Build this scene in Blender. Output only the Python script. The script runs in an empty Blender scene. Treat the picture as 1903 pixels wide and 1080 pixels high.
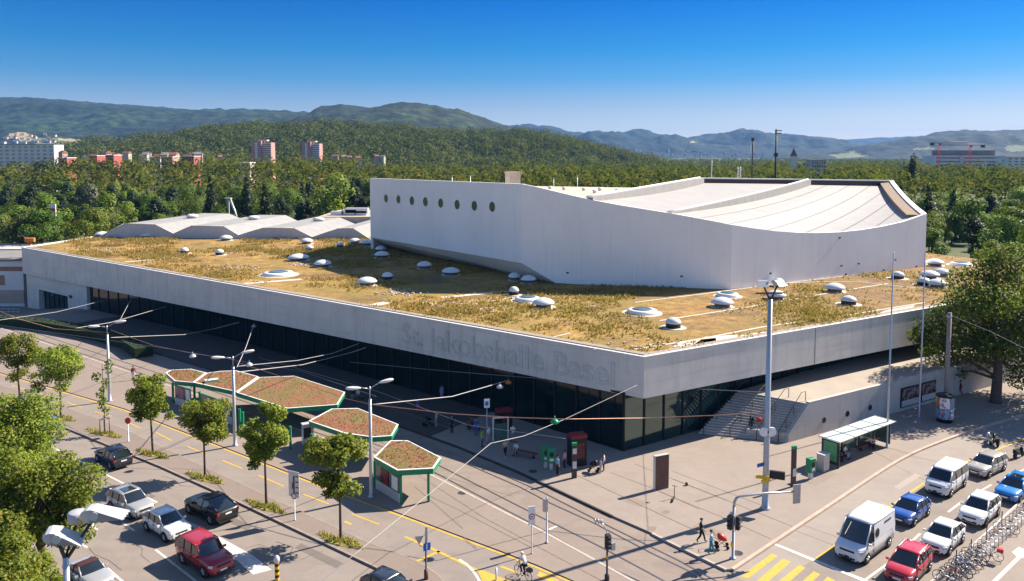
import bpy, bmesh, math, random
import numpy as np
from mathutils import Vector, Matrix

random.seed(7)
RNG = np.random.default_rng(11)
SC = bpy.context.scene
COL = SC.collection
R = math.radians
PI = math.pi

# ---------------------------------------------------------------- camera model
F, CX, PYC, HZ, H = 1486.0, 951.5, 395.0, 285.0, 28.0
TH = math.atan((PYC - HZ) / F)
CT, ST = math.cos(TH), math.sin(TH)

def ray(px, py):
    a = (px - CX) / F
    b = -(py - PYC) / F
    return Vector((a, CT + b * ST, -ST + b * CT))

def G(px, py, z=0.0):
    """where a line of sight meets the level z"""
    d = ray(px, py)
    t = (z - H) / d.z
    return Vector((d.x * t, d.y * t, z))

def AT(px, py, Y):
    d = ray(px, py)
    t = Y / d.y
    return Vector((d.x * t, Y, H + d.z * t))

def plan_px(P, D, px, z):
    """point of the plan line P + s D that stands in column px (height z)"""
    k = (px - CX) / F
    c0 = P.x - k * (P.y * CT + (H - z) * ST)
    c1 = D.x - k * D.y * CT
    s = -c0 / c1
    return Vector((P.x + D.x * s, P.y + D.y * s, z))

def zof(px, py, Y):
    return AT(px, py, Y).z

SUN_AZ, SUN_EL = R(60.5), R(38.0)     # azimuth clockwise from +Y

# ---------------------------------------------------------------- object helpers
def tag(o, label=None, cat=None, group=None, kind=None):
    if label: o['label'] = label
    if cat: o['category'] = cat
    if group: o['group'] = group
    if kind: o['kind'] = kind
    return o

def empty(name, loc=(0, 0, 0), rz=0.0):
    o = bpy.data.objects.new(name, None)
    o.empty_display_size = 0.3
    COL.objects.link(o)
    o.location = loc
    o.rotation_euler = (0, 0, rz)
    return o

def thing(name, label, cat, loc=(0, 0, 0), rz=0.0, group=None):
    return tag(empty(name, loc, rz), label, cat, group)

def children(o):
    return [c for c in o.children]

def copy_tree(o, parent=None):
    c = o.copy()
    COL.objects.link(c)
    if parent is not None:
        c.parent = parent
    for ch in list(o.children):
        copy_tree(ch, c)
    return c

class MB:
    """collects shapes, links them as one mesh object"""
    def __init__(self):
        self.v, self.f, self.m, self.sm = [], [], [], []

    def add(self, verts, faces, mi=0, smooth=False):
        b = len(self.v)
        self.v.extend([tuple(p) for p in verts])
        for f in faces:
            self.f.append([b + i for i in f])
            self.m.append(mi)
            self.sm.append(smooth)
        return self

    def box(self, c, s, rz=0.0, mi=0, M=None):
        hx, hy, hz = s[0] / 2, s[1] / 2, s[2] / 2
        vs = []
        for dx, dy, dz in ((-1, -1, -1), (1, -1, -1), (1, 1, -1), (-1, 1, -1), (-1, -1, 1), (1, -1, 1), (1, 1, 1), (-1, 1, 1)):
            x, y, z = dx * hx, dy * hy, dz * hz
            if M is not None:
                p = M @ Vector((x, y, z))
                vs.append((p.x + c[0], p.y + c[1], p.z + c[2]))
            else:
                cr, sr = math.cos(rz), math.sin(rz)
                vs.append((c[0] + x * cr - y * sr, c[1] + x * sr + y * cr, c[2] + z))
        return self.add(vs, [(0, 3, 2, 1), (4, 5, 6, 7), (0, 1, 5, 4), (1, 2, 6, 5), (2, 3, 7, 6), (3, 0, 4, 7)], mi)

    def seg(self, a, b, w, z0, z1, mi=0, off=0.0):
        """upright slab along the plan line a-b, thickness w"""
        a, b = Vector(a[:2]), Vector(b[:2])
        d = (b - a).normalized()
        n = Vector((-d.y, d.x))
        p = [a + n * (off - w / 2), b + n * (off - w / 2), b + n * (off + w / 2), a + n * (off + w / 2)]
        return self.prism([(q.x, q.y) for q in p], z0, z1, mi)

    def prism(self, pts, z0, z1, mi=0, mside=None, bottom=True):
        n = len(pts)
        ar = sum(pts[i][0] * pts[(i + 1) % n][1] - pts[(i + 1) % n][0] * pts[i][1] for i in range(n))
        if ar < 0:
            pts = pts[::-1]
        if mside is None: mside = mi
        za = z0 if isinstance(z0, (list, tuple)) else [z0] * n
        zb = z1 if isinstance(z1, (list, tuple)) else [z1] * n
        if ar < 0:
            za, zb = za[::-1], zb[::-1]
        vs = [(pts[i][0], pts[i][1], za[i]) for i in range(n)] + [(pts[i][0], pts[i][1], zb[i]) for i in range(n)]
        b = len(self.v)
        self.v.extend(vs)
        self.f.append([b + n + i for i in range(n)]); self.m.append(mi); self.sm.append(False)
        if bottom:
            self.f.append([b + i for i in range(n)][::-1]); self.m.append(mside); self.sm.append(False)
        for i in range(n):
            j = (i + 1) % n
            self.f.append([b + i, b + j, b + n + j, b + n + i]); self.m.append(mside); self.sm.append(False)
        return self

    def poly(self, pts, mi=0):
        return self.add(pts, [list(range(len(pts)))], mi)

    def tube(self, pts, r, n=8, mi=0, cap=True, smooth=True):
        pts = [Vector(p) for p in pts]
        k = len(pts)
        rs = r if isinstance(r, (list, tuple)) else [r] * k
        up = None
        rings = []
        for i, p in enumerate(pts):
            if i == 0: d = pts[1] - p
            elif i == k - 1: d = p - pts[i - 1]
            else: d = (pts[i + 1] - pts[i - 1])
            d = d.normalized() if d.length > 1e-9 else Vector((0, 0, 1))
            if up is None:
                up = Vector((0, 0, 1)) if abs(d.z) < .9 else Vector((1, 0, 0))
            a = d.cross(up).normalized() if d.cross(up).length > 1e-6 else d.orthogonal().normalized()
            c = a.cross(d).normalized()
            up = c
            rings.append([p + a * (math.cos(2 * PI * j / n) * rs[i]) + c * (math.sin(2 * PI * j / n) * rs[i]) for j in range(n)])
        vs = [q for rg in rings for q in rg]
        fs = []
        for i in range(k - 1):
            for j in range(n):
                j2 = (j + 1) % n
                fs.append((i * n + j, i * n + j2, (i + 1) * n + j2, (i + 1) * n + j))
        self.add(vs, fs, mi, smooth)
        if cap:
            b = len(self.v) - len(vs)
            self.f.append([b + j for j in range(n)][::-1]); self.m.append(mi); self.sm.append(False)
            self.f.append([b + (k - 1) * n + j for j in range(n)]); self.m.append(mi); self.sm.append(False)
        return self

    def lathe(self, prof, n=16, c=(0, 0, 0), axis='z', mi=0, smooth=True, cap=True):
        def P(r, h, a):
            if axis == 'z': return (c[0] + r * math.cos(a), c[1] + r * math.sin(a), c[2] + h)
            if axis == 'y': return (c[0] + r * math.cos(a), c[1] + h, c[2] + r * math.sin(a))
            return (c[0] + h, c[1] + r * math.cos(a), c[2] + r * math.sin(a))
        vs = [P(r, h, 2 * PI * j / n) for r, h in prof for j in range(n)]
        fs = []
        for i in range(len(prof) - 1):
            for j in range(n):
                j2 = (j + 1) % n
                fs.append((i * n + j, i * n + j2, (i + 1) * n + j2, (i + 1) * n + j))
        self.add(vs, fs, mi, smooth)
        if cap:
            b = len(self.v) - len(vs)
            for i0, rev in ((0, True), (len(prof) - 1, False)):
                if prof[i0][0] > 1e-4:
                    ring = [b + i0 * n + j for j in range(n)]
                    self.f.append(ring[::-1] if rev else ring); self.m.append(mi); self.sm.append(False)
        return self

    def strip(self, pts, w, z, mi=0):
        """flat ribbon along a plan polyline"""
        pts = [Vector(p[:2]) for p in pts]
        L, Rr = [], []
        for i, p in enumerate(pts):
            if i == 0: d = pts[1] - p
            elif i == len(pts) - 1: d = p - pts[i - 1]
            else: d = (pts[i + 1] - p).normalized() + (p - pts[i - 1]).normalized()
            d.normalize()
            n = Vector((-d.y, d.x))
            L.append(p + n * w / 2); Rr.append(p - n * w / 2)
        vs = [(q.x, q.y, z) for q in L] + [(q.x, q.y, z) for q in Rr]
        k = len(pts)
        return self.add(vs, [(i, k + i, k + i + 1, i + 1) for i in range(k - 1)], mi)

    def ribbon(self, pts, w, z0, z1, mi=0):
        for a, b in zip(pts[:-1], pts[1:]):
            pass
        pts = [Vector(p[:2]) for p in pts]
        L, Rr = [], []
        for i, p in enumerate(pts):
            if i == 0: d = pts[1] - p
            elif i == len(pts) - 1: d = p - pts[i - 1]
            else: d = (pts[i + 1] - p).normalized() + (p - pts[i - 1]).normalized()
            d.normalize()
            n = Vector((-d.y, d.x))
            L.append(p + n * w / 2); Rr.append(p - n * w / 2)
        k = len(pts)
        vs = [(q.x, q.y, z1) for q in L] + [(q.x, q.y, z1) for q in Rr] + [(q.x, q.y, z0) for q in L] + [(q.x, q.y, z0) for q in Rr]
        fs = []
        for i in range(k - 1):
            fs += [(i, k + i, k + i + 1, i + 1), (i + 1, 2 * k + i + 1, 2 * k + i, i), (k + i, 3 * k + i, 3 * k + i + 1, k + i + 1)]
        fs += [(0, 2 * k, 3 * k, k), (k - 1, 2 * k - 1, 4 * k - 1, 3 * k - 1)]
        return self.add(vs, fs, mi)

    def mesh(self, name, mats):
        me = bpy.data.meshes.new(name)
        me.from_pydata(self.v, [], self.f)
        for m in (mats if isinstance(mats, (list, tuple)) else [mats]):
            me.materials.append(m)
        if self.f:
            me.polygons.foreach_set('material_index', self.m)
            me.polygons.foreach_set('use_smooth', self.sm)
        me.update()
        return me

    def build(self, name, mats, parent=None, fix=False):
        me = self.mesh(name, mats)
        if fix:
            bm = bmesh.new(); bm.from_mesh(me)
            bmesh.ops.recalc_face_normals(bm, faces=bm.faces)
            bm.to_mesh(me); bm.free()
        o = bpy.data.objects.new(name, me)
        COL.objects.link(o)
        if parent is not None:
            o.parent = parent
        return o

def struct(name, mb, mats, fix=False):
    o = mb.build(name, mats, None, fix)
    o['kind'] = 'structure'
    return o

def bevel(o, w, seg=2):
    m = o.modifiers.new('bevel', 'BEVEL')
    m.width = w; m.segments = seg; m.limit_method = 'ANGLE'
    return o

# ---------------------------------------------------------------- materials
class NT:
    def __init__(self, name):
        self.mat = bpy.data.materials.new(name)
        self.mat.use_nodes = True
        self.t = self.mat.node_tree
        self.t.nodes.clear()
        self.out = self.n('ShaderNodeOutputMaterial')

    def n(self, typ, **kw):
        nd = self.t.nodes.new(typ)
        for k, v in kw.items():
            if k == 'i':
                for kk, vv in v.items():
                    if isinstance(vv, bpy.types.NodeSocket):
                        self.t.links.new(vv, nd.inputs[kk])
                    else:
                        nd.inputs[kk].default_value = vv
            else:
                setattr(nd, k, v)
        return nd

    def l(self, a, b):
        self.t.links.new(a, b)

    def ramp(self, fac, stops):
        r = self.n('ShaderNodeValToRGB')
        el = r.color_ramp.elements
        while len(el) > 1: el.remove(el[-1])
        el[0].position = stops[0][0]; el[0].color = c4(stops[0][1])
        for p, c in stops[1:]:
            e = el.new(p); e.color = c4(c)
        self.l(fac, r.inputs[0])
        return r.outputs[0]

    def mix(self, fac, a, b, mode='MIX'):
        m = self.n('ShaderNodeMix', data_type='RGBA', blend_type=mode)
        for s, v in ((m.inputs[0], fac), (m.inputs[6], a), (m.inputs[7], b)):
            if isinstance(v, bpy.types.NodeSocket): self.l(v, s)
            elif isinstance(v, (int, float)): s.default_value = v
            else: s.default_value = c4(v)
        return m.outputs[2]

    def noise(self, scale, detail=4, rough=.55, vec=None, dist=0.0):
        nd = self.n('ShaderNodeTexNoise')
        nd.inputs['Scale'].default_value = scale
        nd.inputs['Detail'].default_value = detail
        nd.inputs['Roughness'].default_value = rough
        nd.inputs['Distortion'].default_value = dist
        if vec is not None: self.l(vec, nd.inputs['Vector'])
        return nd.outputs['Fac']

    def coord(self, which='Object', scale=None):
        c = self.n('ShaderNodeTexCoord').outputs[which]
        if scale is not None:
            m = self.n('ShaderNodeMapping')
            m.inputs['Scale'].default_value = scale
            self.l(c, m.inputs['Vector'])
            c = m.outputs[0]
        return c

    def pos(self, scale=None, rz=0.0):
        c = self.n('ShaderNodeNewGeometry').outputs['Position']
        if scale is not None or rz:
            m = self.n('ShaderNodeMapping')
            m.inputs['Scale'].default_value = scale or (1, 1, 1)
            m.inputs['Rotation'].default_value = (0, 0, rz)
            self.l(c, m.inputs['Vector'])
            c = m.outputs[0]
        return c

    def principled(self, color, rough=.8, metal=0.0, spec=.3, bump=None, bstr=.3, bdist=.02, coat=0.0):
        p = self.n('ShaderNodeBsdfPrincipled')
        if isinstance(color, bpy.types.NodeSocket): self.l(color, p.inputs['Base Color'])
        else: p.inputs['Base Color'].default_value = c4(color)
        if isinstance(rough, bpy.types.NodeSocket): self.l(rough, p.inputs['Roughness'])
        else: p.inputs['Roughness'].default_value = rough
        p.inputs['Metallic'].default_value = metal
        p.inputs['Specular IOR Level'].default_value = spec
        p.inputs['Coat Weight'].default_value = coat
        p.inputs['Coat Roughness'].default_value = .03
        if bump is not None:
            b = self.n('ShaderNodeBump')
            b.inputs['Strength'].default_value = bstr
            b.inputs['Distance'].default_value = bdist
            self.l(bump, b.inputs['Height'])
            self.l(b.outputs[0], p.inputs['Normal'])
        self.l(p.outputs[0], self.out.inputs['Surface'])
        return p

def c4(c):
    return (c[0], c[1], c[2], 1.0) if len(c) == 3 else c

def pm(name, c1, c2=None, scale=3.0, rough=.75, metal=0.0, spec=.3, bump=0.0, coat=0.0, bscale=None):
    """noise-varied surface"""
    t = NT(name)
    if c2 is None:
        c2 = tuple(min(1, x * .86) for x in c1)
    co = t.coord('Object')
    n1 = t.noise(scale, 5, .6, co)
    col = t.ramp(n1, [(.32, c1), (.7, c2)])
    b = None
    if bump:
        b = t.noise(bscale or scale * 8, 3, .6, co)
    t.principled(col, rough, metal, spec, b, bump, .02, coat)
    return t.mat

def paint(name, c, rough=.28, metal=0.0):
    """vehicle paint with clear coat and slight dust"""
    t = NT(name)
    co = t.coord('Object')
    n = t.noise(2.2, 4, .6, co)
    col = t.mix(t.ramp(n, [(.4, (0, 0, 0)), (.8, (.22, .22, .22))]), c, tuple(.75 * x + .25 * y for x, y in zip(c, (.32, .3, .28))))
    t.principled(col, rough, metal, .5, None, coat=.5)
    return t.mat

def glass(name, c, rough=.04, spec=.8):
    t = NT(name)
    co = t.coord('Object')
    n = t.noise(1.3, 3, .5, co)
    col = t.mix(n, c, tuple(x * .5 for x in c))
    t.principled(col, rough, 0, spec, coat=.6)
    return t.mat

def ground_mat(name, c1, c2, stain, rz=0.0, stain_amt=.5, rough=.9, stretch=.12):
    """asphalt / concrete paving: grain, patches, tyre-worn streaks along rz"""
    t = NT(name)
    p = t.pos()
    ps = t.pos((stretch, 1, 1), rz)
    n1 = t.noise(.11, 5, .62, p)
    n2 = t.noise(1.3, 5, .7, p)
    n3 = t.noise(28, 2, .7, p)
    ns = t.noise(.9, 4, .6, ps)
    col = t.ramp(n1, [(.34, c1), (.66, c2)])
    col = t.mix(t.ramp(ns, [(.45, (0, 0, 0)), (.72, (stain_amt,) * 3)]), col, stain)
    col = t.mix(t.ramp(n2, [(.35, (.4, .4, .4)), (.7, (0, 0, 0))]), col, tuple(x * .82 for x in c2))
    bl = t.noise(.38, 4, .65, t.pos((1, 1, 1), .4), .8)
    col = t.mix(t.ramp(bl, [(.5, (0, 0, 0)), (.58, (.3, .3, .3)), (.72, (.45, .45, .45))]), col, stain)
    sp = t.noise(5.5, 2, .5, p)
    col = t.mix(t.ramp(sp, [(.68, (0, 0, 0)), (.72, (.5, .5, .5))]), col, tuple(x * .5 for x in stain))
    col = t.mix(.35, col, t.ramp(n3, [(.3, tuple(x * .72 for x in c1)), (.7, tuple(min(1, x * 1.2) for x in c1))]))
    t.principled(col, rough, 0, .25, n3, .35, .01)
    return t.mat

def leaf_mat(name, dark, light, accent=None, acc=.04, transl=.38, nscale=.35, world=False, rw=.55):
    t = NT(name)
    g = t.n('ShaderNodeNewGeometry')
    oi = t.n('ShaderNodeObjectInfo')
    rnd = g.outputs['Random Per Island']
    big = t.noise(nscale, 3, .6, t.pos() if world else t.coord('Object'))
    f = t.n('ShaderNodeMath', operation='MULTIPLY_ADD')
    t.l(rnd, f.inputs[0]); f.inputs[1].default_value = rw
    t.l(big, f.inputs[2])
    sub = t.n('ShaderNodeMath', operation='SUBTRACT'); t.l(f.outputs[0], sub.inputs[0]); sub.inputs[1].default_value = rw / 2
    col = t.ramp(sub.outputs[0], [(.2, dark), (.75, light)])
    if world:
        h1 = t.noise(.03, 2, .5, t.pos()); h2 = t.noise(.11, 2, .5, t.pos())
        col = t.mix(t.ramp(h1, [(.5, (0, 0, 0)), (.66, (.7, .7, .7))]), col, tuple(x * .45 for x in light))
        col = t.mix(t.ramp(h2, [(.56, (0, 0, 0)), (.66, (.8, .8, .8))]), col, (light[0] * 1.5, light[1] * 1.05, light[2] * .9))
    if accent is not None:
        col = t.mix(t.ramp(rnd, [(1 - acc, (0, 0, 0)), (1 - acc + .01, (1, 1, 1))]), col, accent)
    hs = t.n('ShaderNodeHueSaturation')
    m1 = t.n('ShaderNodeMapRange'); t.l(oi.outputs['Random'], m1.inputs[0]); m1.inputs[3].default_value = .478; m1.inputs[4].default_value = .515
    m2 = t.n('ShaderNodeMapRange'); t.l(oi.outputs['Random'], m2.inputs[0]); m2.inputs[3].default_value = .75; m2.inputs[4].default_value = 1.25
    t.l(m1.outputs[0], hs.inputs['Hue']); t.l(m2.outputs[0], hs.inputs['Value']); t.l(col, hs.inputs['Color'])
    col = hs.outputs[0]
    d = t.n('ShaderNodeBsdfPrincipled'); t.l(col, d.inputs['Base Color']); d.inputs['Roughness'].default_value = .55
    d.inputs['Specular IOR Level'].default_value = .0 if world else .18
    tr = t.n('ShaderNodeBsdfTranslucent')
    tc = t.mix(.5, col, (.16, .22, .02)); t.l(tc, tr.inputs['Color'])
    mx = t.n('ShaderNodeMixShader'); mx.inputs[0].default_value = transl
    t.l(d.outputs[0], mx.inputs[1]); t.l(tr.outputs[0], mx.inputs[2])
    t.l(mx.outputs[0], t.out.inputs['Surface'])
    return t.mat

# palette
M = {}
M['concrete'] = None
M['white'] = pm('white_paint', (.78, .78, .77), (.66, .66, .65), 4, .5)
M['galv'] = pm('galvanised_steel', (.46, .47, .49), (.36, .37, .39), 6, .42, .6, .5)
M['steel'] = pm('pale_steel', (.62, .62, .62), (.5, .5, .5), 5, .4, .3, .5)
M['black'] = pm('black_metal', (.02, .02, .022), (.012, .012, .013), 6, .45)
M['dark'] = pm('dark_metal', (.055, .05, .05), (.035, .032, .032), 5, .5)
M['brown'] = pm('brown_steel', (.07, .045, .04), (.05, .032, .03), 5, .45)
M['rubber'] = pm('tyre_rubber', (.022, .022, .023), (.015, .015, .016), 8, .85)
M['rim'] = pm('alloy_rim', (.55, .55, .57), (.4, .4, .42), 9, .3, .8, .5)
M['trim'] = pm('black_plastic_trim', (.028, .028, .03), (.018, .018, .02), 7, .6)
M['carglass'] = glass('tinted_car_glass', (.018, .026, .032), .03, .9)
M['lamp'] = glass('headlamp_lens', (.62, .66, .7), .08, .8)
M['tail'] = glass('tail_lamp_lens', (.42, .012, .015), .12, .6)
M['plate'] = pm('number_plate', (.78, .78, .74), (.7, .7, .66), 9, .5)
M['green'] = pm('green_enamel', (.012, .24, .11), (.01, .2, .09), 3, .4)
M['red'] = pm('red_enamel', (.55, .03, .035), (.45, .025, .03), 3, .4)
M['yellow'] = pm('yellow_enamel', (.75, .45, .02), (.65, .38, .02), 3, .45)
M['blue'] = pm('blue_enamel', (.02, .14, .5), (.018, .11, .42), 3, .4)
M['orange'] = pm('orange_enamel', (.7, .2, .03), (.6, .17, .03), 3, .45)
M['wood'] = pm('brown_timber', (.16, .07, .05), (.1, .045, .035), 6, .7)
M['polewood'] = pm('grey_timber_pole', (.3, .24, .21), (.2, .16, .15), 4, .8)
M['wire'] = pm('pale_wire', (.5, .47, .45), (.4, .37, .36), 5, .5)
M['copper'] = pm('copper_wire', (.5, .28, .2), (.4, .22, .16), 5, .45, .3)
M['bark'] = pm('tree_bark', (.09, .065, .05), (.05, .036, .03), 7, .9, bump=.5)
M['bark2'] = pm('plane_bark', (.13, .085, .07), (.07, .045, .04), 4, .9, bump=.5)
M['screen'] = pm('led_matrix', (.03, .02, .015), (.06, .025, .012), 12, .3)
M['grass_hi'] = pm('tufted_grass', (.2, .2, .05), (.28, .24, .08), 6, .9)
# ================================================================ camera, light, sky, haze
cam_d = bpy.data.cameras.new('camera')
cam_d.sensor_width = 36.0
cam_d.lens = 36.0 * F / 1903.0
cam_d.shift_y = -(540 - PYC) / 1903.0
cam_d.clip_start = .5
cam_d.clip_end = 40000
cam = bpy.data.objects.new('camera', cam_d)
COL.objects.link(cam)
cam.location = (0, 0, H)
cam.rotation_euler = (PI / 2 - TH, 0, 0)
SC.camera = cam

sun_d = bpy.data.lights.new('sun', 'SUN')
sun_d.energy = 5.0
sun_d.angle = R(.5)
sun_d.color = (1.0, .89, .74)
sun = bpy.data.objects.new('sun', sun_d)
COL.objects.link(sun)
SV = Vector((math.sin(SUN_AZ) * math.cos(SUN_EL), math.cos(SUN_AZ) * math.cos(SUN_EL), math.sin(SUN_EL)))
sun.rotation_euler = SV.to_track_quat('Z', 'Y').to_euler()
sun.location = SV * 300

w = bpy.data.worlds.new('World')
SC.world = w
w.use_nodes = True
nt = w.node_tree
nt.nodes.clear()
wo = nt.nodes.new('ShaderNodeOutputWorld')
bg = nt.nodes.new('ShaderNodeBackground')
sky = nt.nodes.new('ShaderNodeTexSky')
sky.sky_type = 'NISHITA'
sky.sun_disc = False
sky.sun_elevation = SUN_EL
sky.sun_rotation = SUN_AZ
sky.altitude = 300
sky.air_density = 1.0
sky.dust_density = .25
sky.ozone_density = 3.2
hs = nt.nodes.new('ShaderNodeHueSaturation')
hs.inputs['Saturation'].default_value = .95
nt.links.new(sky.outputs[0], hs.inputs['Color'])
# the low band of the sky is a deep polarised blue, paler at the horizon
tc = nt.nodes.new('ShaderNodeTexCoord'); sx = nt.nodes.new('ShaderNodeSeparateXYZ')
nt.links.new(tc.outputs['Generated'], sx.inputs[0])
rp = nt.nodes.new('ShaderNodeValToRGB')
el = rp.color_ramp.elements
el[0].position = 0.0; el[0].color = (.58, .52, .51, 1)
el[1].position = 1.0; el[1].color = (.3, .37, .5, 1)
for p_, c_ in ((.03, (.46, .435, .47)), (.057, (.33, .355, .45)), (.09, (.13, .29, .45)), (.125, (.045, .25, .45)), (.19, (.004, .175, .46)), (.235, (.03, .26, .58)), (.36, (1.1, 1.12, 1.12)), (.55, (1.02, 1.04, 1.06)), (.78, (.45, .52, .64))):
    e_ = el.new(p_); e_.color = (c_[0], c_[1], c_[2], 1)  # unseen band above the view brightened, zenith dimmed, to light walls over ground
nt.links.new(sx.outputs[2], rp.inputs[0])
mxs = nt.nodes.new('ShaderNodeMix'); mxs.data_type = 'RGBA'; mxs.blend_type = 'MULTIPLY'; mxs.inputs[0].default_value = 1
nt.links.new(hs.outputs[0], mxs.inputs[6]); nt.links.new(rp.outputs[0], mxs.inputs[7])
nt.links.new(mxs.outputs[2], bg.inputs[0])
bg.inputs[1].default_value = .09
nt.links.new(bg.outputs[0], wo.inputs[0])

SC.view_settings.view_transform = 'Standard'
SC.view_settings.look = 'None'
SC.view_settings.gamma = 1.0
SC.view_settings.exposure = 1.35
SC.cycles.max_bounces = 6
SC.cycles.diffuse_bounces = 3
SC.cycles.glossy_bounces = 3
SC.cycles.transmission_bounces = 4
SC.cycles.volume_bounces = 0
SC.cycles.transparent_max_bounces = 6
SC.cycles.use_denoising = True
SC.cycles.sample_clamp_indirect = 6

hz = MB().box((0, 5800, 190), (20000, 12400, 390)).build('haze', [])
hz['kind'] = 'stuff'
t = NT('air')
pv = t.n('ShaderNodeVolumePrincipled')
pv.inputs['Color'].default_value = (.13, .42, 1.0, 1)
pv.inputs['Density'].default_value = 4.8e-5
pv.inputs['Anisotropy'].default_value = .0
t.l(pv.outputs[0], t.out.inputs['Volume'])
hz.data.materials.append(t.mat)

# ================================================================ ground
DL = (G(40, 460, 9.4) - G(1197, 664, 9.4)).normalized()         # along the shaded facade, away
C0 = G(1197, 664, 9.4)
GLOW = -2.7

def dip(x, y):
    s = (x - C0.x) * DL.x + (y - C0.y) * DL.y
    u = min(1, max(0, (s - 111.5) / 27.0))
    return GLOW * u * u * (3 - 2 * u)

gm = NT('meadow')
p = gm.pos()
n1 = gm.noise(.02, 5, .6, p); n2 = gm.noise(.6, 4, .7, p)
gc = gm.ramp(n1, [(.35, (.05, .075, .02)), (.62, (.09, .1, .03))])
gc = gm.mix(gm.ramp(n2, [(.4, (0, 0, 0)), (.7, (.5, .5, .5))]), gc, (.03, .045, .015))
gm.principled(gc, .95)
b = MB()
b.poly([(-9000, -300, 0), (9000, -300, 0), (9000, 11800, 0), (-9000, 11800, 0)])
o = struct('ground', b, gm.mat)
o.location = (0, 0, GLOW - .02)

asphalt = ground_mat('worn_asphalt', (.225, .19, .168), (.265, .228, .2), (.15, .13, .118), R(-38), .45)
bus_asphalt = ground_mat('pale_bus_lane', (.3, .265, .235), (.26, .225, .2), (.19, .165, .15), R(-58), .5)
plaza_m = ground_mat('forecourt_asphalt', (.286, .24, .207), (.242, .203, .176), (.195, .163, .143), R(20), .3, stretch=.6)
island_m = ground_mat('island_asphalt', (.262, .212, .18), (.222, .18, .155), (.18, .145, .125), R(38), .4, stretch=.4)
median_m = ground_mat('median_asphalt', (.232, .185, .158), (.198, .16, .138), (.16, .125, .11), R(38), .4, stretch=.4)
track_m = ground_mat('track_concrete', (.256, .21, .18), (.222, .182, .157), (.13, .1, .09), R(-45), .55)

# base sheet of the streets
b = MB()
xs = list(range(-210, 216, 6)); ys = list(range(12, 172, 4))
vs = [(x, y, dip(x, y)) for y in ys for x in xs]
nx = len(xs)
fs = [(j * nx + i, j * nx + i + 1, (j + 1) * nx + i + 1, (j + 1) * nx + i) for j in range(len(ys) - 1) for i in range(nx - 1)]
b.add(vs, fs, 0, True)
struct('road', b, asphalt)

def gp(lst, z=0.0):
    return [(p.x, p.y) for p in (G(a, c, z) for a, c in lst)]

def extend(pts, d, n0=None):
    return [(pts[0][0] + d[0], pts[0][1] + d[1])] + pts

def smooth2(pts, n=3):
    """corner-cut a plan polyline"""
    for _ in range(n):
        q = [pts[0]]
        for a, c in zip(pts[:-1], pts[1:]):
            q += [(a[0] * .75 + c[0] * .25, a[1] * .75 + c[1] * .25), (a[0] * .25 + c[0] * .75, a[1] * .25 + c[1] * .75)]
        q.append(pts[-1])
        pts = q
    return pts

# --- median strip with the street trees
K1 = gp([(-330, 660), (60, 770), (102, 788), (300, 869), (400, 914), (540, 981), (700, 1057), (840, 1125)])
K1b = gp([(-330, 640), (0, 717), (100, 751), (232, 800), (328, 846), (430, 893), (530, 940), (600, 972), (684, 1011), (760, 1040), (791, 1055), (815, 1073), (838, 1100)])
struct('median_pavement', MB().prism(K1 + K1b[::-1], -.02, .12), median_m)
kerb_m = pm('granite_kerb', (.3, .245, .205), (.22, .18, .15), 2, .85, bump=.3)
b = MB(); b.ribbon(K1, .18, -.02, .135); b.ribbon(K1b, .12, -.02, .128)
struct('kerb', b, kerb_m)

# --- tram stop island
YS = gp([(-330, 607), (0, 693), (232, 760.5), (629, 914), (738, 953), (933, 1026), (1000, 1052), (1110, 1100)])
WL = gp([(802, 884), (950, 960), (1000, 984), (1172, 1079), (1230, 1112)])
WL = extend(WL, (DL.x * 95, DL.y * 95))
struct('tram_island', MB().prism(YS + WL[::-1], -.02, .06), island_m)
b = MB(); b.ribbon(WL, .22, -.02, .072)
struct('kerb', b, pm('pale_kerb', (.42, .37, .32), (.34, .29, .25), 2, .85))

# --- tram tracks
E = gp([(741, 793), (850, 832), (958, 877), (1023, 907), (1139, 962), (1212, 994), (1225, 1001), (1290, 1033), (1350, 1062)])
E = extend(E, (DL.x * 78, DL.y * 78))
RA = extend(gp([(807, 878), (984, 971), (1128, 1053), (1185, 1079), (1260, 1120)]), (DL.x * 95, DL.y * 95))
RB = extend(gp([(813, 864), (984, 951), (1119, 1018), (1232, 1079), (1300, 1120)]), (DL.x * 95, DL.y * 95))
RC = extend(gp([(850, 855), (965, 905), (1023, 935.5), (1105, 973), (1212, 1029), (1279, 1061), (1400, 1125)]), (DL.x * 92, DL.y * 92))
RD = extend(gp([(850, 846), (1008, 915), (1139, 982), (1261, 1042), (1314, 1071), (1420, 1128)]), (DL.x * 92, DL.y * 92))
struct('tram_trackbed', MB().poly([(x, y, .006) for x, y in WL + (E[1:] + [gp([(1440, 1110)])[0]])[::-1] + [E[0]]]), track_m)
rail_m = pm('worn_rail', (.1, .08, .07), (.05, .04, .036), 3, .45, .4)
b = MB()
for r_ in (RA, RB, RC, RD):
    b.strip(r_, .16, .011)
struct('tram_rails', b, rail_m)
stl = NT('rail_steel'); stl.principled((.35, .33, .32), .3, .9)
b = MB()
for r_ in (RA, RB, RC, RD):
    b.strip(r_, .055, .016)
struct('rail_heads', b, stl.mat)

# --- forecourt
K2 = gp([(1361, 1062), (1436, 1012), (1540, 943), (1650, 869), (1700, 842), (1750, 822), (1800, 804), (1860, 785), (1903, 773), (2080, 728), (2400, 650)])
back = [(140, 150), (60, 150), (-40, 128), (E[0][0] + 6, E[0][1] + 8)]
struct('forecourt', MB().prism(E + K2 + back, -.03, .15), plaza_m)
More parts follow.
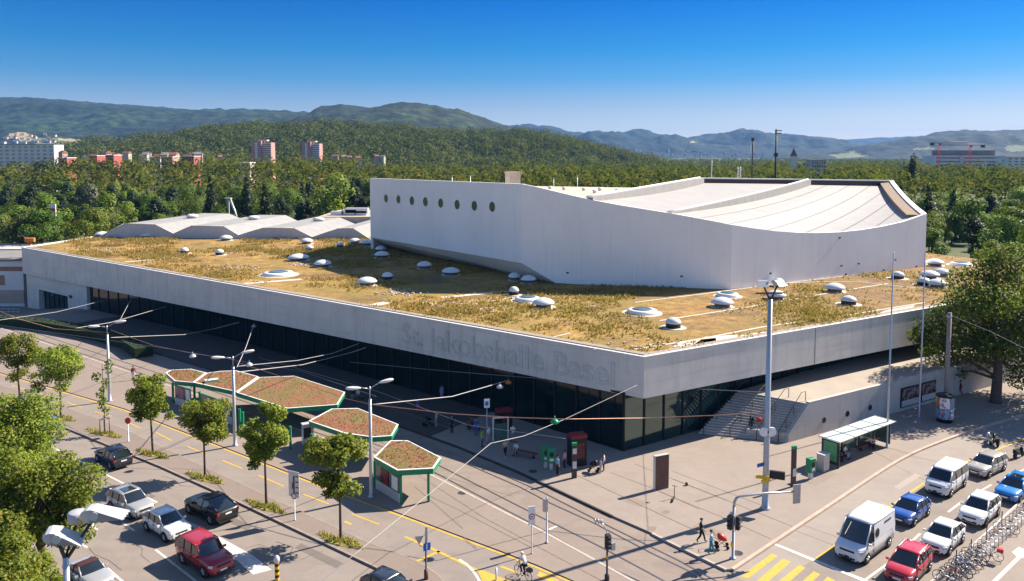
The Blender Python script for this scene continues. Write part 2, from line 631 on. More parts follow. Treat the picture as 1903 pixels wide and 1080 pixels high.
# slab with the building's shade painted into its tarmac, from the entrance leftwards
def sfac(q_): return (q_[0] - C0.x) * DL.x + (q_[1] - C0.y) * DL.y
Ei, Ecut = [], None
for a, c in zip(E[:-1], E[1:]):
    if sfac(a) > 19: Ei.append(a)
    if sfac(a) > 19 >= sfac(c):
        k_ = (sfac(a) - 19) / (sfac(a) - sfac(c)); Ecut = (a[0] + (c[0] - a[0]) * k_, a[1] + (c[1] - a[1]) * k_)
shade_asph = ground_mat('shade_painted_tarmac', (.085, .074, .068), (.066, .059, .056), (.05, .045, .043), R(20), .3, stretch=.6)
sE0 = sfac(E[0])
struct('platform', MB().prism(Ei + [Ecut, (C0.x + DL.x * 19 + 9 * .616, C0.y + DL.y * 19 + 9 * .788), (C0.x + DL.x * sE0 + 9 * .616, C0.y + DL.y * sE0 + 9 * .788)], -.03, .154), shade_asph)  # slab over the forecourt, there only to carry the painted shade
b = MB(); b.ribbon(E[:6], .16, -.02, .156)
b_l = MB(); b_l.ribbon(E[6:], .2, -.02, .158)
struct('platform_kerb', b, pm('shade_dark_edge', (.06, .052, .05), (.04, .036, .035), 2, .8))  # kerb coloured dark for the shade on its face
b = MB(); b.ribbon(smooth2(K2, 2), .26, -.02, .185)
struct('kerb', b, pm('pink_granite_kerb', (.47, .36, .29), (.36, .275, .225), 1.5, .8, bump=.3))

struct('kerb', b_l, pm('light_stone_kerb', (.42, .36, .31), (.34, .29, .25), 2, .85))
# bus lane surface between kerb and yellow line
YL = gp([(1480, 1062), (1516, 1037), (1547, 1017), (1695, 913), (1713, 901), (1798, 857), (1903, 815), (2100, 750)])
b = MB().poly([(x, y, .005) for x, y in gp([(1300, 1105)]) + K2[:10] + [YL[-1]] + YL[::-1][1:] + gp([(1440, 1090)])])
struct('bus_lane', b, bus_asphalt)

# --- right hand pavement with the bicycle racks
RP = gp([(1680, 1125), (1744, 1075), (1830, 1000), (1903, 931), (2050, 830), (2300, 720)])
struct('pavement', MB().prism(RP + gp([(2300, 1125)]), -.02, .13), plaza_m)
b = MB(); b.ribbon(RP, .2, -.02, .145)
struct('kerb', b, kerb_m)

# ================================================================ painted lines
wm = pm('road_paint_white', (.66, .62, .58), (.44, .4, .36), 3, .7)
ym = pm('road_paint_yellow', (.6, .36, .04), (.42, .27, .06), 3, .7)

def lines(name, segs, w, z, m):
    b = MB()
    for s in segs:
        b.strip(gp(s), w, z)
    return struct(name, b, m)

def quads(name, qs, z, m):
    b = MB()
    for q in qs:
        b.poly([(x, y, z) for x, y in gp(q)])
    return struct(name, b, m, True)

lines('white_lane_marking', [[(60, 812), (136, 851), (230, 899)], [(272, 924), (292, 934)], [(228, 971.7), (250, 987)],
      [(289, 1021.7), (361, 1078), (390, 1101)], [(147, 1008), (162, 1018)], [(199, 1056), (230, 1083)]], .17, .009, wm)
quads('white_hatched_marking', [[(340, 965), (377.7, 981), (424, 1007), (466, 1030), (505, 1059), (470, 1068), (430, 1033), (385, 1002)]], .0085, wm)
quads('white_turn_arrow', [[(158, 967), (163, 965), (172, 973), (178, 972), (182, 985.5), (160, 981), (165, 977.5)]], .009, wm)
lines('yellow_dashes', [[(348, 830), (380, 843)], [(413, 856), (450, 871)], [(479, 883), (527, 904)], [(564, 919), (611, 937)],
      [(21, 716), (48.5, 724.6)], [(73, 731), (101, 740)], [(124.5, 748), (152, 757)], [(176, 765), (208, 774)], [(241.6, 787), (261, 796)],
      [(289, 803.6), (319, 819)], [(653, 955), (704, 975)], [(60, 1047), (73.6, 1060)]], .16, .01, ym)
lines('yellow_edge_line', [[(-330, 609), (0, 695), (232, 763), (629, 917), (738, 956.5), (933, 1029.5), (1000, 1056), (1110, 1103)]], .2, .0085, ym)
lines('yellow_lane_line', [[(753, 998), (820, 1028), (890, 1062), (930, 1090)], [(771, 1045), (818, 1024)], [(640, 969.5), (653, 975)],
      [(931, 1053), (960, 1064)]], .24, .0095, ym)
quads('yellow_wedge_marking', [[(887, 1059), (900, 1061), (945, 1079), (990, 1100), (905, 1100), (896, 1080)], [(1003, 1062), (1040, 1079), (1025, 1084), (998, 1070)]], .009, ym)
lines('white_curve_marking', [[(853, 1040), (866, 1048), (877, 1059), (886, 1071), (893, 1084), (900, 1100)]], .2, .0115, wm)
q = lambda pts: [(1250 + x * .2222, 840 + y * .2222) for x, y in pts]
quads('yellow_zebra_crossing', [q([(570, 1040), (830, 850), (880, 870), (630, 1060)]), q([(700, 1085), (920, 895), (990, 920), (770, 1110)]),
      q([(880, 1090), (1060, 945), (1110, 970), (950, 1110)]), q([(1060, 1105), (1180, 1000), (1235, 1025), (1130, 1120)]),
      q([(1235, 1110), (1295, 1045), (1360, 1075), (1310, 1130)])], .012, ym)
quads('white_stop_line', [q([(832, 772), (878, 772), (1640, 1078), (1592, 1086)])], .0125, wm)
lines('white_lane_line', [[(1590, 1092), (1609, 1077), (1648, 1049), (1710, 992)], [(1785.5, 934), (1762, 952)], [(1800, 925), (1842.6, 901)], [(1876, 885), (1903, 872.6), (1960, 848)]], .17, .0115, wm)
lines('yellow_bus_line', [[(1516, 1038), (1547, 1018), (1695, 913), (1713, 901), (1798.5, 857), (1903, 816)]], .2, .0105, ym)
lines('white_edge_line', [[(1700, 1112), (1742, 1074), (1828, 998), (1903, 928)]], .12, .15, wm)
lines('pale_bike_line', [[(1832, 1100), (1903, 1030)]], .25, .142, wm)
quads('white_marking', [[(1880, 1030), (1893, 1020), (1903, 1024), (1903, 1040), (1893, 1042)]], .144, wm)
lines('white_track_marking', [[(1020, 984.5), (1035, 978)]], .2, .013, wm)

# paving joints, sealed cracks
jm = pm('bitumen_joint', (.08, .065, .058), (.12, .1, .09), 2, .9)
lines('paving_joints', [[(1134, 881), (1218, 913), (1300, 950)], [(1243, 891), (1350, 933)], [(1225, 917), (1350, 968), (1432, 1005.5)],
      [(1250, 893), (1472, 982)], [(1250, 879), (1419, 944)], [(1610, 834), (1660, 862)], [(1180, 865), (1243, 891)]], .07, .154, jm)
lines('asphalt_cracks', [[(1472, 984), (1548, 1013)], [(1480, 972), (1560, 1000)], [(1660, 864), (1720, 893)], [(165, 1018), (175, 1030), (203, 1042), (226, 1060)],
      [(140, 905), (180, 888), (215, 905)], [(513, 1007), (545, 1017), (540, 1027)], [(560, 1040), (590, 1027), (601, 1025)],
      [(470, 985), (478, 975)]], .05, .0075, jm)
lines('island_joints', [[(800, 924), (850, 948), (985, 1018)], [(770, 905), (860, 984)], [(880, 1015), (890, 1024), (862, 1000)]], .06, .064, jm)

quads('asphalt_patch', [[(250, 905), (290, 922), (276, 930), (236, 912)], [(560, 1010), (640, 1048), (625, 1056), (548, 1018)], [(430, 960), (470, 978), (458, 986), (420, 967)]], .0065, ground_mat('patched_asphalt', (.15, .13, .118), (.17, .148, .132), (.12, .105, .095), R(-38), .3))
quads('asphalt_patch', [[(1560, 990), (1640, 935), (1655, 941), (1577, 997)], [(1660, 905), (1700, 880), (1712, 884), (1672, 910)]], .0085, ground_mat('pale_patched_asphalt', (.35, .31, .275), (.32, .28, .25), (.26, .23, .2), R(-58), .3))
quads('paving_patch', [[(1170, 925), (1206, 938), (1188, 946), (1152, 932)], [(1300, 975), (1345, 993), (1325, 1003), (1282, 984)], [(1500, 900), (1540, 878), (1556, 884), (1516, 907)]], .1535, ground_mat('patched_paving', (.23, .185, .157), (.25, .2, .17), (.19, .155, .13), R(20), .3))
lines('asphalt_cracks', [[(300, 885), (322, 890), (335, 902), (360, 905)], [(455, 1020), (480, 1012), (500, 1018), (520, 1014)], [(90, 800), (120, 812), (160, 815), (190, 830)], [(250, 1010), (265, 1020), (262, 1032), (280, 1046)],
      [(1620, 960), (1660, 950), (1690, 930)], [(1700, 1040), (1725, 1020), (1760, 1010)]], .035, .0078, jm)
def manhole(px, py, z, label, r=.38):
    p = G(px, py, z)
    o = MB().lathe([(r, 0), (r, .006), (r * .9, .008), (r * .88, .006), (.0, .006)], 20, mi=0).build('manhole_cover', M['dark'])
    o.location = (p.x, p.y, z + .002)
    tag(o, label, 'manhole')
manhole(859, 916, .06, 'round dark manhole cover on the island beside the tram rails')
manhole(990, 876, .15, 'round manhole cover on the shaded platform near the green ticket machine')
manhole(1371, 1028, .15, 'round manhole cover beside the base of the curved signal mast')
stain = pm('dark_stain', (.19, .14, .12), (.23, .18, .15), 3, .95)
b = MB()
for (px, py, rx, ry) in ((1237, 952, 9, 4), (1213, 982, 8, 5), (1205, 934, 5, 2)):
    pts = []
    for k in range(14):
        rr = .75 + .4 * random.random()
        a = 2 * PI * k / 14
        pts.append((px + rx * rr * math.cos(a), py + ry * rr * math.sin(a)))
    b.poly([(x, y, .1535) for x, y in gp(pts, .15)])
struct('pavement_stains', b, stain, True)

# grass patches round the street trees
patch_m = NT('tree_pit_grass')
p = patch_m.pos(); nn = patch_m.noise(3.5, 5, .7, p)
patch_m.principled(patch_m.ramp(nn, [(.3, (.17, .16, .035)), (.55, (.3, .26, .07)), (.75, (.42, .33, .14))]), .95, bump=nn, bstr=.8, bdist=.1)
PITS = [(-50, 735, 42, 9), (112, 776, 32, 9), (193, 806, 36, 10), (283, 844, 36, 11), (381, 889, 40, 13), (495, 942, 42, 15), (634, 1006, 48, 18)]
blade_m = leaf_mat('dry_grass_blades', (.16, .17, .03), (.42, .38, .1), (.55, .4, .16), .22, .4)
gb = MB()
for px, py, rx, ry in PITS:
    c = G(px, py, .12)
    pts = []
    for k in range(18):
        a = 2 * PI * k / 18
        e = .88 + .2 * random.random()
        sx = math.copysign(abs(math.cos(a)) ** .6, math.cos(a)); sy = math.copysign(abs(math.sin(a)) ** .6, math.sin(a))
        pts.append((px + rx * e * (sx * .78 + sy * .22), py + ry * e * (sy * .6 + sx * .42)))
    pw = gp(pts, .12)
    o = MB().prism(pw, .1, .15).build('grass_patch', patch_m.mat)
    o['kind'] = 'structure'
    for _ in range(420):
        w_ = [random.random() ** 2 for _ in pw]; sw = sum(w_)
        j = random.randrange(len(pw)); k = random.random() ** .6
        x = c.x + (pw[j][0] - c.x) * k; y = c.y + (pw[j][1] - c.y) * k
        a = random.random() * PI; hh = .12 + .22 * random.random(); wd = .05
        dx, dy = math.cos(a) * wd, math.sin(a) * wd
        lx, ly = random.gauss(0, .08), random.gauss(0, .08)
        gb.add([(x - dx, y - dy, .14), (x + dx, y + dy, .14), (x + lx, y + ly, .14 + hh)], [(0, 1, 2)])
o = gb.build('grass', blade_m); tag(o, 'dry tufted grass round the street trees', 'grass', kind='stuff')

# ================================================================ hills
from mathutils import noise as mn
def hill_mat(name, dark, light, field=None, fscale=.0016, fth=.62, scale=.03):
    t = NT(name)
    p = t.pos()
    v = t.n('ShaderNodeTexVoronoi'); v.inputs['Scale'].default_value = scale; t.l(p, v.inputs['Vector'])
    n = t.noise(scale * .12, 5, .6, p)
    n2 = t.noise(scale * 1.7, 4, .7, p)
    col = t.ramp(v.outputs['Distance'], [(.1, light), (.75, dark)])
    col = t.mix(t.ramp(n, [(.35, (0, 0, 0)), (.65, (.75, .75, .75))]), col, tuple(x * .55 for x in dark))
    if field is not None:
        fn = t.noise(fscale, 2, .4, p)
        col = t.mix(t.ramp(fn, [(fth, (0, 0, 0)), (fth + .01, (1, 1, 1))]), col, field)
    t.principled(col, .95, bump=n2, bstr=1.0, bdist=9.0)
    return t.mat

def skyline(pts, px):
    if px <= pts[0][0]: return pts[0][1]
    for (a, ya), (c, yc) in zip(pts[:-1], pts[1:]):
        if px <= c:
            u = (px - a) / (c - a); u = u * u * (3 - 2 * u) * .5 + u * .5
            return ya + (yc - ya) * u
    return pts[-1][1]

def proj(v):
    f_ = v[1] * CT + (H - v[2]) * ST
    return CX + F * v[0] / f_, PYC - F * (-(H - v[2]) * CT + v[1] * ST) / f_

def inpoly(x, y, pl):
    c = False
    for i in range(len(pl)):
        (ax, ay), (bx, by) = pl[i], pl[i - 1]
        if (ay > y) != (by > y) and x < (bx - ax) * (y - ay) / (by - ay) + ax: c = not c
    return c

def hill(pts, Y, depth, mat, rough=10.0, step=6, foot=-4.0, sc=1 / 400.0, rows=26, crest=0.0, bow=.85, fields=()):
    px0, px1 = pts[0][0], pts[-1][0]
    cols = int((px1 - px0) / step) + 1
    vs = []
    for i in range(cols):
        px = px0 + i * step
        tp = AT(px, skyline(pts, px), Y)
        for j in range(rows + 5):
            v = j / rows
            y = Y - depth * (1 - v)
            x = tp.x * (y / Y) ** .85 if y < Y else tp.x
            if v <= 1:
                fine = 5.5 * mn.noise(Vector((x * .028, y * .013, 7.7))) + 3.5 * mn.noise(Vector((x * .07, y * .03, 2.2)))
                pr = math.sin(v * PI / 2) ** bow
                z = foot + (tp.z - foot) * pr
                k = math.sin(PI * min(1, v)) ** .8
                z += k * rough * 3.0 * (mn.fractal(Vector((x * sc, y * sc * .6, Y)), .9, 2.0, 4))
                z += rough * .22 * mn.noise(Vector((x * .021, y * .02, 3.3))) * min(1, v * 3)
                z += fine * min(1, v * 4) * (.5 if j == rows else 1) * min(1, Y / 3000)
                if j == rows:
                    z += crest * (mn.noise(Vector((x * .06, 1.7, Y))) + .6 * mn.noise(Vector((x * .17, 5.7, Y))))
            else:
                z = tp.z - (v - 1) * depth * .25
            vs.append((x, y, max(z, foot)))
    n = rows + 5
    fs = [(i * n + j, (i + 1) * n + j, (i + 1) * n + j + 1, i * n + j + 1) for i in range(cols - 1) for j in range(n - 1)]
    mats = [mat, fld, mea]
    b = MB(); b.add(vs, fs, 0, True)
    if fields:
        for k, f in enumerate(fs):
            cx_, cy_ = proj([sum(vs[i][a] for i in f) / 4 for a in range(3)])
            for pl, mi in fields:
                if inpoly(cx_, cy_, pl): b.m[k] = mi
    return struct('hill', b, mats)

fld = pm('stubble_field', (.36, .27, .13), (.3, .25, .12), .01, .95)
mea = pm('hill_meadow', (.1, .135, .05), (.13, .135, .055), .01, .95)
HM = hill_mat('wooded_hill', (.004, .014, .008), (.045, .08, .025), scale=.02)
HM2 = hill_mat('far_hill', (.01, .024, .016), (.026, .046, .024), (.1, .11, .05), .0016, .7, scale=.022)
S1 = [(-320, 196), (0, 188), (60, 187), (120, 190), (180, 196), (250, 199), (300, 203), (380, 208), (440, 210), (520, 211), (565, 213), (640, 222), (760, 250)]
S2 = [(380, 262), (470, 243), (540, 228), (575, 213), (600, 200), (640, 196), (690, 201), (740, 195), (790, 200), (850, 207), (900, 223), (940, 234), (1000, 251), (1060, 268), (1120, 279), (1200, 291)]
S3 = [(100, 285), (130, 276), (180, 266), (260, 262), (300, 256), (420, 243), (480, 239), (540, 240), (620, 233), (700, 238), (780, 246), (860, 252), (930, 253), (1000, 256), (1060, 266), (1120, 279), (1180, 293), (1240, 304)]
S4 = [(880, 232), (950, 235), (1000, 238), (1060, 247), (1120, 248), (1170, 247), (1230, 250), (1270, 257), (1300, 259), (1360, 252), (1420, 253), (1500, 256), (1560, 263), (1660, 285)]
S5 = [(1380, 252), (1450, 249), (1530, 257), (1560, 261), (1600, 258), (1640, 257), (1700, 256), (1740, 253), (1900, 260), (2150, 262)]
S6 = [(1400, 300), (1440, 293), (1500, 283), (1600, 275), (1690, 262), (1740, 247), (1800, 245), (1903, 247), (2200, 250)]
hill(S5, 10800, 2200, HM2, 14, 8)
hill(S4, 7200, 2200, HM2, 26, 5, rows=50, fields=[([(1280, 263), (1294, 262), (1292, 265), (1282, 266)], 1)])
hill(S6, 5200, 1700, HM2, 16, 5, crest=4, bow=.95, rows=50, fields=[([(1540, 288), (1590, 282), (1620, 290), (1560, 295)], 2), ([(1695, 275), (1735, 273), (1740, 277), (1700, 279)], 2), ([(1870, 272), (1903, 270), (1930, 280), (1870, 282)], 2)])
hill(S1, 4300, 1900, HM, 13, 4, crest=9, rows=60, fields=[([(15, 247), (45, 246), (68, 256), (60, 262), (20, 258)], 1), ([(60, 256), (150, 258), (165, 270), (70, 274)], 2),
     ([(105, 257), (235, 260), (230, 267), (120, 264)], 1), ([(290, 256), (365, 257), (360, 264), (296, 264)], 1)])
hill(S2, 3000, 1200, HM, 9, 4, crest=8, rows=60, fields=[([(815, 246), (850, 243), (905, 250), (880, 253), (830, 251)], 2)])
S3L = lambda px: skyline(S3, px)
HILL3 = hill([(a, y + 7) for a, y in S3], 1500, 620, HM, 7, 6, crest=4, fields=[([(888, 296), (920, 289), (938, 298), (932, 309), (890, 308)], 2)])
# ================================================================ the arena
def concrete(name, c1, c2, line=2.6, streak=.6):
    t = NT(name)
    p = t.coord('Object')
    n1 = t.noise(.35, 5, .65, p)
    n2 = t.noise(2.2, 5, .7, p)
    st = t.noise(1.1, 3, .6, t.coord('Object', (1.0, 1.0, .12)))
    hor = t.noise(1.6, 3, .6, t.coord('Object', (.06, .06, 1.5)))
    col = t.ramp(n1, [(.33, c1), (.68, c2)])
    col = t.mix(t.ramp(st, [(.5, (0, 0, 0)), (.75, (streak,) * 3)]), col, tuple(x * .72 for x in c2))
    col = t.mix(t.ramp(hor, [(.52, (0, 0, 0)), (.7, (streak * .8,) * 3)]), col, tuple(x * .8 for x in c2))
    col = t.mix(t.ramp(n2, [(.3, (.25, .25, .25)), (.6, (0, 0, 0))]), col, tuple(x * .8 for x in c1))
    t.principled(col, .8, 0, .3, n2, .15, .02)
    return t.mat
fair = concrete('fair_faced_concrete', (.66, .62, .56), (.56, .525, .475))
fair2 = concrete('terrace_concrete', (.5, .47, .44), (.42, .395, .365))
coping = pm('zinc_coping', (.74, .73, .71), (.64, .63, .61), 1.2, .45, .1)
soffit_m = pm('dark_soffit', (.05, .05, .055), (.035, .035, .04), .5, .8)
plaster = NT('hall_plaster')
p = plaster.coord('Object')
a_ = plaster.noise(.12, 4, .6, p); c_ = plaster.noise(1.6, 4, .7, p)
st = plaster.noise(.6, 3, .6, plaster.coord('Object', (1, 1, .06)))
col = plaster.ramp(a_, [(.35, (.84, .82, .79)), (.68, (.77, .75, .72))])
col = plaster.mix(plaster.ramp(st, [(.5, (0, 0, 0)), (.75, (.25, .25, .25))]), col, (.66, .66, .67))
col = plaster.mix(plaster.ramp(c_, [(.55, (0, 0, 0)), (.8, (.2, .2, .2))]), col, (.62, .62, .63))
sk_ = plaster.noise(2.4, 4, .7, plaster.coord('Object', (1, 1, .035)))
col = plaster.mix(plaster.ramp(sk_, [(.56, (0, 0, 0)), (.74, (.4, .4, .4))]), col, (.6, .6, .6))
plaster.principled(col, .75, 0, .25, c_, .15, .02)
plaster = plaster.mat
membrane = NT('pale_membrane')
p = membrane.coord('Object')
a_ = membrane.noise(.3, 5, .65, p); c_ = membrane.noise(3.0, 3, .7, p)
col = membrane.ramp(a_, [(.3, (.345, .33, .318)), (.7, (.295, .282, .272))])
col = membrane.mix(membrane.ramp(c_, [(.6, (0, 0, 0)), (.8, (.3, .3, .3))]), col, (.25, .235, .22))
membrane.principled(col, .7)
membrane = membrane.mat

# coated facade glass: half mirror, dark teal behind
gt = NT('teal_facade_glass')
pg = gt.n('ShaderNodeBsdfPrincipled')
gn = gt.noise(.5, 3, .6, gt.pos())
gcol = gt.ramp(gn, [(.35, (.004, .016, .018)), (.65, (.012, .035, .036))])
gt.l(gcol, pg.inputs['Base Color']); pg.inputs['Roughness'].default_value = .08
gl = gt.n('ShaderNodeBsdfGlossy'); gl.inputs['Color'].default_value = (.42, .6, .57, 1); gl.inputs['Roughness'].default_value = .012
gx = gt.n('ShaderNodeMixShader'); gx.inputs[0].default_value = .17
gt.l(pg.outputs[0], gx.inputs[1]); gt.l(gl.outputs[0], gx.inputs[2]); gt.l(gx.outputs[0], gt.out.inputs['Surface'])
fglass = gt.mat
g2 = NT('shade_facade_glass')  # darker copy of the facade glass, deepening the shade under the left overhang
g2.principled(g2.ramp(g2.noise(.5, 3, .6, g2.pos()), [(.35, (.003, .009, .011)), (.65, (.006, .018, .02))]), .06, 0, .45)
shade_glass = g2.mat

ZT = 9.4
CL = G(40, 460, ZT)
CR = G(1760, 567, ZT)
DR = (CR - C0).normalized()
CR2 = C0 + DR * 98
CBR = G(1812, 479, ZT)
CBR2 = CBR + (CBR - G(1716, 468, ZT)).normalized() * 20
CBL = G(172, 440, ZT)
WF0, WF1 = G(184, 441, ZT), G(684, 444, ZT)
NLo = Vector((DL.y, -DL.x, 0)) * -1            # candidate outward normal of left facade
if NLo.y > 0: NLo = -NLo
NRo = Vector((DR.y, -DR.x, 0))
if NRo.y > 0: NRo = -NRo
zl0 = zof(1197, 741, C0.y)
zlL = zof(40, 508, CL.y)
pr_ = plan_px(C0, DR, 1700, 6)
zlR = zof(1700, 640, pr_.y)
zlR2 = zl0 + (zlR - zl0) * 98 / (pr_ - C0).length

arena = thing('arena', 'long low concrete arena with glass front, grassed flat roof and embossed fascia lettering', 'arena', (C0.x, C0.y, 0))
AO = Vector((C0.x, C0.y, 0))
def rel(p): return (p[0] - AO.x, p[1] - AO.y, p[2] if len(p) > 2 else 0)
def wall_panel(b, P, Q, n, th, zb0, zb1, zt0, zt1, mi=0):
    """wall whose outer face runs P-Q; n = outward; own bottom and top heights at both ends"""
    P2, Q2 = P - n * th, Q - n * th
    vs = [rel((P.x, P.y, zb0)), rel((Q.x, Q.y, zb1)), rel((Q.x, Q.y, zt1)), rel((P.x, P.y, zt0)),
          rel((P2.x, P2.y, zb0)), rel((Q2.x, Q2.y, zb1)), rel((Q2.x, Q2.y, zt1)), rel((P2.x, P2.y, zt0))]
    b.add(vs, [(0, 1, 2, 3), (5, 4, 7, 6), (0, 4, 5, 1), (3, 2, 6, 7), (0, 3, 7, 4), (1, 5, 6, 2)], mi)

b = MB()
wall_panel(b, C0, CL, NLo, .55, zl0, zlL, ZT, ZT)
fasc = b.build('fascia', fair, arena, True)
b = MB()
wall_panel(b, C0 - NLo * .56, C0 - NLo * .56 + DR * 98, NRo, .55, zl0, zlR2, ZT, ZT)
# return to the corner
wall_panel(b, C0 + DR * .0, C0 + DR * 97.9, NRo, .5, zl0 - .0, zlR2, ZT, ZT)
b = MB(); wall_panel(b, C0 + DR * .003, C0 + DR * 98, NRo, .55, zl0, zlR2, ZT, ZT)
b.build('fascia', fair, arena, True)
# vertical movement joint of the right hand fascia
b = MB()
for px in (1514,):
    q_ = plan_px(C0, DR, px, 7); s = (q_ - C0).length
    wall_panel(b, q_ + NRo * .004, q_ + DR * .09 + NRo * .004, NRo, .02, zl0 + (zlR2 - zl0) * s / 98 + .02, zl0 + (zlR2 - zl0) * s / 98 + .02, ZT - .02, ZT - .02)
b.build('movement_joint', M['dark'], arena, True)
# coping: thin bright upstand, dark gap, gravel margin
b = MB()
edge = [CBL, CL, C0, CR2, CBR2]
def inset_line(P, Q, n, d0, d1, z0, z1, mb, mi=0, ex=0.0):
    u = (Q - P).normalized()
    a, c = P - u * ex, Q + u * ex
    pts = [a - n * d0, c - n * d0, c - n * d1, a - n * d1]
    mb.prism([rel((p.x, p.y, 0))[:2] for p in pts], z0, z1, mi)
NBL = Vector((-(CL - CBL).normalized().y, (CL - CBL).normalized().x, 0))
if NBL.x > 0: NBL = -NBL
inset_line(C0, CL, NLo, -.05, .26, ZT, ZT + .05, b)
inset_line(C0 + DR * .02, CR2, NRo, -.05, .3, ZT + .002, ZT + .048, b)
inset_line(CL, CBL, NBL, 0, .6, 8.2, ZT + .1, b)
b.build('coping', coping, arena, True)
gravel = pm('gravel_margin', (.33, .28, .23), (.24, .2, .165), 9, .95, bump=.6)
b = MB()
inset_line(C0 + DL * .3, CL, NLo, .72, 1.55, ZT - .3, ZT + .03, b)
inset_line(C0 + DR * 1.2, CR2, NRo, .36, 1.2, ZT - .3, ZT + .025, b)
b.build('gravel_margin', gravel, arena, True)
b = MB()
inset_line(C0 + DL * .3, CL, NLo, .27, .71, ZT - .3, ZT + .012, b)
b.build('gutter', M['black'], arena, True)

# green roof
gr = NT('dry_green_roof')
p = gr.pos()
n1 = gr.noise(.06, 5, .62, p, 1.2); n2 = gr.noise(.55, 6, .72, p); n3 = gr.noise(3.5, 4, .75, p); n4 = gr.noise(.13, 4, .6, gr.pos((1, 1, 1), .7))
sx = gr.n('ShaderNodeSeparateXYZ'); gr.l(p, sx.inputs[0])
col = gr.ramp(n2, [(.3, (.13, .075, .03)), (.42, (.3, .165, .045)), (.56, (.42, .25, .07)), (.68, (.56, .4, .17))])
col = gr.mix(gr.ramp(n1, [(.42, (0, 0, 0)), (.6, (.85, .85, .85))]), col, (.26, .19, .05))
col = gr.mix(gr.ramp(n4, [(.52, (0, 0, 0)), (.68, (.8, .8, .8))]), col, (.14, .085, .05))
mr = gr.n('ShaderNodeMapRange'); gr.l(sx.outputs[0], mr.inputs[0]); mr.inputs[1].default_value = 8; mr.inputs[2].default_value = 38
brn = gr.mix(gr.ramp(n2, [(.35, (0, 0, 0)), (.65, (1, 1, 1))]), (.125, .08, .06), (.33, .19, .06))
m2 = gr.n('ShaderNodeMath', operation='MULTIPLY'); gr.l(mr.outputs[0], m2.inputs[0]); m2.inputs[1].default_value = .7
col = gr.mix(m2.outputs[0], col, brn)
col = gr.mix(gr.ramp(n3, [(.35, (.45, .45, .45)), (.6, (0, 0, 0))]), col, (.09, .065, .025))
gr.principled(col, .95, bump=n3, bstr=1.0, bdist=.15)
roof_pts = [CL - NLo * .9, C0 - NLo * .9, C0 - NRo * .4 + DR * 1.6, CR2 - NRo * .4, CBR2, G(1712, 468, ZT), Vector((40, 168, ZT)), Vector((-20, 168, ZT)), WF1 + Vector((0, 1, 0)), WF0, CBL]
b = MB()
b.poly([rel((q_.x, q_.y, ZT - .12)) for q_ in roof_pts])
b.build('green_roof', gr.mat, arena, True)
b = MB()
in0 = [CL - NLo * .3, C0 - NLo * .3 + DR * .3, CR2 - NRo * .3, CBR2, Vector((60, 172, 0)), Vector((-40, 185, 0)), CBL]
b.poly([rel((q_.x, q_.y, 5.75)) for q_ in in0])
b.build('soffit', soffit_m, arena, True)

# embossed lettering on the shaded fascia
def text_mesh(body, size, extr, bev=0.0, res=3):
    cu = bpy.data.curves.new('text', 'FONT')
    cu.body = body; cu.size = size; cu.extrude = extr; cu.bevel_depth = bev; cu.resolution_u = res
    cu.align_x = 'CENTER'
    ob = bpy.data.objects.new('text', cu); COL.objects.link(ob)
    dg = bpy.context.evaluated_depsgraph_get()
    me = bpy.data.meshes.new_from_object(ob.evaluated_get(dg))
    bpy.data.objects.remove(ob); bpy.data.curves.remove(cu)
    return me

def place_text(name, body, size, extr, loc, right, up, mat, parent=None, width=None, offset=None):
    me = text_mesh(body, size, extr)
    r_ = Vector(right).normalized(); u_ = Vector(up).normalized(); n_ = r_.cross(u_)
    if offset:
        pass
    if width:
        xs_ = [v.co.x for v in me.vertices]; k = width / (max(xs_) - min(xs_))
        me.transform(Matrix.Diagonal((k, 1, 1, 1)))
    Mx = Matrix((r_, u_, n_)).transposed().to_4x4()
    Mx.translation = Vector(loc)
    me.transform(Mx)
    me.materials.clear(); me.materials.append(mat)
    o = bpy.data.objects.new(name, me); COL.objects.link(o)
    if parent: o.parent = parent
    return o

pa, pb = plan_px(C0, DL, 747, 6.6), plan_px(C0, DL, 1143, 7.2)
mid = (pa + pb) / 2
letter_m = concrete('relief_shade_concrete', (.57, .54, .5), (.47, .445, .415))  # darker than the fascia: relief shadow put into the letters' colour
letter_in = concrete('embossed_core', (.6, .575, .54), (.5, .48, .45))
def letters(name, dz, extr, bold, mat):
    cu = bpy.data.curves.new('text', 'FONT')
    cu.body = 'St. Jakobshalle Basel'; cu.size = 3.3; cu.extrude = extr; cu.align_x = 'CENTER'; cu.offset = bold; cu.resolution_u = 4
    ob = bpy.data.objects.new('text', cu); COL.objects.link(ob)
    dg = bpy.context.evaluated_depsgraph_get()
    me = bpy.data.meshes.new_from_object(ob.evaluated_get(dg))
    bpy.data.objects.remove(ob); bpy.data.curves.remove(cu)
    xs_ = [v.co.x for v in me.vertices]; k = (pb - pa).length / (34.0 if False else (max(xs_) - min(xs_)))
    me.transform(Matrix.Diagonal((k, 1, 1, 1)))
    r_ = -DL; u_ = Vector((0, 0, 1)); n_ = NLo
    Mx = Matrix((r_, u_, n_)).transposed().to_4x4()
    Mx.translation = Vector(rel((mid.x + NLo.x * dz, mid.y + NLo.y * dz, 6.15)))
    me.transform(Mx)
    me.materials.clear(); me.materials.append(mat)
    o = bpy.data.objects.new(name, me); COL.objects.link(o); o.parent = fasc
    return o
letters('embossed_lettering', .0, .05, .055, letter_m)
letters('embossed_lettering_core', .045, .035, -.035, letter_in)

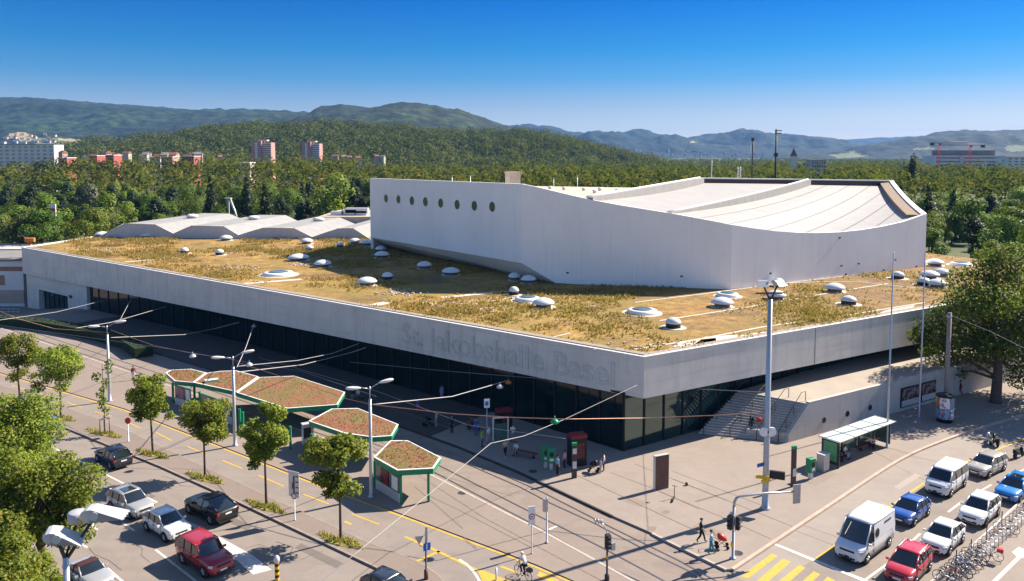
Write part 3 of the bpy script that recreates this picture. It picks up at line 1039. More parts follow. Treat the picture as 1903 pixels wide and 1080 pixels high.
# end block under the left end of the fascia
sB0 = plan_px(C0, DL, 155, 2); sb0 = (sB0.xy - C0.xy).length; sb1 = (CL - C0).length
b = MB()
A0 = C0 + DL * sb0 - NLo * .62; A1 = C0 + DL * (sb1 - .02) - NLo * .62
da, dbx = plan_px(A0, DL, 126, 1), plan_px(A0, DL, 72, 1)
zd = zof(126, 551, da.y)
for (P, Q, z0, z1) in ((A0, da, -3, None), (dbx, A1, -3, None), (da, dbx, zd, None)):
    zt = 5.6
    pts = [P, Q, Q - NLo * 9, P - NLo * 9] if z0 < 0 else [P, Q, Q - NLo * .6, P - NLo * .6]
    b.prism([rel((q_.x, q_.y, 0))[:2] for q_ in pts], z0, zt)
b.build('end_block', fair, arena, True)
b = MB()
P, Q = da - NLo * 1.1, dbx - NLo * 1.1
b.prism([rel((q_.x, q_.y, 0))[:2] for q_ in (P, Q, Q - NLo * .2, P - NLo * .2)], -3, zd + .4)
eb = b.build('entrance_door', fglass, arena, True)
b = MB()
for k in range(7):
    q_ = P.lerp(Q, k / 6) + NLo * .05
    b.box(rel((q_.x, q_.y, (zd - 2.7) / 2)), (.12, .12, zd + 2.7), math.atan2(DL.y, DL.x))
b.build('frame', M['black'], eb)
b = MB().box(rel(((plan_px(A0, DL, 131, 3) + NLo * .05).x, (plan_px(A0, DL, 131, 3) + NLo * .05).y, zd + .1)), (1.3, .06, .5), math.atan2(DL.y, DL.x))
b.build('sign_plate', M['black'], arena)

# glass fronts
GC = G(1150, 842.5, .15) - NLo * .8
gl1 = G(950, 779, .15) - NLo * .6
gl2 = C0 + DL * 70 - NLo * 3.0
gl3 = C0 + DL * (sb0 + .2) - NLo * 1.2
def glazing(P, Q, z0, z1, step, gm_=None):
    d = (Q - P); L = d.length; d.normalize()
    n = max(1, round(L / step))
    rz = math.atan2(d.y, d.x)
    for k in range(n):
        a, c = P + d * (L * k / n), P + d * (L * (k + 1) / n)
        mb = MB().seg(rel(a), rel(c - d * .0), .05, z0, z1)
        mb.build('glass_pane', gm_ or fglass, arena, True)
    mb = MB()
    for k in range(n + 1):
        a = P + d * (L * k / n)
        mb.box(rel((a.x, a.y, (z0 + z1) / 2)), (.14, .3, z1 - z0), rz)
    mb.box(rel(((P.x + Q.x) / 2, (P.y + Q.y) / 2, z0 + .06)), (L, .2, .12), rz)
    mb.box(rel(((P.x + Q.x) / 2, (P.y + Q.y) / 2, z1 - .1)), (L, .2, .2), rz)
    mb.build('mullion', M['black'], arena)
glazing(GC, gl1, .12, 5.74, 3.0, shade_glass)
glazing(gl1, gl2, .12, 5.74, 3.2, shade_glass)
glazing(gl2, gl3, .0, 5.74, 3.4, shade_glass)
G3 = G(1503, 696, 3.0)
dG = (G3 - GC); dG.z = 0; dG.normalize()
gr1 = GC + dG * 26
gr2 = GC + dG * 92
glazing(GC, gr1, .12, 5.74, 2.6)
glazing(gr1, gr2, 2.9, 5.74, 2.6)

# ---------------------------------------------------------------- upper hall
hC = G(1358, 538, ZT - .1)
hB0 = G(1034, 527, ZT - .1)
dBC = (hC - hB0).normalized()
hB = plan_px(hC, -dBC, 970, 18)
hD = G(1713, 496, ZT - .1)
dCD = (hD - hC).normalized()
dAB = Vector((-math.sin(R(36.5)), math.cos(R(36.5)), 0))
hA = plan_px(hB, dAB, 688, 18)
zA, zB = zof(686, 331, hA.y), zof(968, 342, hB.y)
zAb, zBb = zof(693, 441, hA.y), zof(972, 489, hB.y)
hall = thing('sports_hall', 'white windowless upper hall with curved roofline rising from the grassed roof', 'hall', (hC.x, hC.y, ZT - .1))
AO_h = hall.location.copy()
def rh(p): return (p[0] - AO_h.x, p[1] - AO_h.y, p[2] - AO_h.z)
def wall_curve(P, d, L, pxs, pys, zg):
    """top edge points read from the skyline"""
    out = []
    for a, c in zip(pxs, pys):
        q_ = plan_px(P, d, a, zg)
        out.append((q_, zof(a, c, q_.y)))
    return out
# wall A-B with chamfered soffit, wall B-C, wall C-D
fbC = [(968, 342), (1000, 348), (1033, 356), (1066, 364), (1100, 371.5), (1150, 381), (1200, 389), (1250, 397), (1300, 406), (1340, 413.5), (1365, 418)]
fCD = [(1365, 418), (1400, 424.5), (1440, 429.5), (1480, 432.3), (1520, 433), (1560, 431.5), (1600, 427.5), (1640, 421), (1680, 412), (1724, 397)]
topBC = [(hB, zB)] + [(plan_px(hC, -dBC, a, 20), 0) for a, _ in fbC[1:-1]] + [(hC, 0)]
topBC = [(q_, zof(a, c, q_.y)) for (q_, _), (a, c) in zip(topBC, fbC)]
topCD = [(hC, topBC[-1][1])] + [(plan_px(hC, dCD, a, 17), 0) for a, _ in fCD[1:-1]] + [(plan_px(hC, dCD, 1722, 17), 0)]
topCD = [(q_, zof(a, c, q_.y)) if i else (q_, topBC[-1][1]) for i, ((q_, _), (a, c)) in enumerate(zip(topCD, fCD))]
hDt = topCD[-1][0]
zb = ZT - .1
b = MB()
hB0x = hB0
TH_W = .5
def band(pts, bots, n):
    """wall with given top points (plan point, z) and bottom z per point; thickness inward"""
    k = len(pts)
    vs = []
    for (q_, zt), zb_ in zip(pts, bots):
        i_ = q_ - n * TH_W
        vs += [rh((q_.x, q_.y, zb_)), rh((q_.x, q_.y, zt)), rh((i_.x, i_.y, zt)), rh((i_.x, i_.y, zb_))]
    fs = []
    for i in range(k - 1):
        o_ = i * 4
        for j in range(4):
            fs.append((o_ + j, o_ + (j + 1) % 4, o_ + 4 + (j + 1) % 4, o_ + 4 + j))
    fs += [(0, 1, 2, 3), (k * 4 - 1, k * 4 - 2, k * 4 - 3, k * 4 - 4)]
    b.add(vs, fs)
nBC = Vector((dBC.y, -dBC.x, 0)); nBC = nBC if nBC.y < 0 else -nBC
nCD = Vector((dCD.y, -dCD.x, 0)); nCD = nCD if nCD.y < 0 else -nCD
nAB = Vector((dAB.y, -dAB.x, 0)); nAB = nAB if nAB.x < 0 else -nAB
botBC = []
LB = (hB0.xy - hB.xy).length
for q_, _ in topBC:
    s = (q_.xy - hB.xy).length
    botBC.append(zBb + (zb - zBb) * min(1, s / LB))
band(topBC, botBC, nBC)
b.build('front_wall', plaster, hall, True); b = MB()
band(topCD, [zb] * len(topCD), nCD)
b.build('front_wall', plaster, hall, True); b = MB()
b_A = [(hB, zB), (hA, zA)]
band([(hB + nAB * .003, zB), (hA + nAB * .003, zA)], [zBb, zAb], nAB)
side = b.build('side_wall', plaster, hall, True); b = MB()
# chamfer soffit: from the bottom of A-B down and inward to the roof
ia, ib = G(705, 452, zb), hB0
ia = plan_px(ib, (G(719, 458, zb) - G(900, 497, zb)).normalized(), 700, zb)
vs = [rh((hA.x, hA.y, zAb)), rh((hB.x, hB.y, zBb)), rh((ib.x, ib.y, zb)), rh((ia.x, ia.y, zb))]
b.add(vs, [(0, 1, 2, 3)])
b.add([rh((hA.x, hA.y, zAb)), rh((ia.x, ia.y, zb)), rh((ia.x + 4, ia.y + 3, zb)), rh((hA.x + 4, hA.y + 3, zAb))], [(0, 1, 2, 3)])
b.build('chamfer_soffit', plaster, hall, True)
# back side and end walls
dDE = Vector((math.sin(R(22)), math.cos(R(22)), 0))
hE = plan_px(hDt, dDE, 1662, 20)
if (hE - hDt).length < 25 or hE.y < hDt.y:
    hE = hDt + Vector((22, 56, 0))
yE = 186.0
hE = AT(1660, 335, yE); zE = hE.z; hE.z = 0
hF = AT(1300, 330, 168.0); zF = hF.z; hF.z = 0
hBk = plan_px(hA, Vector((.55, .83, 0)), 780, 20)
hBk = hA + Vector((14, 34, 0))
b = MB()
nDE = Vector(((hE - hDt).y, -(hE - hDt).x, 0)).normalized()
nEF = Vector((0.2, 1, 0)).normalized()
zD = topCD[-1][1]
def pts_between(P, zp, Q, zq, n=8, sag=0.0):
    return [((P.lerp(Q, i / n)), zp + (zq - zp) * i / n - sag * 4 * (i / n) * (1 - i / n)) for i in range(n + 1)]
dep = pts_between(hDt, zD, hE, zE, 8, .5)
TH_W = .9
band(dep, [zb] * 9, nDE)
b.build('end_wall', plaster, hall, True); b = MB()
ef = pts_between(hE, zE, hF, zF, 4)
band(ef, [zb] * 5, nEF)
b.build('back_wall', plaster, hall, True); b = MB()
TH_W = .5
band(pts_between(hF, 20.4, hBk, 20.4, 3), [zb] * 4, nEF)
band(pts_between(hBk, 20.4, hA, 20.4, 3), [zb] * 4, Vector((-1, .1, 0)).normalized())
b.build('back_wall', plaster, hall, True)
# ridge upstand between flat roof and first membrane; fin between the membranes
g1 = plan_px(hC, -dBC, 1090, 21); zg1 = zof(1090, 367, g1.y)
f1 = plan_px(hC, -dBC, 1240, 20); zf1 = zof(1240, 394.5, f1.y)
f2 = hE.lerp(hF, .47); zf2 = zE + (zF - zE) * .47
def sagged(P, zp, Q, zq, n, sag): return pts_between(P, zp, Q, zq, n, sag)
finm = pm('grey_fin_render', (.27, .26, .255), (.22, .215, .21), .6, .8)
b = MB(); TH_W = 1.0
band([(q_, z - .0) for q_, z in pts_between(g1 - nBC * .52, zg1, hF - nEF * .95, zF - .02, 8)], [20.2] * 9, Vector((-.8, .6, 0)))
b.build('ridge_upstand', finm, hall, True)
b = MB(); TH_W = .7
finpts = sagged(f1 - nBC * .52, zf1 - .05, f2 - nEF * .93, zf2 - .03, 12, .3)
band(finpts, [z - 2.6 for _, z in finpts], Vector((-.8, .6, 0)))
b.build('dividing_fin', finm, hall, True)
b = MB().tube([rh((q_.x, q_.y, z + .03)) for q_, z in finpts], .16, 6)
b.build('fin_coping', coping, hall)
b = MB().tube([rh((q_.x, q_.y, z + .05)) for q_, z in pts_between(g1 - nBC * .52, zg1, hF - nEF * .95, zF - .02, 8)], .2, 6)
b.build('ridge_coping', coping, hall)
# membranes
def membrane_patch(front, back, n, drop0, drop1, sag):
    mb = MB()
    k = len(front)
    vs = []
    for i in range(k):
        (p0, z0), (p1, z1) = front[i], back[i]
        for j in range(n + 1):
            u = j / n
            q_ = p0.lerp(p1, u)
            vs.append(rh((q_.x, q_.y, (z0 - drop0) * (1 - u) + (z1 - drop1) * u - sag * 4 * u * (1 - u))))
    fs = [(i * (n + 1) + j, (i + 1) * (n + 1) + j, (i + 1) * (n + 1) + j + 1, i * (n + 1) + j + 1) for i in range(k - 1) for j in range(n)]
    mb.add(vs, fs, 0, True)
    return mb, vs
tb = [(q_, z) for q_, z in topBC]
fr = [(q_ - nBC * .5, z) for q_, z in tb if g1.x <= q_.x <= f1.x]
fr = [(g1 - nBC * .5, zg1)] + fr + [(f1 - nBC * .5, zf1)]
bk = pts_between(hF - nEF * .9, zF, f2 - nEF * .9, zf2, len(fr) - 1)
mb, _ = membrane_patch(fr, bk, 14, .2, 1.1, .6)
mb.build('roof_membrane', membrane, hall, True)
fr = [(f1 - nBC * .5, zf1)] + [(q_ - nBC * .5, z) for q_, z in tb if q_.x > f1.x][:-1] + [(hC - nBC * .3 - nCD * .5, topBC[-1][1])] + [(q_ - nCD * .5, z) for q_, z in topCD[1:]]
# resample front to even steps
def resample(pl, n):
    ds = [0]
    for (a, _), (c, _) in zip(pl[:-1], pl[1:]): ds.append(ds[-1] + (c - a).length)
    out = []
    for i in range(n + 1):
        t_ = ds[-1] * i / n
        j = max(k for k in range(len(ds)) if ds[k] <= t_ + 1e-9); j = min(j, len(pl) - 2)
        u = (t_ - ds[j]) / max(1e-6, ds[j + 1] - ds[j])
        out.append((pl[j][0].lerp(pl[j + 1][0], u), pl[j][1] + (pl[j + 1][1] - pl[j][1]) * u))
    return out
fr = resample(fr, 24)
bk = pts_between(f2 - nEF * .9, zf2, hE - nEF * .9 - nDE * .9, zE, 24)
mb, mv = membrane_patch(fr, bk, 16, .12, 1.25, .75)
mb.build('roof_membrane', membrane, hall, True)
# dotted clamping seams of the membrane, parallel to the dividing fin
from mathutils.bvhtree import BVHTree
mem_bv = BVHTree.FromPolygons([Vector(q_) for q_ in mv], [(i * 17 + j, (i + 1) * 17 + j, (i + 1) * 17 + j + 1, i * 17 + j + 1) for i in range(24) for j in range(16)])
dF = (f2 - f1); dF.z = 0; dF.normalize()
dP = Vector((dF.y, -dF.x, 0))
b = MB()
for k in range(1, 13):
    s0 = f1 + dP * (k * 3.6) - dF * 30
    for j in range(150):
        q_ = s0 + dF * (j * .85)
        r_ = rh((q_.x, q_.y, 60))
        hit = mem_bv.ray_cast(Vector(r_), Vector((0, 0, -1)))
        if hit[0] is not None:
            b.box((hit[0].x, hit[0].y, hit[0].z + .02), (.09, .26, .04), math.atan2(dF.y, dF.x))
sc_ = b.build('seam_clamps', pm('seam_clamp', (.27, .245, .22), (.22, .2, .18), 3, .8), hall); sc_['kind'] = 'stuff'
# gravel walkway; brown strip paints shade on the upstand inside the far edges
b = MB()
for i in range(8):
    (p0, z0), (p1, z1) = dep[i], dep[i + 1]
    a0, a1 = p0 - nDE * .9, p1 - nDE * .9
    c0_, c1_ = p0 - nDE * 3.0, p1 - nDE * 3.0
    b.add([rh((a0.x, a0.y, z0 - .25)), rh((a1.x, a1.y, z1 - .25)), rh((c1_.x, c1_.y, z1 - .25)), rh((c0_.x, c0_.y, z0 - .25)),
           rh((a0.x, a0.y, z0 - 2.4)), rh((a1.x, a1.y, z1 - 2.4)), rh((c1_.x, c1_.y, z1 - 2.4)), rh((c0_.x, c0_.y, z0 - 2.4))],
          [(0, 1, 2, 3), (3, 2, 6, 7), (0, 3, 7, 4), (1, 5, 6, 2)])
b.build('roof_walkway', pm('brown_gravel', (.2, .15, .11), (.28, .21, .15), 1.2, .95, bump=.4), hall, True)
b = MB()
for i in range(4):
    (p0, z0), (p1, z1) = ef[i], ef[i + 1]
    a0, a1 = p0 - nEF * .91, p1 - nEF * .91
    b.add([rh((a0.x, a0.y, z0 - .25)), rh((a1.x, a1.y, z1 - .25)), rh((a1.x, a1.y, z1 - 1.25)), rh((a0.x, a0.y, z0 - 1.25)),
           rh((a0.x - nEF.x * .06, a0.y - nEF.y * .06, z0 - .25)), rh((a1.x - nEF.x * .06, a1.y - nEF.y * .06, z1 - .25)),
           rh((a1.x - nEF.x * .06, a1.y - nEF.y * .06, z1 - 1.25)), rh((a0.x - nEF.x * .06, a0.y - nEF.y * .06, z0 - 1.25))],
          [(0, 1, 5, 4), (4, 5, 6, 7), (0, 4, 7, 3), (1, 2, 6, 5)])
b.build('upstand_shade_strip', M['brown'], hall, True)
# flat part of the roof
b = MB()
zfl = 20.6
b.poly([rh((q_.x, q_.y, zfl)) for q_ in (hA - nAB * .4, hB - nBC * .4 - nAB * .4, g1 - nBC * .45, hF - nEF * .5, hBk - nEF * .3)])
b.build('flat_roof', pm('beige_roofing', (.52, .44, .35), (.44, .37, .3), .4, .9), hall, True)
for px, py in ((1022, 349.5), (1048, 351), (1085, 352.5), (1115, 352.5), (1147, 355), (1105, 357)):
    q_ = G(px, py + 2, zfl)
    v_ = MB().lathe([(.32, 0), (.32, .35), (.5, .4), (.5, .5), (.3, .62), (0, .64)], 12, rh((q_.x, q_.y, zfl))).build('roof_vent', coping, hall)
q_ = G(953, 343, zB - .6); q_ = AT(953, 341, hB.y + 12)
zc0 = zfl; zc1 = zof(953, 321, q_.y)
ch = MB().box(rh((q_.x, q_.y, (zc0 + zc1) / 2)), (1.9, 1.6, zc1 - zc0), .5).box(rh((q_.x, q_.y, zc1 + .06)), (2.2, 1.9, .14), .5).build('chimney', pm('beige_chimney', (.5, .42, .34), (.4, .34, .28), 1, .85), hall)
# round windows in the side wall
for px, py, hh in ((718, 369, 15), (741, 370.5, 15.5), (766, 373, 16.5), (791, 375, 17), (819.5, 377.5, 17.5), (850, 380.5, 18), (882, 382.5, 18.5), (915, 384.5, 19)):
    q_ = plan_px(hB + nAB * .003, dAB, px, 18)
    zc = zof(px, py, q_.y); rr = abs(zof(px, py - hh / 2, q_.y) - zc)
    Mx = Matrix((dAB, Vector((0, 0, 1)), nAB)).transposed()
    ring, disc = MB(), MB()
    n = 28
    vs = []
    for r0, d0 in ((rr + .1, .0), (rr + .1, .05), (rr, .05), (rr, -.2)):
        for k in range(n):
            a = 2 * PI * k / n
            v_ = dAB * (r0 * math.cos(a)) + Vector((0, 0, r0 * math.sin(a))) + nAB * d0
            vs.append(rh((q_.x + v_.x, q_.y + v_.y, zc + v_.z)))
    ring.add(vs, [(i * n + k, i * n + (k + 1) % n, (i + 1) * n + (k + 1) % n, (i + 1) * n + k) for i in range(2) for k in range(n)])
    vs2 = []
    for k in range(n):
        a = 2 * PI * k / n
        v_ = dAB * (rr * math.cos(a)) + Vector((0, 0, rr * math.sin(a))) + nAB * .012
        vs2.append(rh((q_.x + v_.x, q_.y + v_.y, zc + v_.z)))
    disc.poly(vs2)
    wn = disc.build('porthole_window', M['carglass'], hall, True)
    ring.build('frame', plaster, wn, True)
# small scupper marks on the front wall
b = MB()
for px, py in ((1055, 507), (1267, 513.5), (1432, 508), (1559, 442), (1564, 494), (1596, 490), (1643, 502), (1664, 483), (1573, 510), (1704, 495)):
    d_, n_ = (dBC, nBC) if px < 1358 else (dCD, nCD)
    q_ = plan_px(hC, d_, px, 12); z = zof(px, py, q_.y)
    q_ = q_ + n_ * .03
    MB().box(rh((q_.x, q_.y, z)), (.35, .1, .22), math.atan2(d_.y, d_.x)).build('scupper', M['dark'], hall)

# ---------------------------------------------------------------- folded plate roof wing
wing = thing('roof_wing', 'low wing with grey folded plate roof behind the grassed roof', 'roof wing', (WF0.x, WF0.y, ZT - .1))
AO_w = wing.location.copy()
rw = lambda p: (p[0] - AO_w.x, p[1] - AO_w.y, p[2] - AO_w.z)
dW = (WF1 - WF0).normalized()
prof = [(184, 441), (190, 437), (231, 416), (287, 417), (323, 434.5), (355, 420), (415, 420.5), (444, 437.5), (487, 424), (545, 424), (581, 441), (626, 425.5), (655, 424), (690, 446)]
fp = []
for a, c in prof:
    q_ = plan_px(WF0, dW, a, 11)
    fp.append((q_, zof(a, c, q_.y)))
bdir = None
q1 = AT(425, 397, 214.0); q0 = fp[3][0]
bdir = Vector((q1.x - q0.x, q1.y - q0.y, 0))
q1z = q1.z
slate = pm('grey_roof_felt', (.29, .288, .285), (.235, .233, .23), .5, .9)
b, b2 = MB(), MB()
nb = len(fp)
vs = []
for q_, z in fp: vs.append(rw((q_.x, q_.y, z)))
for i, (q_, z) in enumerate(fp):
    r_ = q_ + bdir
    vs.append(rw((r_.x, r_.y, z + (q1z - fp[3][1]) if z > 10.5 else z + .3 * (q1z - fp[3][1]))))
b.add(vs, [(i, i + 1, nb + i + 1, nb + i) for i in range(nb - 1)])
b.build('folded_roof', slate, wing, True)
vs = [rw((q_.x, q_.y, z - .02)) for q_, z in fp] + [rw((q_.x, q_.y, ZT - .15)) for q_, z in fp]
vs = [(x, y, z) for x, y, z in vs]
b2.add(vs, [(i, nb + i, nb + i + 1, i + 1) for i in range(nb - 1)])
b2.build('gable_wall', pm('pale_grey_render', (.52, .52, .52), (.45, .45, .45), .8, .8), wing, True)
b = MB()
for (q_, z), (r_, z2) in zip(fp[:-1], fp[1:]):
    b.tube([rw((q_.x, q_.y - .05, z + .03)), rw((r_.x, r_.y - .05, z2 + .03))], .08, 6)
b.build('verge_trim', coping, wing)
for px, py in ((357, 405.5), (471, 408.5), (592, 411.5)):
    q_ = AT(px, py, 196.0)
    MB().lathe([(1.15, -.5), (1.15, .35), (1.5, .42), (1.35, .75), (.7, 1.0), (0, 1.05)], 18, rw((q_.x, q_.y, q_.z))).build('roof_vent', coping, wing)
# flat service roof between wing and hall
b = MB()
sv = thing('service_roof', 'flat service roof with ducts between folded wing and white hall', 'roof', (-30, 200, 10))
for (x, y, z0, z1, sx_, sy_) in ((0, 22, -12.7, 1.4, 42, 26),):
    b.box((x, y, (z0 + z1) / 2), (sx_, sy_, z1 - z0))
b.build('roof_slab', pm('beige_gravel_roof', (.45, .37, .29), (.36, .3, .24), .3, .95), sv)
b = MB()
for px, py in ((628, 397), (650, 394), (664, 391), (672, 396)):
    q_ = AT(px, py, 215.0)
    b.box((q_.x + 30, q_.y - 200, q_.z - 10), (3 + random.random() * 3, 2.5, 1.3))
b.build('ducts', M['steel'], sv)

# ---------------------------------------------------------------- skylight domes, walkways and tufts on the green roof
dome_m = pm('pale_acrylic_dome', (.66, .68, .68), (.56, .59, .6), 2, .22, 0, .5)
pane_m = glass('blue_skylight_glass', (.07, .2, .25), .05, .8)
base_m = pm('roof_kerb_felt', (.2, .17, .14), (.14, .12, .1), 3, .9)
pad_m = pm('pale_roof_pad', (.56, .5, .44), (.46, .41, .36), 2, .9)
ZR = ZT - .12
def dome_parts(r, kind):
    rt = empty('skylight')
    if kind == 'flat':
        MB().lathe([(1.55 * r, -.05), (1.5 * r, .05)], 32).build('pad', pad_m, rt)
        MB().lathe([(1.2 * r, -.05), (1.08 * r, .42), (.8 * r, .5)], 32).build('curb', M['white'], rt)
        MB().lathe([(.84 * r, .47), (.6 * r, .6), (.3 * r, .66), (0, .68)], 32).build('dome', pane_m, rt)
    elif kind == 'vent':
        MB().lathe([(1.75 * r, -.05), (1.75 * r, .05)], 28).build('pad', pad_m, rt)
        MB().lathe([(r, -.05), (r, .55)], 24).build('curb', M['black'], rt)
        MB().lathe([(1.05 * r, .52), (1.08 * r, .62), (.85 * r, .9), (.45 * r, 1.08), (0, 1.14)], 24).build('dome', dome_m, rt)
    else:
        MB().lathe([(1.1 * r, -.05), (1.1 * r, .04)], 28).build('pad', pad_m, rt)
        MB().lathe([(.68 * r, -.05), (.68 * r, .5)], 28).build('curb', base_m, rt)
        MB().lathe([(.72 * r, .45), (1.0 * r, .5), (1.0 * r, .6), (.86 * r, .83), (.55 * r, 1.06), (.25 * r, 1.17), (0, 1.2)], 32).build('dome', dome_m, rt)
    return rt
DOMES = [
    (343, 471, 15, 'vent', 'small skylight dome on dry grass, leftmost of two near the left fascia'),
    (408, 474, 15, 'vent', 'small skylight dome on dry grass beside a second one, left part of the roof'),
    (555, 484, 40, 'dome', 'wide pale skylight dome at the tip of the hall shadow, left one of a pair'),
    (600, 496, 33, 'dome', 'pale skylight dome on dry grass at the shadow edge, right one of a pair'),
    (517, 511, 50, 'flat', 'broad flat ring skylight on a pale pad near the left fascia'),
    (682, 530, 38, 'dome', 'pale skylight dome in sunlit grass just outside the hall shadow'),
    (720, 520, 20, 'vent', 'small bluish skylight dome inside the hall shadow near its front edge'),
    (575, 466, 15, 'vent', 'small dark blue skylight dome near the folded wing at the shadow tip'),
    (710, 479, 29, 'dome', 'shaded skylight dome beside a smaller one near the hall overhang'),
    (789, 499, 29, 'dome', 'shaded skylight dome in the middle of the hall shadow'),
    (838, 511, 35, 'dome', 'flat looking shaded skylight dome right of the shadow middle'),
    (632, 460, 13, 'vent', 'tiny shaded skylight dome in front of the folded wing'),
    (682, 456, 24, 'dome', 'shaded skylight dome at the hall corner by the folded wing'),
    (659, 453, 22, 'dome', 'shaded skylight dome behind its twin by the folded wing'),
    (708, 468, 21, 'dome', 'smaller shaded skylight dome behind a larger one near the overhang'),
    (956, 521, 24, 'dome', 'deep blue shaded skylight dome under the hall overhang, left of two'),
    (982, 526, 30, 'dome', 'deep blue shaded skylight dome under the hall overhang, right of two'),
    (955, 548, 18, 'vent', 'small skylight dome with black curb at the shadow edge below the overhang'),
    (980, 559, 42, 'flat', 'flat blue glass skylight partly hidden by a pale dome'),
    (1010, 571, 42, 'dome', 'pale dome on black curb in front of a flat blue skylight'),
    (1193, 582, 50, 'flat', 'largest flat blue glass skylight with white ring and wide pale pad'),
    (1251, 609, 28, 'vent', 'small domed vent on black curb and white pad near the front corner'),
    (1352, 551, 36, 'flat', 'flat blue skylight behind a pale dome below the hall corner'),
    (1342, 570, 42, 'dome', 'pale dome on black curb below the hall corner'),
    (1447, 532, 22, 'dome', 'pale dome touching the hall wall behind the floodlight mast'),
    (1442, 556, 38, 'dome', 'pale dome partly hidden by the tall floodlight mast'),
    (1551, 542, 38, 'dome', 'pale dome alone in the middle of the right roof'),
    (1577, 566, 27, 'vent', 'small domed vent on black curb near the right fascia'),
    (1668, 518, 22, 'vent', 'small domed vent left of the flagpoles close to the hall wall'),
    (1737, 494, 33, 'dome', 'pale dome at the far right corner near the back parapet'),
    (1785, 493, 32, 'flat', 'flat pale skylight at the far right beside the big tree'),
    (1727, 517, 36, 'dome', 'pale dome behind the right flagpole'),
    (1750, 513, 30, 'dome', 'pale dome touching its neighbour right of the flagpole'),
    (1742, 534, 36, 'dome', 'pale dome at the edge of the big tree, front of a cluster'),
    (1716, 530, 22, 'vent', 'small domed vent between flagpole and front dome of the cluster'),
    (420, 447, 24, 'dome', 'pale dome in tall grass before the middle fold of the wing'),
    (570, 453, 24, 'dome', 'pale dome in tall grass before the third fold of the wing'),
    (190, 440, 26, 'dome', 'pale dome at the far left roof corner before the wing'),
    (274, 442, 24, 'dome', 'pale dome in tall grass before the first fold of the wing'),
]
for px, py, wpx, kind, lab in DOMES:
    q_ = G(px, py, ZR)
    r = wpx / 2 * (q_.y) / F
    rt = dome_parts(r, kind)
    rt.location = (q_.x, q_.y, ZR)
    rt.rotation_euler.z = random.random() * 6
    tag(rt, lab, 'skylight', 'skylights on the grassed roof')
# slab paths on the roof
b = MB()
def path(pts, w, z=ZR + .03):
    b.strip([(p_.x, p_.y) for p_ in (G(a, c, z) for a, c in pts)], w, z)
for pts, w_ in (([(455, 527), (560, 519)], 1.3), ([(232, 487), (330, 479)], 1.0), ([(690, 568), (720, 562)], 1.5), ([(822, 553), (950, 540)], 1.2), ([(1180, 562), (1300, 547), (1420, 531), (1560, 514), (1716, 493)], .35),
                ([(1226, 596), (1400, 569), (1560, 541), (1650, 527)], .35), ([(1020, 628), (1060, 619)], .3), ([(1180, 649), (1300, 630), (1420, 607), (1560, 588), (1720, 562)], .35),
                ([(1430, 528), (1530, 523), (1600, 524), (1700, 535)], .3), ([(900, 561), (960, 552)], .3), ([(1080, 572), (1105, 568)], .35), ([(425, 470), (530, 462)], .3)):
    path(pts, w_)
b.build('roof_path', pad_m, None)
bpy.data.objects['roof_path']['kind'] = 'structure'
b = MB()
for pts in ([(1250, 645), (1262, 635), (1330, 628), (1332, 636)], [(1290, 640), (1310, 626), (1370, 622), (1372, 633)], [(1370, 633), (1378, 622), (1425, 616), (1400, 628)],
            [(1630, 584), (1648, 576), (1700, 567), (1690, 578)], [(1560, 598), (1575, 590), (1590, 590), (1585, 597)]):
    z = ZR + .05
    b.prism([(p_.x, p_.y) for p_ in (G(a, c, z) for a, c in pts)], z - .06, z)
o = b.build('roof_slabs', pad_m); o['kind'] = 'structure'
# pale rubble patches
b = MB()
for cx, cy, rx, ry, n in ((190, 465, 45, 4, 60), (440, 497, 40, 5, 80), (560, 493, 30, 3, 60), (740, 545, 40, 7, 60), (840, 565, 60, 6, 40), (1190, 640, 80, 12, 25), (905, 575, 30, 5, 15)):
    for _ in range(n):
        q_ = G(cx + random.gauss(0, rx * .5), cy + random.gauss(0, ry * .5), ZR)
        s = .08 + .16 * random.random()
        b.box((q_.x, q_.y, ZR + s * .3), (s * 1.6, s, s * .8), random.random() * 3)
o = b.build('gravel', pm('pale_rubble', (.55, .47, .4), (.42, .35, .29), 5, .95)); tag(o, 'pale rubble patches in the dry roof grass', 'gravel', kind='stuff')
# tufts of dry grass
def pip(x, y, poly):
    c = False
    for i in range(len(poly)):
        a, d = poly[i], poly[i - 1]
        if (a.y > y) != (d.y > y) and x < (d.x - a.x) * (y - a.y) / (d.y - a.y) + a.x: c = not c
    return c
hallpoly = [hA, ia, hB0, hC, hDt, hE, hF, hBk]
dome_xy = [(G(d[0], d[1], ZR), d[2] / 2 * G(d[0], d[1], ZR).y / F) for d in DOMES]
tv, tf = [], []
cnt = 0
while cnt < 24000:
    x = random.uniform(-96, 100); y = random.uniform(74, 178)
    if not pip(x, y, roof_pts) or pip(x, y, hallpoly): continue
    dens = mn.noise(Vector((x * .07, y * .07, 2))) + .6 * mn.noise(Vector((x * .3, y * .3, 8)))
    lim = .8 - max(0, x) * .009
    if random.random() > lim * (.22 + 1.5 * dens): continue
    if any((x - q_.x) ** 2 + (y - q_.y) ** 2 < (r * 1.1) ** 2 for q_, r in dome_xy): continue
    cnt += 1
    hh = random.uniform(.1, .32) * (1.0 + max(0, dens)) * (1.5 if y > 150 else 1)
    for _ in range(2):
        a = random.random() * PI; wd = .06 + .1 * random.random()
        dx, dy = math.cos(a) * wd, math.sin(a) * wd
        lx, ly = random.gauss(0, .12), random.gauss(0, .12)
        i = len(tv)
        tv += [(x - dx, y - dy, ZR - .02), (x + dx, y + dy, ZR - .02), (x + lx, y + ly, ZR + hh)]
        tf.append((i, i + 1, i + 2))
b = MB(); b.add(tv, tf)
o = b.build('grass', leaf_mat('roof_grass_blades', (.3, .19, .05), (.52, .36, .13), (.3, .24, .06), .12, .4))
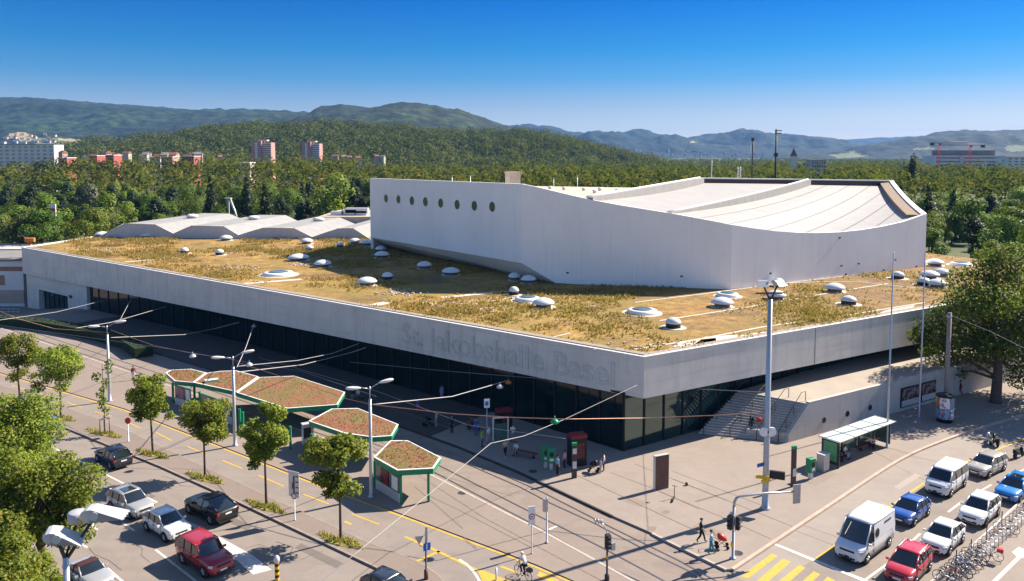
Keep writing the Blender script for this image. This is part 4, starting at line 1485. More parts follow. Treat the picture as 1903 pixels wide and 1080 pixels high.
tag(o, 'dry yellow grass tufts covering the flat arena roof', 'grass', kind='stuff')

# ---------------------------------------------------------------- terrace and steps on the right
Wp = [G(1465, 822.5, .15), G(1588, 782, .15), G(1649, 764, .15), G(1735, 741, .15), G(1841, 718, .15)]
dWl = (Wp[-1] - Wp[0]).normalized()
Wp = [Wp[0], Wp[0] + dWl * ((Wp[4] - Wp[0]).length), Wp[0] + dWl * 90]
w_top0 = plan_px(Wp[0], dWl, 1504, 3); zt0 = zof(1504, 750, w_top0.y)
ZTe = zt0
terrace = thing('terrace', 'raised concrete terrace with portholed side wall beside the broad steps', 'terrace', (Wp[0].x, Wp[0].y, 0))
AO_t = terrace.location.copy()
rt_ = lambda p: (p[0] - AO_t.x, p[1] - AO_t.y, p[2])
TL, TR = G(1374, 725, ZTe), G(1492, 757, ZTe)
BL, BR = G(1298, 806, .15), G(1463, 823, .15)
nW = Vector((dWl.y, -dWl.x, 0)); nW = nW if nW.y < 0 else -nW
TR = w_top0 - nW * .1 ; TR.z = ZTe
b = MB()
slab = [TL, TR, Wp[2] - nW * .3, gr2 + Vector((0, 4, 0)), GC + dG * 27 - Vector((0, 0, 0))]
b.prism([rt_(q_)[:2] for q_ in slab], .0, ZTe - .02)
b.build('terrace_slab', pm('terrace_paving', (.37, .32, .27), (.31, .265, .225), .35, .9), terrace, True)
b = MB()
sl = (w_top0 - Wp[0]).length
P0, P1, P2 = Wp[0], w_top0, Wp[2]
i0, i1, i2 = P0 - nW * .4, P1 - nW * .4, P2 - nW * .4
zs = [.95, ZTe + .12, ZTe + .12]
vs = []
for q_, i_, z in ((P0, i0, zs[0]), (P1, i1, zs[1]), (P2, i2, zs[2])):
    vs += [rt_((q_.x, q_.y, .0)), rt_((q_.x, q_.y, z)), rt_((i_.x, i_.y, z)), rt_((i_.x, i_.y, .0))]
fs = []
for k in range(2):
    for j in range(4): fs.append((k * 4 + j, k * 4 + (j + 1) % 4, k * 4 + 4 + (j + 1) % 4, k * 4 + 4 + j))
fs += [(0, 1, 2, 3), (8, 9, 10, 11)]
b.add(vs, fs)
tw = b.build('side_wall', fair2, terrace, True)
for px, py, hh in ((1531.5, 781, 11), (1575, 769, 11.5), (1617, 757.5, 11)):
    q_ = plan_px(Wp[0], dWl, px, 1.6); z = zof(px, py, q_.y); rr = abs(zof(px, py - hh / 2, q_.y) - z)
    vs = []
    for r0, d0 in ((rr * 1.0, .01), (rr * .92, .03), (rr * .85, .012), (0.001, .012)):
        for k in range(20):
            a = 2 * PI * k / 20
            v_ = dWl * (r0 * math.cos(a)) + Vector((0, 0, r0 * math.sin(a))) + nW * d0
            vs.append(rt_((q_.x + v_.x, q_.y + v_.y, z + v_.z)))
    mb = MB(); mb.add(vs, [(i * 20 + k, i * 20 + (k + 1) % 20, (i + 1) * 20 + (k + 1) % 20, (i + 1) * 20 + k) for i in range(3) for k in range(20)])
    mb.build('porthole', M['black'], terrace, True)
# poster showcases on the wall
poster_m = NT('poster_print')
pn = poster_m.noise(1.6, 3, .6, poster_m.coord('Object'))
poster_m.principled(poster_m.ramp(pn, [(.38, (.02, .02, .03)), (.5, (.12, .03, .03)), (.57, (.3, .26, .25)), (.64, (.04, .05, .09))]), .4)
def showcase(px0, px1, py0, py1, label):
    a, c = plan_px(Wp[0], dWl, px0, 1.6), plan_px(Wp[0], dWl, px1, 1.6)
    m_ = (a + c) / 2 + nW * .08
    z1, z0 = zof((px0 + px1) / 2, py0, m_.y), zof((px0 + px1) / 2, py1, m_.y)
    L = (c - a).length
    r_ = thing('showcase', label, 'showcase', (m_.x, m_.y, max(.16, z0)), math.atan2(dWl.y, dWl.x), 'poster showcases on the terrace wall')
    h_ = z1 - max(.16, z0)
    b = MB().box((0, 0, h_ / 2), (L, .12, h_)); b.build('frame', M['black'], r_)
    MB().box((0, -.07, h_ * .66), (L * .94, .03, h_ * .55)).build('poster', poster_m.mat, r_)
    MB().box((0, -.066, h_ * .2), (L * .94, .02, h_ * .3)).build('panel', M['steel'], r_)
showcase(1673, 1706, 718, 754, 'wide dark framed poster showcase on the terrace wall left of the flagpole')
showcase(1711, 1737, 709, 744, 'narrow poster showcase on the terrace wall right of the flagpole')
# steps
NS = 17
b = MB()
for k in range(NS):
    u0, u1 = k / NS, (k + 1) / NS
    a0, c0_ = BL.lerp(TL, u0), BR.lerp(TR, u0)
    a1, c1_ = BL.lerp(TL, 1.0), BR.lerp(TR, 1.0)
    z = .15 + (ZTe - .15) * (k + 1) / NS
    b.prism([rt_(q_)[:2] for q_ in (a0, c0_, c1_, a1)], z - (ZTe - .15) / NS - (.0 if k else .1), z)
step_m = concrete('step_concrete', (.44, .42, .39), (.36, .345, .32))
b.build('steps', step_m, terrace, True)
# deeper seat steps in the middle
b = MB()
q0, q1 = BL.lerp(BR, .52), BL.lerp(BR, .95)
r0, r1 = (BL.lerp(TL, .22)).lerp(BR.lerp(TR, .22), .52), (BL.lerp(TL, .22)).lerp(BR.lerp(TR, .22), .95)
b.prism([rt_(x_)[:2] for x_ in (q0.lerp(r0, .35), q1.lerp(r1, .35), r1, r0)], .1, .15 + (ZTe - .15) * .26)
b.build('seat_step', step_m, terrace, True)
# handrails
for u in (.06, .36, .66, .9):
    b = MB()
    a0, a1 = BL.lerp(BR, u), TL.lerp(TR, u)
    A = Vector((a0.x, a0.y, .15 + .95)); B_ = Vector((a1.x, a1.y, ZTe + .95)); e = B_ + (a1 - a0).normalized() * .9; e.z = ZTe + .95
    b.tube([rt_((A.x, A.y, .15)), rt_(A), rt_(A.lerp(B_, .5)), rt_(B_), rt_(e), rt_((e.x, e.y, ZTe))], .035, 6)
    for f_ in (.33, .66):
        q_ = A.lerp(B_, f_); b.tube([rt_(q_), rt_((q_.x, q_.y, q_.z - 1.0))], .03, 6)
    b.build('handrail', M['dark'], terrace)
b = MB()
for px, py in ((1440, 735), (1455, 733)):
    pass
# ================================================================ vegetation
LM = {
 'young': leaf_mat('young_street_leaves', (.095, .15, .018), (.36, .43, .065), (.42, .36, .06), .05, .55),
 'fore': leaf_mat('foreground_leaves', (.095, .165, .022), (.36, .46, .08), (.5, .42, .05), .05, .55),
 'plane': leaf_mat('plane_tree_leaves', (.032, .062, .012), (.155, .205, .036), (.34, .3, .06), .05, .48),
 'green': leaf_mat('broadleaf_green', (.025, .058, .012), (.14, .225, .036), None, 0, .42, .28, False, .22),
 'lime': leaf_mat('light_green_leaves', (.065, .11, .016), (.25, .33, .048), (.28, .26, .05), .04, .42, .28, False, .25),
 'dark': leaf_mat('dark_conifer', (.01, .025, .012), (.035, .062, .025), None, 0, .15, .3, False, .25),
 'olive': leaf_mat('olive_leaves', (.05, .065, .017), (.17, .2, .045), (.2, .13, .04), .04, .35, .28, False, .25),
 'brown': leaf_mat('autumn_brown_leaves', (.09, .055, .018), (.22, .13, .04), (.12, .12, .03), .2, .3),
 'silver': leaf_mat('silvery_leaves', (.11, .12, .08), (.24, .24, .18), None, 0, .3),
 'far': leaf_mat('far_wood_leaves', (.014, .036, .012), (.2, .24, .045), None, 0, .28, .075, True, .22),
 'hill': leaf_mat('hill_wood_leaves', (.008, .026, .014), (.16, .19, .05), None, 0, .2, .05, True, .2),
}

def leaf_arrays(rng, lumps, n, size, inner=.35, up=.35, jit=.55):
    """many small bent leaf-cluster faces spread through ellipsoid lumps"""
    L = np.array([[*c, *r] for c, r in lumps], dtype=float)
    wgt = (L[:, 3] * L[:, 4] + L[:, 3] * L[:, 5]); wgt = wgt / wgt.sum()
    idx = rng.choice(len(L), n, p=wgt)
    d = rng.normal(size=(n, 3)); d /= np.linalg.norm(d, axis=1, keepdims=True)
    f = 1.06 - np.abs(rng.normal(size=(n, 1))) * inner
    f = np.clip(f, .15, 1.12)
    P = L[idx, :3] + d * f * L[idx, 3:6]
    nrm = d * .8 + rng.normal(size=(n, 3)) * jit + np.array([0, 0, up])
    nrm /= np.linalg.norm(nrm, axis=1, keepdims=True)
    t = np.cross(nrm, rng.normal(size=(n, 3))); t /= np.linalg.norm(t, axis=1, keepdims=True)
    bt = np.cross(nrm, t)
    s = size * rng.uniform(.6, 1.35, size=(n, 1))
    a = t * s; b = bt * s * .62
    bend = nrm * s * .22
    V = np.stack([P - a * .5 - bend, P - b * .5 + bend * .3, P + a * .5 - bend, P + b * .5 + bend * .3], axis=1)
    return V.reshape(-1, 3)

def quads_mesh(name, V, mat):
    n = len(V) // 4
    me = bpy.data.meshes.new(name)
    me.vertices.add(4 * n); me.vertices.foreach_set('co', V.astype(np.float32).ravel())
    me.loops.add(4 * n); me.loops.foreach_set('vertex_index', np.arange(4 * n, dtype=np.int32))
    me.polygons.add(n); me.polygons.foreach_set('loop_start', np.arange(0, 4 * n, 4, dtype=np.int32))
    me.polygons.foreach_set('loop_total', np.full(n, 4, dtype=np.int32))
    me.materials.append(mat)
    me.update(calc_edges=True)
    return me

def link_mesh(name, me, parent=None):
    o = bpy.data.objects.new(name, me); COL.objects.link(o)
    if parent: o.parent = parent
    return o

def lumps_round(rng, h0, h1, r, n, lump=.5, skew=(0, 0)):
    """rounded crown built of overlapping leaf clumps between heights h0 and h1"""
    out = []
    hc, hh = (h0 + h1) / 2, (h1 - h0) / 2
    for k in range(n):
        d = rng.normal(size=3); d /= np.linalg.norm(d)
        f = rng.uniform(.35, .82)
        rr = r * lump * rng.uniform(.6, 1.1)
        out.append(((d[0] * f * r + skew[0], d[1] * f * r + skew[1], hc + d[2] * f * hh), (rr, rr, rr * rng.uniform(.65, .95))))
    return out

def trunk_mesh(rng, h, r, lumps, nl=6, base=.45, lean=.15, mat='bark'):
    b = MB()
    top = Vector((rng.normal() * lean, rng.normal() * lean, h))
    mid = Vector((rng.normal() * lean * .5, rng.normal() * lean * .5, h * .5))
    b.tube([(0, 0, -.25), (0, 0, .15), tuple(mid), tuple(top)], [r * 1.35, r, r * .75, r * .45], 8)
    for k in range(min(nl, len(lumps))):
        c = Vector(lumps[k][0])
        s = Vector((0, 0, 0)).lerp(top, rng.uniform(base, .95))
        m_ = s.lerp(c, .5); m_.z -= .1 * (c - s).length
        b.tube([tuple(s), tuple(m_), tuple(c)], [r * .45, r * .28, r * .1], 6, cap=False)
    return b.mesh('trunk', M[mat])

def tree(name, label, cat, loc, tm, cm, rz=0, sc=(1, 1, 1), group=None):
    t = thing(name, label, cat, loc, rz, group)
    t.scale = sc
    link_mesh('trunk', tm, t); link_mesh('crown', cm, t)
    return t

# ---- young street trees
def street_tree(px, py, ytop, ybot, wpx, label, seed, n=4200):
    rng = np.random.default_rng(seed)
    p = G(px, py, .12)
    k = (H - .12) / (py - HZ) * 1.0
    k = p.y / F
    h1 = zof(px, ytop, p.y) - .12; h0 = zof(px, ybot, p.y) - .12
    r = wpx * k / 2
    lumps = lumps_round(rng, h0 + .1, h1 - .1, r * 1.02, 22, .36, (rng.normal() * .15, rng.normal() * .15))
    lumps += lumps_round(rng, h0 - .3, h0 + 1.8, r * 1.0, 5, .27)
    tm = trunk_mesh(rng, h0 + (h1 - h0) * .55, .11, lumps, 10, .55)
    cm = quads_mesh('crown', leaf_arrays(rng, lumps, int(n * 1.25), .25, .36), LM['young'])
    return tree('street_tree', label, 'tree', p, tm, cm, 0, (1, 1, 1), 'young street trees on the median')
street_tree(113, 776, 622, 722, 108, 'second young street tree from the left edge, behind the large foreground foliage', 3)
street_tree(37, 741, 602, 705, 92, 'young street tree at the left edge of the bus lane', 4)
street_tree(284, 841, 683, 785, 92, 'young street tree in front of the leftmost green shelter canopies', 5)
street_tree(381, 886, 728, 828, 98, 'young street tree left of the second lamp post with loose crown', 6)
street_tree(495, 939, 726, 872, 112, 'tall dense young street tree in front of the largest shelter canopy', 7, 5200)
street_tree(633, 1001, 788, 922, 124, 'young street tree beside the third lamp post, nearest to the crossing', 8, 5000)
street_tree(-48, 715, 560, 665, 100, 'young street tree mostly cut off by the left edge', 9)
# thin sapling
rng = np.random.default_rng(21)
p = G(195, 806, .12)
h = zof(190, 672, p.y)
lm = [((rng.normal() * .25, rng.normal() * .25, z), (.45, .45, .5)) for z in np.linspace(h * .3, h * .95, 9)]
tm = trunk_mesh(rng, h * .95, .045, lm, 6, .3, .08)
sap = tree('sapling', 'thin sparse sapling in a staked guard beside the lamp post', 'tree', p, tm, quads_mesh('crown', leaf_arrays(rng, lm, 330, .3, .4), LM['lime']))
g_ = thing('tree_guard', 'small timber tree guard round the thin sapling', 'tree guard', (p.x, p.y, .12))
for a in range(3):
    MB().tube([(.5 * math.cos(a * 2.1), .5 * math.sin(a * 2.1), 0), (.5 * math.cos(a * 2.1), .5 * math.sin(a * 2.1), 1.7)], .06, 6).build('stake', M['polewood'], g_)
for a in range(3):
    q0 = (.5 * math.cos(a * 2.1), .5 * math.sin(a * 2.1), 1.55); q1 = (.5 * math.cos(a * 2.1 + 2.1), .5 * math.sin(a * 2.1 + 2.1), 1.55)
    MB().tube([q0, q1], .05, 6).build('rail', M['polewood'], g_)

# ---- foreground trees at left
def fore_tree(px, pyc, Y, r, h0, h1, label, seed, n):
    rng = np.random.default_rng(seed)
    p = AT(px, pyc, Y); loc = Vector((p.x, p.y, 0))
    lumps = lumps_round(rng, h0, h1, r, 30, .36)
    tm = trunk_mesh(rng, h0 + (h1 - h0) * .6, .2, lumps, 10, .5)
    cm = quads_mesh('crown', leaf_arrays(rng, lumps, int(n * 1.7), .2, .32), LM['fore'])
    return tree('broadleaf_tree', label, 'tree', loc, tm, cm)
fore_tree(22, 830, 54, 3.7, 4.5, 12.6, 'large leafy tree at the left edge, upper one of the foreground foliage', 31, 11000)
fore_tree(70, 930, 46, 3.5, 3.5, 11.4, 'large leafy tree in the left foreground behind the floodlight hoods', 32, 13000)
fore_tree(10, 1050, 40, 3.1, 2.5, 9.0, 'leafy tree at the lower left corner below the floodlight hoods', 33, 9000)

# ---- big plane tree at right
rng = np.random.default_rng(41)
p = G(1850, 748, .15)
k = p.y / F
def rl(px, py, dy, r): 
    q_ = AT(px, py, p.y + dy); return ((q_.x - p.x, q_.y - p.y, q_.z - .15), (r, r, r * .8))
PL = [(1850, 500, 0, 2.6), (1800, 530, 1, 2.8), (1880, 540, -1, 3.2), (1830, 570, 2, 3.2), (1770, 585, 1, 2.6), (1900, 600, 2, 3.4), (1860, 620, -2, 3.0), (1790, 630, -1, 2.8),
      (1730, 610, 0, 2.0), (1745, 650, 1, 2.2), (1820, 660, 2, 2.6), (1900, 660, -2, 2.6), (1712, 625, 1, 1.5), (1840, 480, 1, 1.6), (1880, 480, 0, 2.4), (1930, 540, 1, 3.4), (1940, 620, 0, 3.4),
      (1770, 690, 1, 1.6), (1895, 700, -1, 1.8), (1795, 565, -3, 2.2), (1850, 560, -4, 2.6), (1820, 610, 5, 3.2), (1880, 580, 5, 3.4), (1850, 640, -4, 2.2)]
lumps = [rl(a[0], a[1], a[2] + 2.5, a[3]) for a in PL]
b = MB()
top = Vector((.3, .2, 11))
b.tube([(0, 0, -.2), (0, 0, .3), (.1, 0, 3), (.2, .1, 6.5), tuple(top)], [.75, .58, .48, .36, .14], 12)
for (c, r_) in lumps:
    c = Vector(c); s = Vector((.1, 0, random.uniform(2.6, 6.5)))
    m_ = s.lerp(c, .55) + Vector((0, 0, .4))
    b.tube([tuple(s), tuple(m_), tuple(c)], [.2, .12, .05], 6, cap=False)
tm = b.mesh('trunk', M['bark2'])
tree('plane_tree', 'huge dark plane tree with spreading limbs beside the poster column', 'tree', p, tm, quads_mesh('crown', leaf_arrays(rng, lumps, 27000, .32, .33), LM['plane']))

# its neighbour, whose crown only just reaches into the frame
rng = np.random.default_rng(43)
p2_ = G(2035, 742, .15)
lumps = lumps_round(rng, 4, 16, 8.2, 26, .38)
tm = trunk_mesh(rng, 10, .45, lumps, 12, .4, .15, 'bark2')
tree('plane_tree', 'second dark plane tree cut off by the right edge beside the huge one', 'tree', p2_, tm, quads_mesh('crown', leaf_arrays(rng, lumps, 15000, .38, .3), LM['plane']))
# ---- clipped hedge in the arena's shadow
hp = [G(a, c, 0) for a, c in ((-60, 600), (20, 604), (90, 612), (180, 628), (240, 645), (268, 664))]
V = []
rng = np.random.default_rng(51)
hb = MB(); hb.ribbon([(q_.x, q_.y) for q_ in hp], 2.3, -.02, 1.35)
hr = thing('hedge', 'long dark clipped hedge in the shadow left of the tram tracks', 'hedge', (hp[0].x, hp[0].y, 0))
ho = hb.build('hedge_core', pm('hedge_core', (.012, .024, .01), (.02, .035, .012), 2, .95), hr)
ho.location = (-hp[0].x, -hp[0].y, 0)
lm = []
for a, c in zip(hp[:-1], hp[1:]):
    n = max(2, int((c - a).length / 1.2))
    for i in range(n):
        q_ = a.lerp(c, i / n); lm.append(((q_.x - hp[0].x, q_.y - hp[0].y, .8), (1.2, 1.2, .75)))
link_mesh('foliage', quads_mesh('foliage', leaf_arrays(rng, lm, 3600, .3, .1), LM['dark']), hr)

# ---- park trees behind the arena
protos = []
def mk(seed, h, r, n, size, mat, shape='round', bark='bark'):
    rng = np.random.default_rng(seed)
    if shape == 'round':
        lumps = lumps_round(rng, h * .22, h * .97, r, 11, .5)
    elif shape == 'loose':
        lumps = lumps_round(rng, h * .3, h * .97, r, 14, .36)
    elif shape == 'tall':
        lumps = [((rng.normal() * r * .3, rng.normal() * r * .3, z), (r * .7, r * .7, h * .14)) for z in np.linspace(h * .25, h * .88, 8)]
    else:  # conifer
        lumps = [((rng.normal() * .2, rng.normal() * .2, z), (r * (1 - (z / h) ** 1.3) + .35, r * (1 - (z / h) ** 1.3) + .35, h * .09)) for z in np.linspace(h * .14, h * .97, 9)]
    tm = trunk_mesh(rng, h * .75, .28, lumps, 5, .4, .3, bark)
    cm = quads_mesh('crown', leaf_arrays(rng, lumps, n, size, .26, .4, .3), LM[mat])
    return tm, cm
N0, S0 = 2500, .62
protos = {
 'green': [mk(61, 18, 6.2, N0, S0, 'green'), mk(62, 19, 6.8, N0, S0, 'green', 'loose'), mk(63, 17, 5.6, N0, S0, 'green')],
 'lime': [mk(64, 17, 6.4, N0, S0, 'lime', 'loose'), mk(65, 18, 6.0, N0, S0, 'lime')],
 'olive': [mk(66, 18, 6.0, N0, S0, 'olive', 'loose'), mk(67, 16, 5.6, N0, S0, 'olive')],
 'dark': [mk(68, 20, 4.0, N0, .8, 'dark', 'conifer'), mk(69, 18, 5.2, N0, S0, 'dark', 'loose')],
 'brown': [mk(70, 15, 3.4, 1000, .7, 'brown'), mk(71, 14, 3.2, 1000, .7, 'olive')],
}
TL_ = {
 'green': 'mid green broadleaf tree in the park belt behind the arena',
 'lime': 'light yellow green broadleaf tree in the park belt behind the arena',
 'olive': 'dull olive green broadleaf tree in the park belt behind the arena',
 'dark': 'very dark green pine in the park belt behind the arena',
}
GB = GLOW
def place_tree(kind, x, y, h, label=None, group=None, name='park_tree', wide=1.0, rng=random):
    tm, cm = rng.choice(protos[kind])
    s = h / 18.0
    return tree(name, label or TL_[kind], 'tree', (x, y, GB), tm, cm, rng.random() * 6.3, (s * wide, s * wide, s), group or ('park trees behind the arena, ' + kind))

def lowpass(x, y): return mn.noise(Vector((x * .02, y * .02, 1.1)))
cands = []
def jitter(x0, x1, y0, y1, sp, test, hr, zone):
    y = y0
    while y < y1:
        s = sp * (1 + (y - y0) / 900)
        x = x0 + random.random() * s
        while x < x1:
            xx, yy = x + random.uniform(-.4, .4) * s, y + random.uniform(-.4, .4) * s
            px = CX + F * xx / (yy * CT + H * ST)
            if test(px, xx, yy):
                cands.append((yy, xx, random.uniform(*hr), zone))
            x += s
        y += s * .9
rd = random.Random(5)
random.seed(19)
# left belt: in front of it the folded wing and green roof
jitter(-330, -20, 188, 372, 13.5, lambda px, x, y: (-40 < px < 700) and not (-100 < x < 10 and y < 236) and not (px < 110 and y < 205) and not (560 < px < 700 and y < 262), (14, 22), 'L')
jitter(-60, 200, 250, 330, 15, lambda px, x, y: 690 < px < 1700, (14, 19), 'C')
jitter(90, 330, 150, 330, 13.5, lambda px, x, y: 1722 < px < 1960 and not (x < 105 and y < 190), (13, 20), 'R')
cands.sort()
print('park trees', len(cands))
for yy, xx, h, zone in cands[:285]:
    v = lowpass(xx, yy) + random.gauss(0, .25)
    kind = 'green'
    if v > .3: kind = 'lime'
    elif v > .14: kind = 'olive'
    elif v < -.32: kind = 'dark'
    if zone == 'R' and yy < 185: kind = 'lime'; h *= .85
    if zone == 'L' and yy < 205 and kind == 'dark': kind = 'lime'
    place_tree(kind, xx, yy, h)
# single trees one can tell apart
def at_top(px, ytop, Y): 
    q_ = AT(px, ytop, Y); return q_.x, q_.y, q_.z - GB
tm, cm = mk(75, 18, 6.2, 1700, .8, 'lime')
x, y, h = at_top(620, 327, 262)
tree('park_tree', 'rounded tree with yellowing top standing free behind the flat service roof', 'tree', (x, y, GB), tm, cm, 0, (h / 18, h / 18, h / 18))
x, y, h = at_top(1695, 287, 400)
tm, cm = mk(76, 26, 2.7, 1500, .9, 'dark', 'tall')
tree('poplar', 'tall dark columnar poplar rising above the wood at right', 'tree', (x, y, GB), tm, cm, 0, (1, 1, h / 26))
x, y, h = at_top(80, 289, 470)
tm, cm = mk(77, 20, 8.5, 1500, 1.1, 'dark')
tree('park_tree', 'broad very dark tree in front of the white apartment block', 'tree', (x, y, GB), tm, cm, 0, (1, 1, h / 20))
x, y, h = at_top(165, 333, 250)
tm, cm = mk(78, 16, 5.5, 1400, .8, 'silver', 'loose')
tree('park_tree', 'silvery grey leaved tree among the green park trees', 'tree', (x, y, GB), tm, cm, 0, (1, 1, h / 16))
for i in range(11):
    px = 985 + i * 20 + random.uniform(-4, 4)
    x, y, h = at_top(px, 337 + random.uniform(0, 6), 232)
    tm, cm = protos['brown'][0 if i % 3 else 1]
    tree('avenue_tree', 'small browning avenue tree in the row behind the beige flat roof', 'tree', (x, y, GB), tm, cm, random.random() * 6, (h / 15 * .8, h / 15 * .8, h / 15), 'browning avenue trees behind the hall')

# ---- far wood that reads as one mass, flat land
def far_mass(name, pts, n_leaf, size, r, mat, seed, label):
    rng = np.random.default_rng(seed)
    allv = []
    for (x, y, z) in pts:
        rr = r * (.62 + .95 * rng.random() ** 1.6)
        lumps = [((x + rng.normal() * rr * .4, y + rng.normal() * rr * .4, z + rr * rng.uniform(.05, .55)), (rr * .75, rr * .75, rr * .65)) for _ in range(3)]
        lumps.append(((x, y, z + rr * .2), (rr, rr, rr * .8)))
        allv.append(leaf_arrays(rng, lumps, n_leaf, size, .12, .3, .22))
    o = link_mesh(name, quads_mesh(name, np.concatenate(allv), LM[mat]))
    tag(o, label, 'wood', kind='stuff')
    return o
rng = np.random.default_rng(81)
pts = []
y = 345.0
while y < 1250:
    sp = 13 + (y - 345) * .02
    x = -.72 * y
    while x < .72 * y:
        xx = x + rng.uniform(-.4, .4) * sp; yy = y + rng.uniform(-.4, .4) * sp
        px = CX + F * xx / yy
        if not (px < 720 and yy < 380):
            gap = mn.noise(Vector((xx * .012, yy * .012, 4)))
            if gap < .42 or yy < 500 or (px < 480 and yy < 700):
                hh = rng.uniform(9, 17) * (1.0 if yy < 600 else .85)
                if px < 660 and 470 < yy < 840: hh = 28 - (18 if px < 110 else 9) * yy / F - GB - 6.5 - rng.uniform(0, 3)
                pts.append((xx, yy, GB + hh))
        x += sp
    y += sp * .95
for _ in range(1500):
    yy = rng.uniform(1250, 3000); px = rng.uniform(1130, 1960)
    pts.append(((px - CX) / F * yy, yy, GB + rng.uniform(3, 9)))
print('far crowns', len(pts))
far_mass('far_wood', pts, 74, 1.9, 6.4, 'far', 82, 'continuous green wood filling the flat land up to the hills')
# ---- wood on the near hill
from mathutils.bvhtree import BVHTree
dg = bpy.context.evaluated_depsgraph_get()
bv = BVHTree.FromObject(HILL3, dg)
pts = []
for _ in range(15000):
    px = rng.uniform(95, 1255); yy = 1500 - 640 * rng.random() ** 1.1
    q_ = AT(px, 250, 1500)
    hit = bv.ray_cast(Vector((q_.x * (yy / 1500) ** .85, yy, 900)), Vector((0, 0, -1)))
    if hit[0] is None or hit[0].z < 2: continue
    cx_, cy_ = proj(hit[0])
    if inpoly(cx_, cy_, [(888, 296), (920, 289), (938, 298), (932, 309), (890, 308)]): continue
    pts.append((hit[0].x, hit[0].y, hit[0].z + rng.uniform(0, 5)))
print('hill crowns', len(pts))
far_mass('hill_forest', pts[:2900], 105, 2.9, 11.5, 'hill', 83, 'dense mixed forest covering the near rounded hill')
# ================================================================ vehicles
def loft(b, rings, mi=0, smooth=True, close=True):
    n = len(rings[0])
    vs = [p for r in rings for p in r]
    fs = []
    for i in range(len(rings) - 1):
        for j in range(n if close else n - 1):
            j2 = (j + 1) % n
            fs.append((i * n + j, i * n + j2, (i + 1) * n + j2, (i + 1) * n + j))
    b.add(vs, fs, mi, smooth)
    k = len(b.v) - len(vs)
    b.f.append([k + j for j in range(n)][::-1]); b.m.append(mi); b.sm.append(False)
    b.f.append([k + (len(rings) - 1) * n + j for j in range(n)]); b.m.append(mi); b.sm.append(False)

WHEELS = {}
def wheel_meshes(r):
    key = round(r, 3)
    if key not in WHEELS:
        t_ = MB().lathe([(r * .62, -.1), (r * .97, -.11), (r, -.07), (r, .07), (r * .97, .11), (r * .62, .1)], 24, axis='y', cap=False).mesh('wheel', M['rubber'])
        b = MB().lathe([(r * .66, .085), (r * .62, .1), (r * .56, .06), (r * .2, .05), (0, .05)], 20, axis='y', mi=1, cap=False)
        b.lathe([(0, -.09), (r * .66, -.09)], 20, axis='y', mi=1, cap=False)
        for k in range(5):
            a = 2 * PI * k / 5
            for da in (-.16, .16):
                ca, sa = math.cos(a + da), math.sin(a + da)
                b.tube([(r * .12 * ca, .09, r * .12 * sa), (r * .62 * ca, .1, r * .62 * sa)], [.03, .024], 5)
        b.lathe([(r * .17, .05), (r * .17, .11), (0, .115)], 12, axis='y', cap=False)
        r_ = b.mesh('rim', [M['rim'], M['dark']])
        WHEELS[key] = (t_, r_)
    return WHEELS[key]

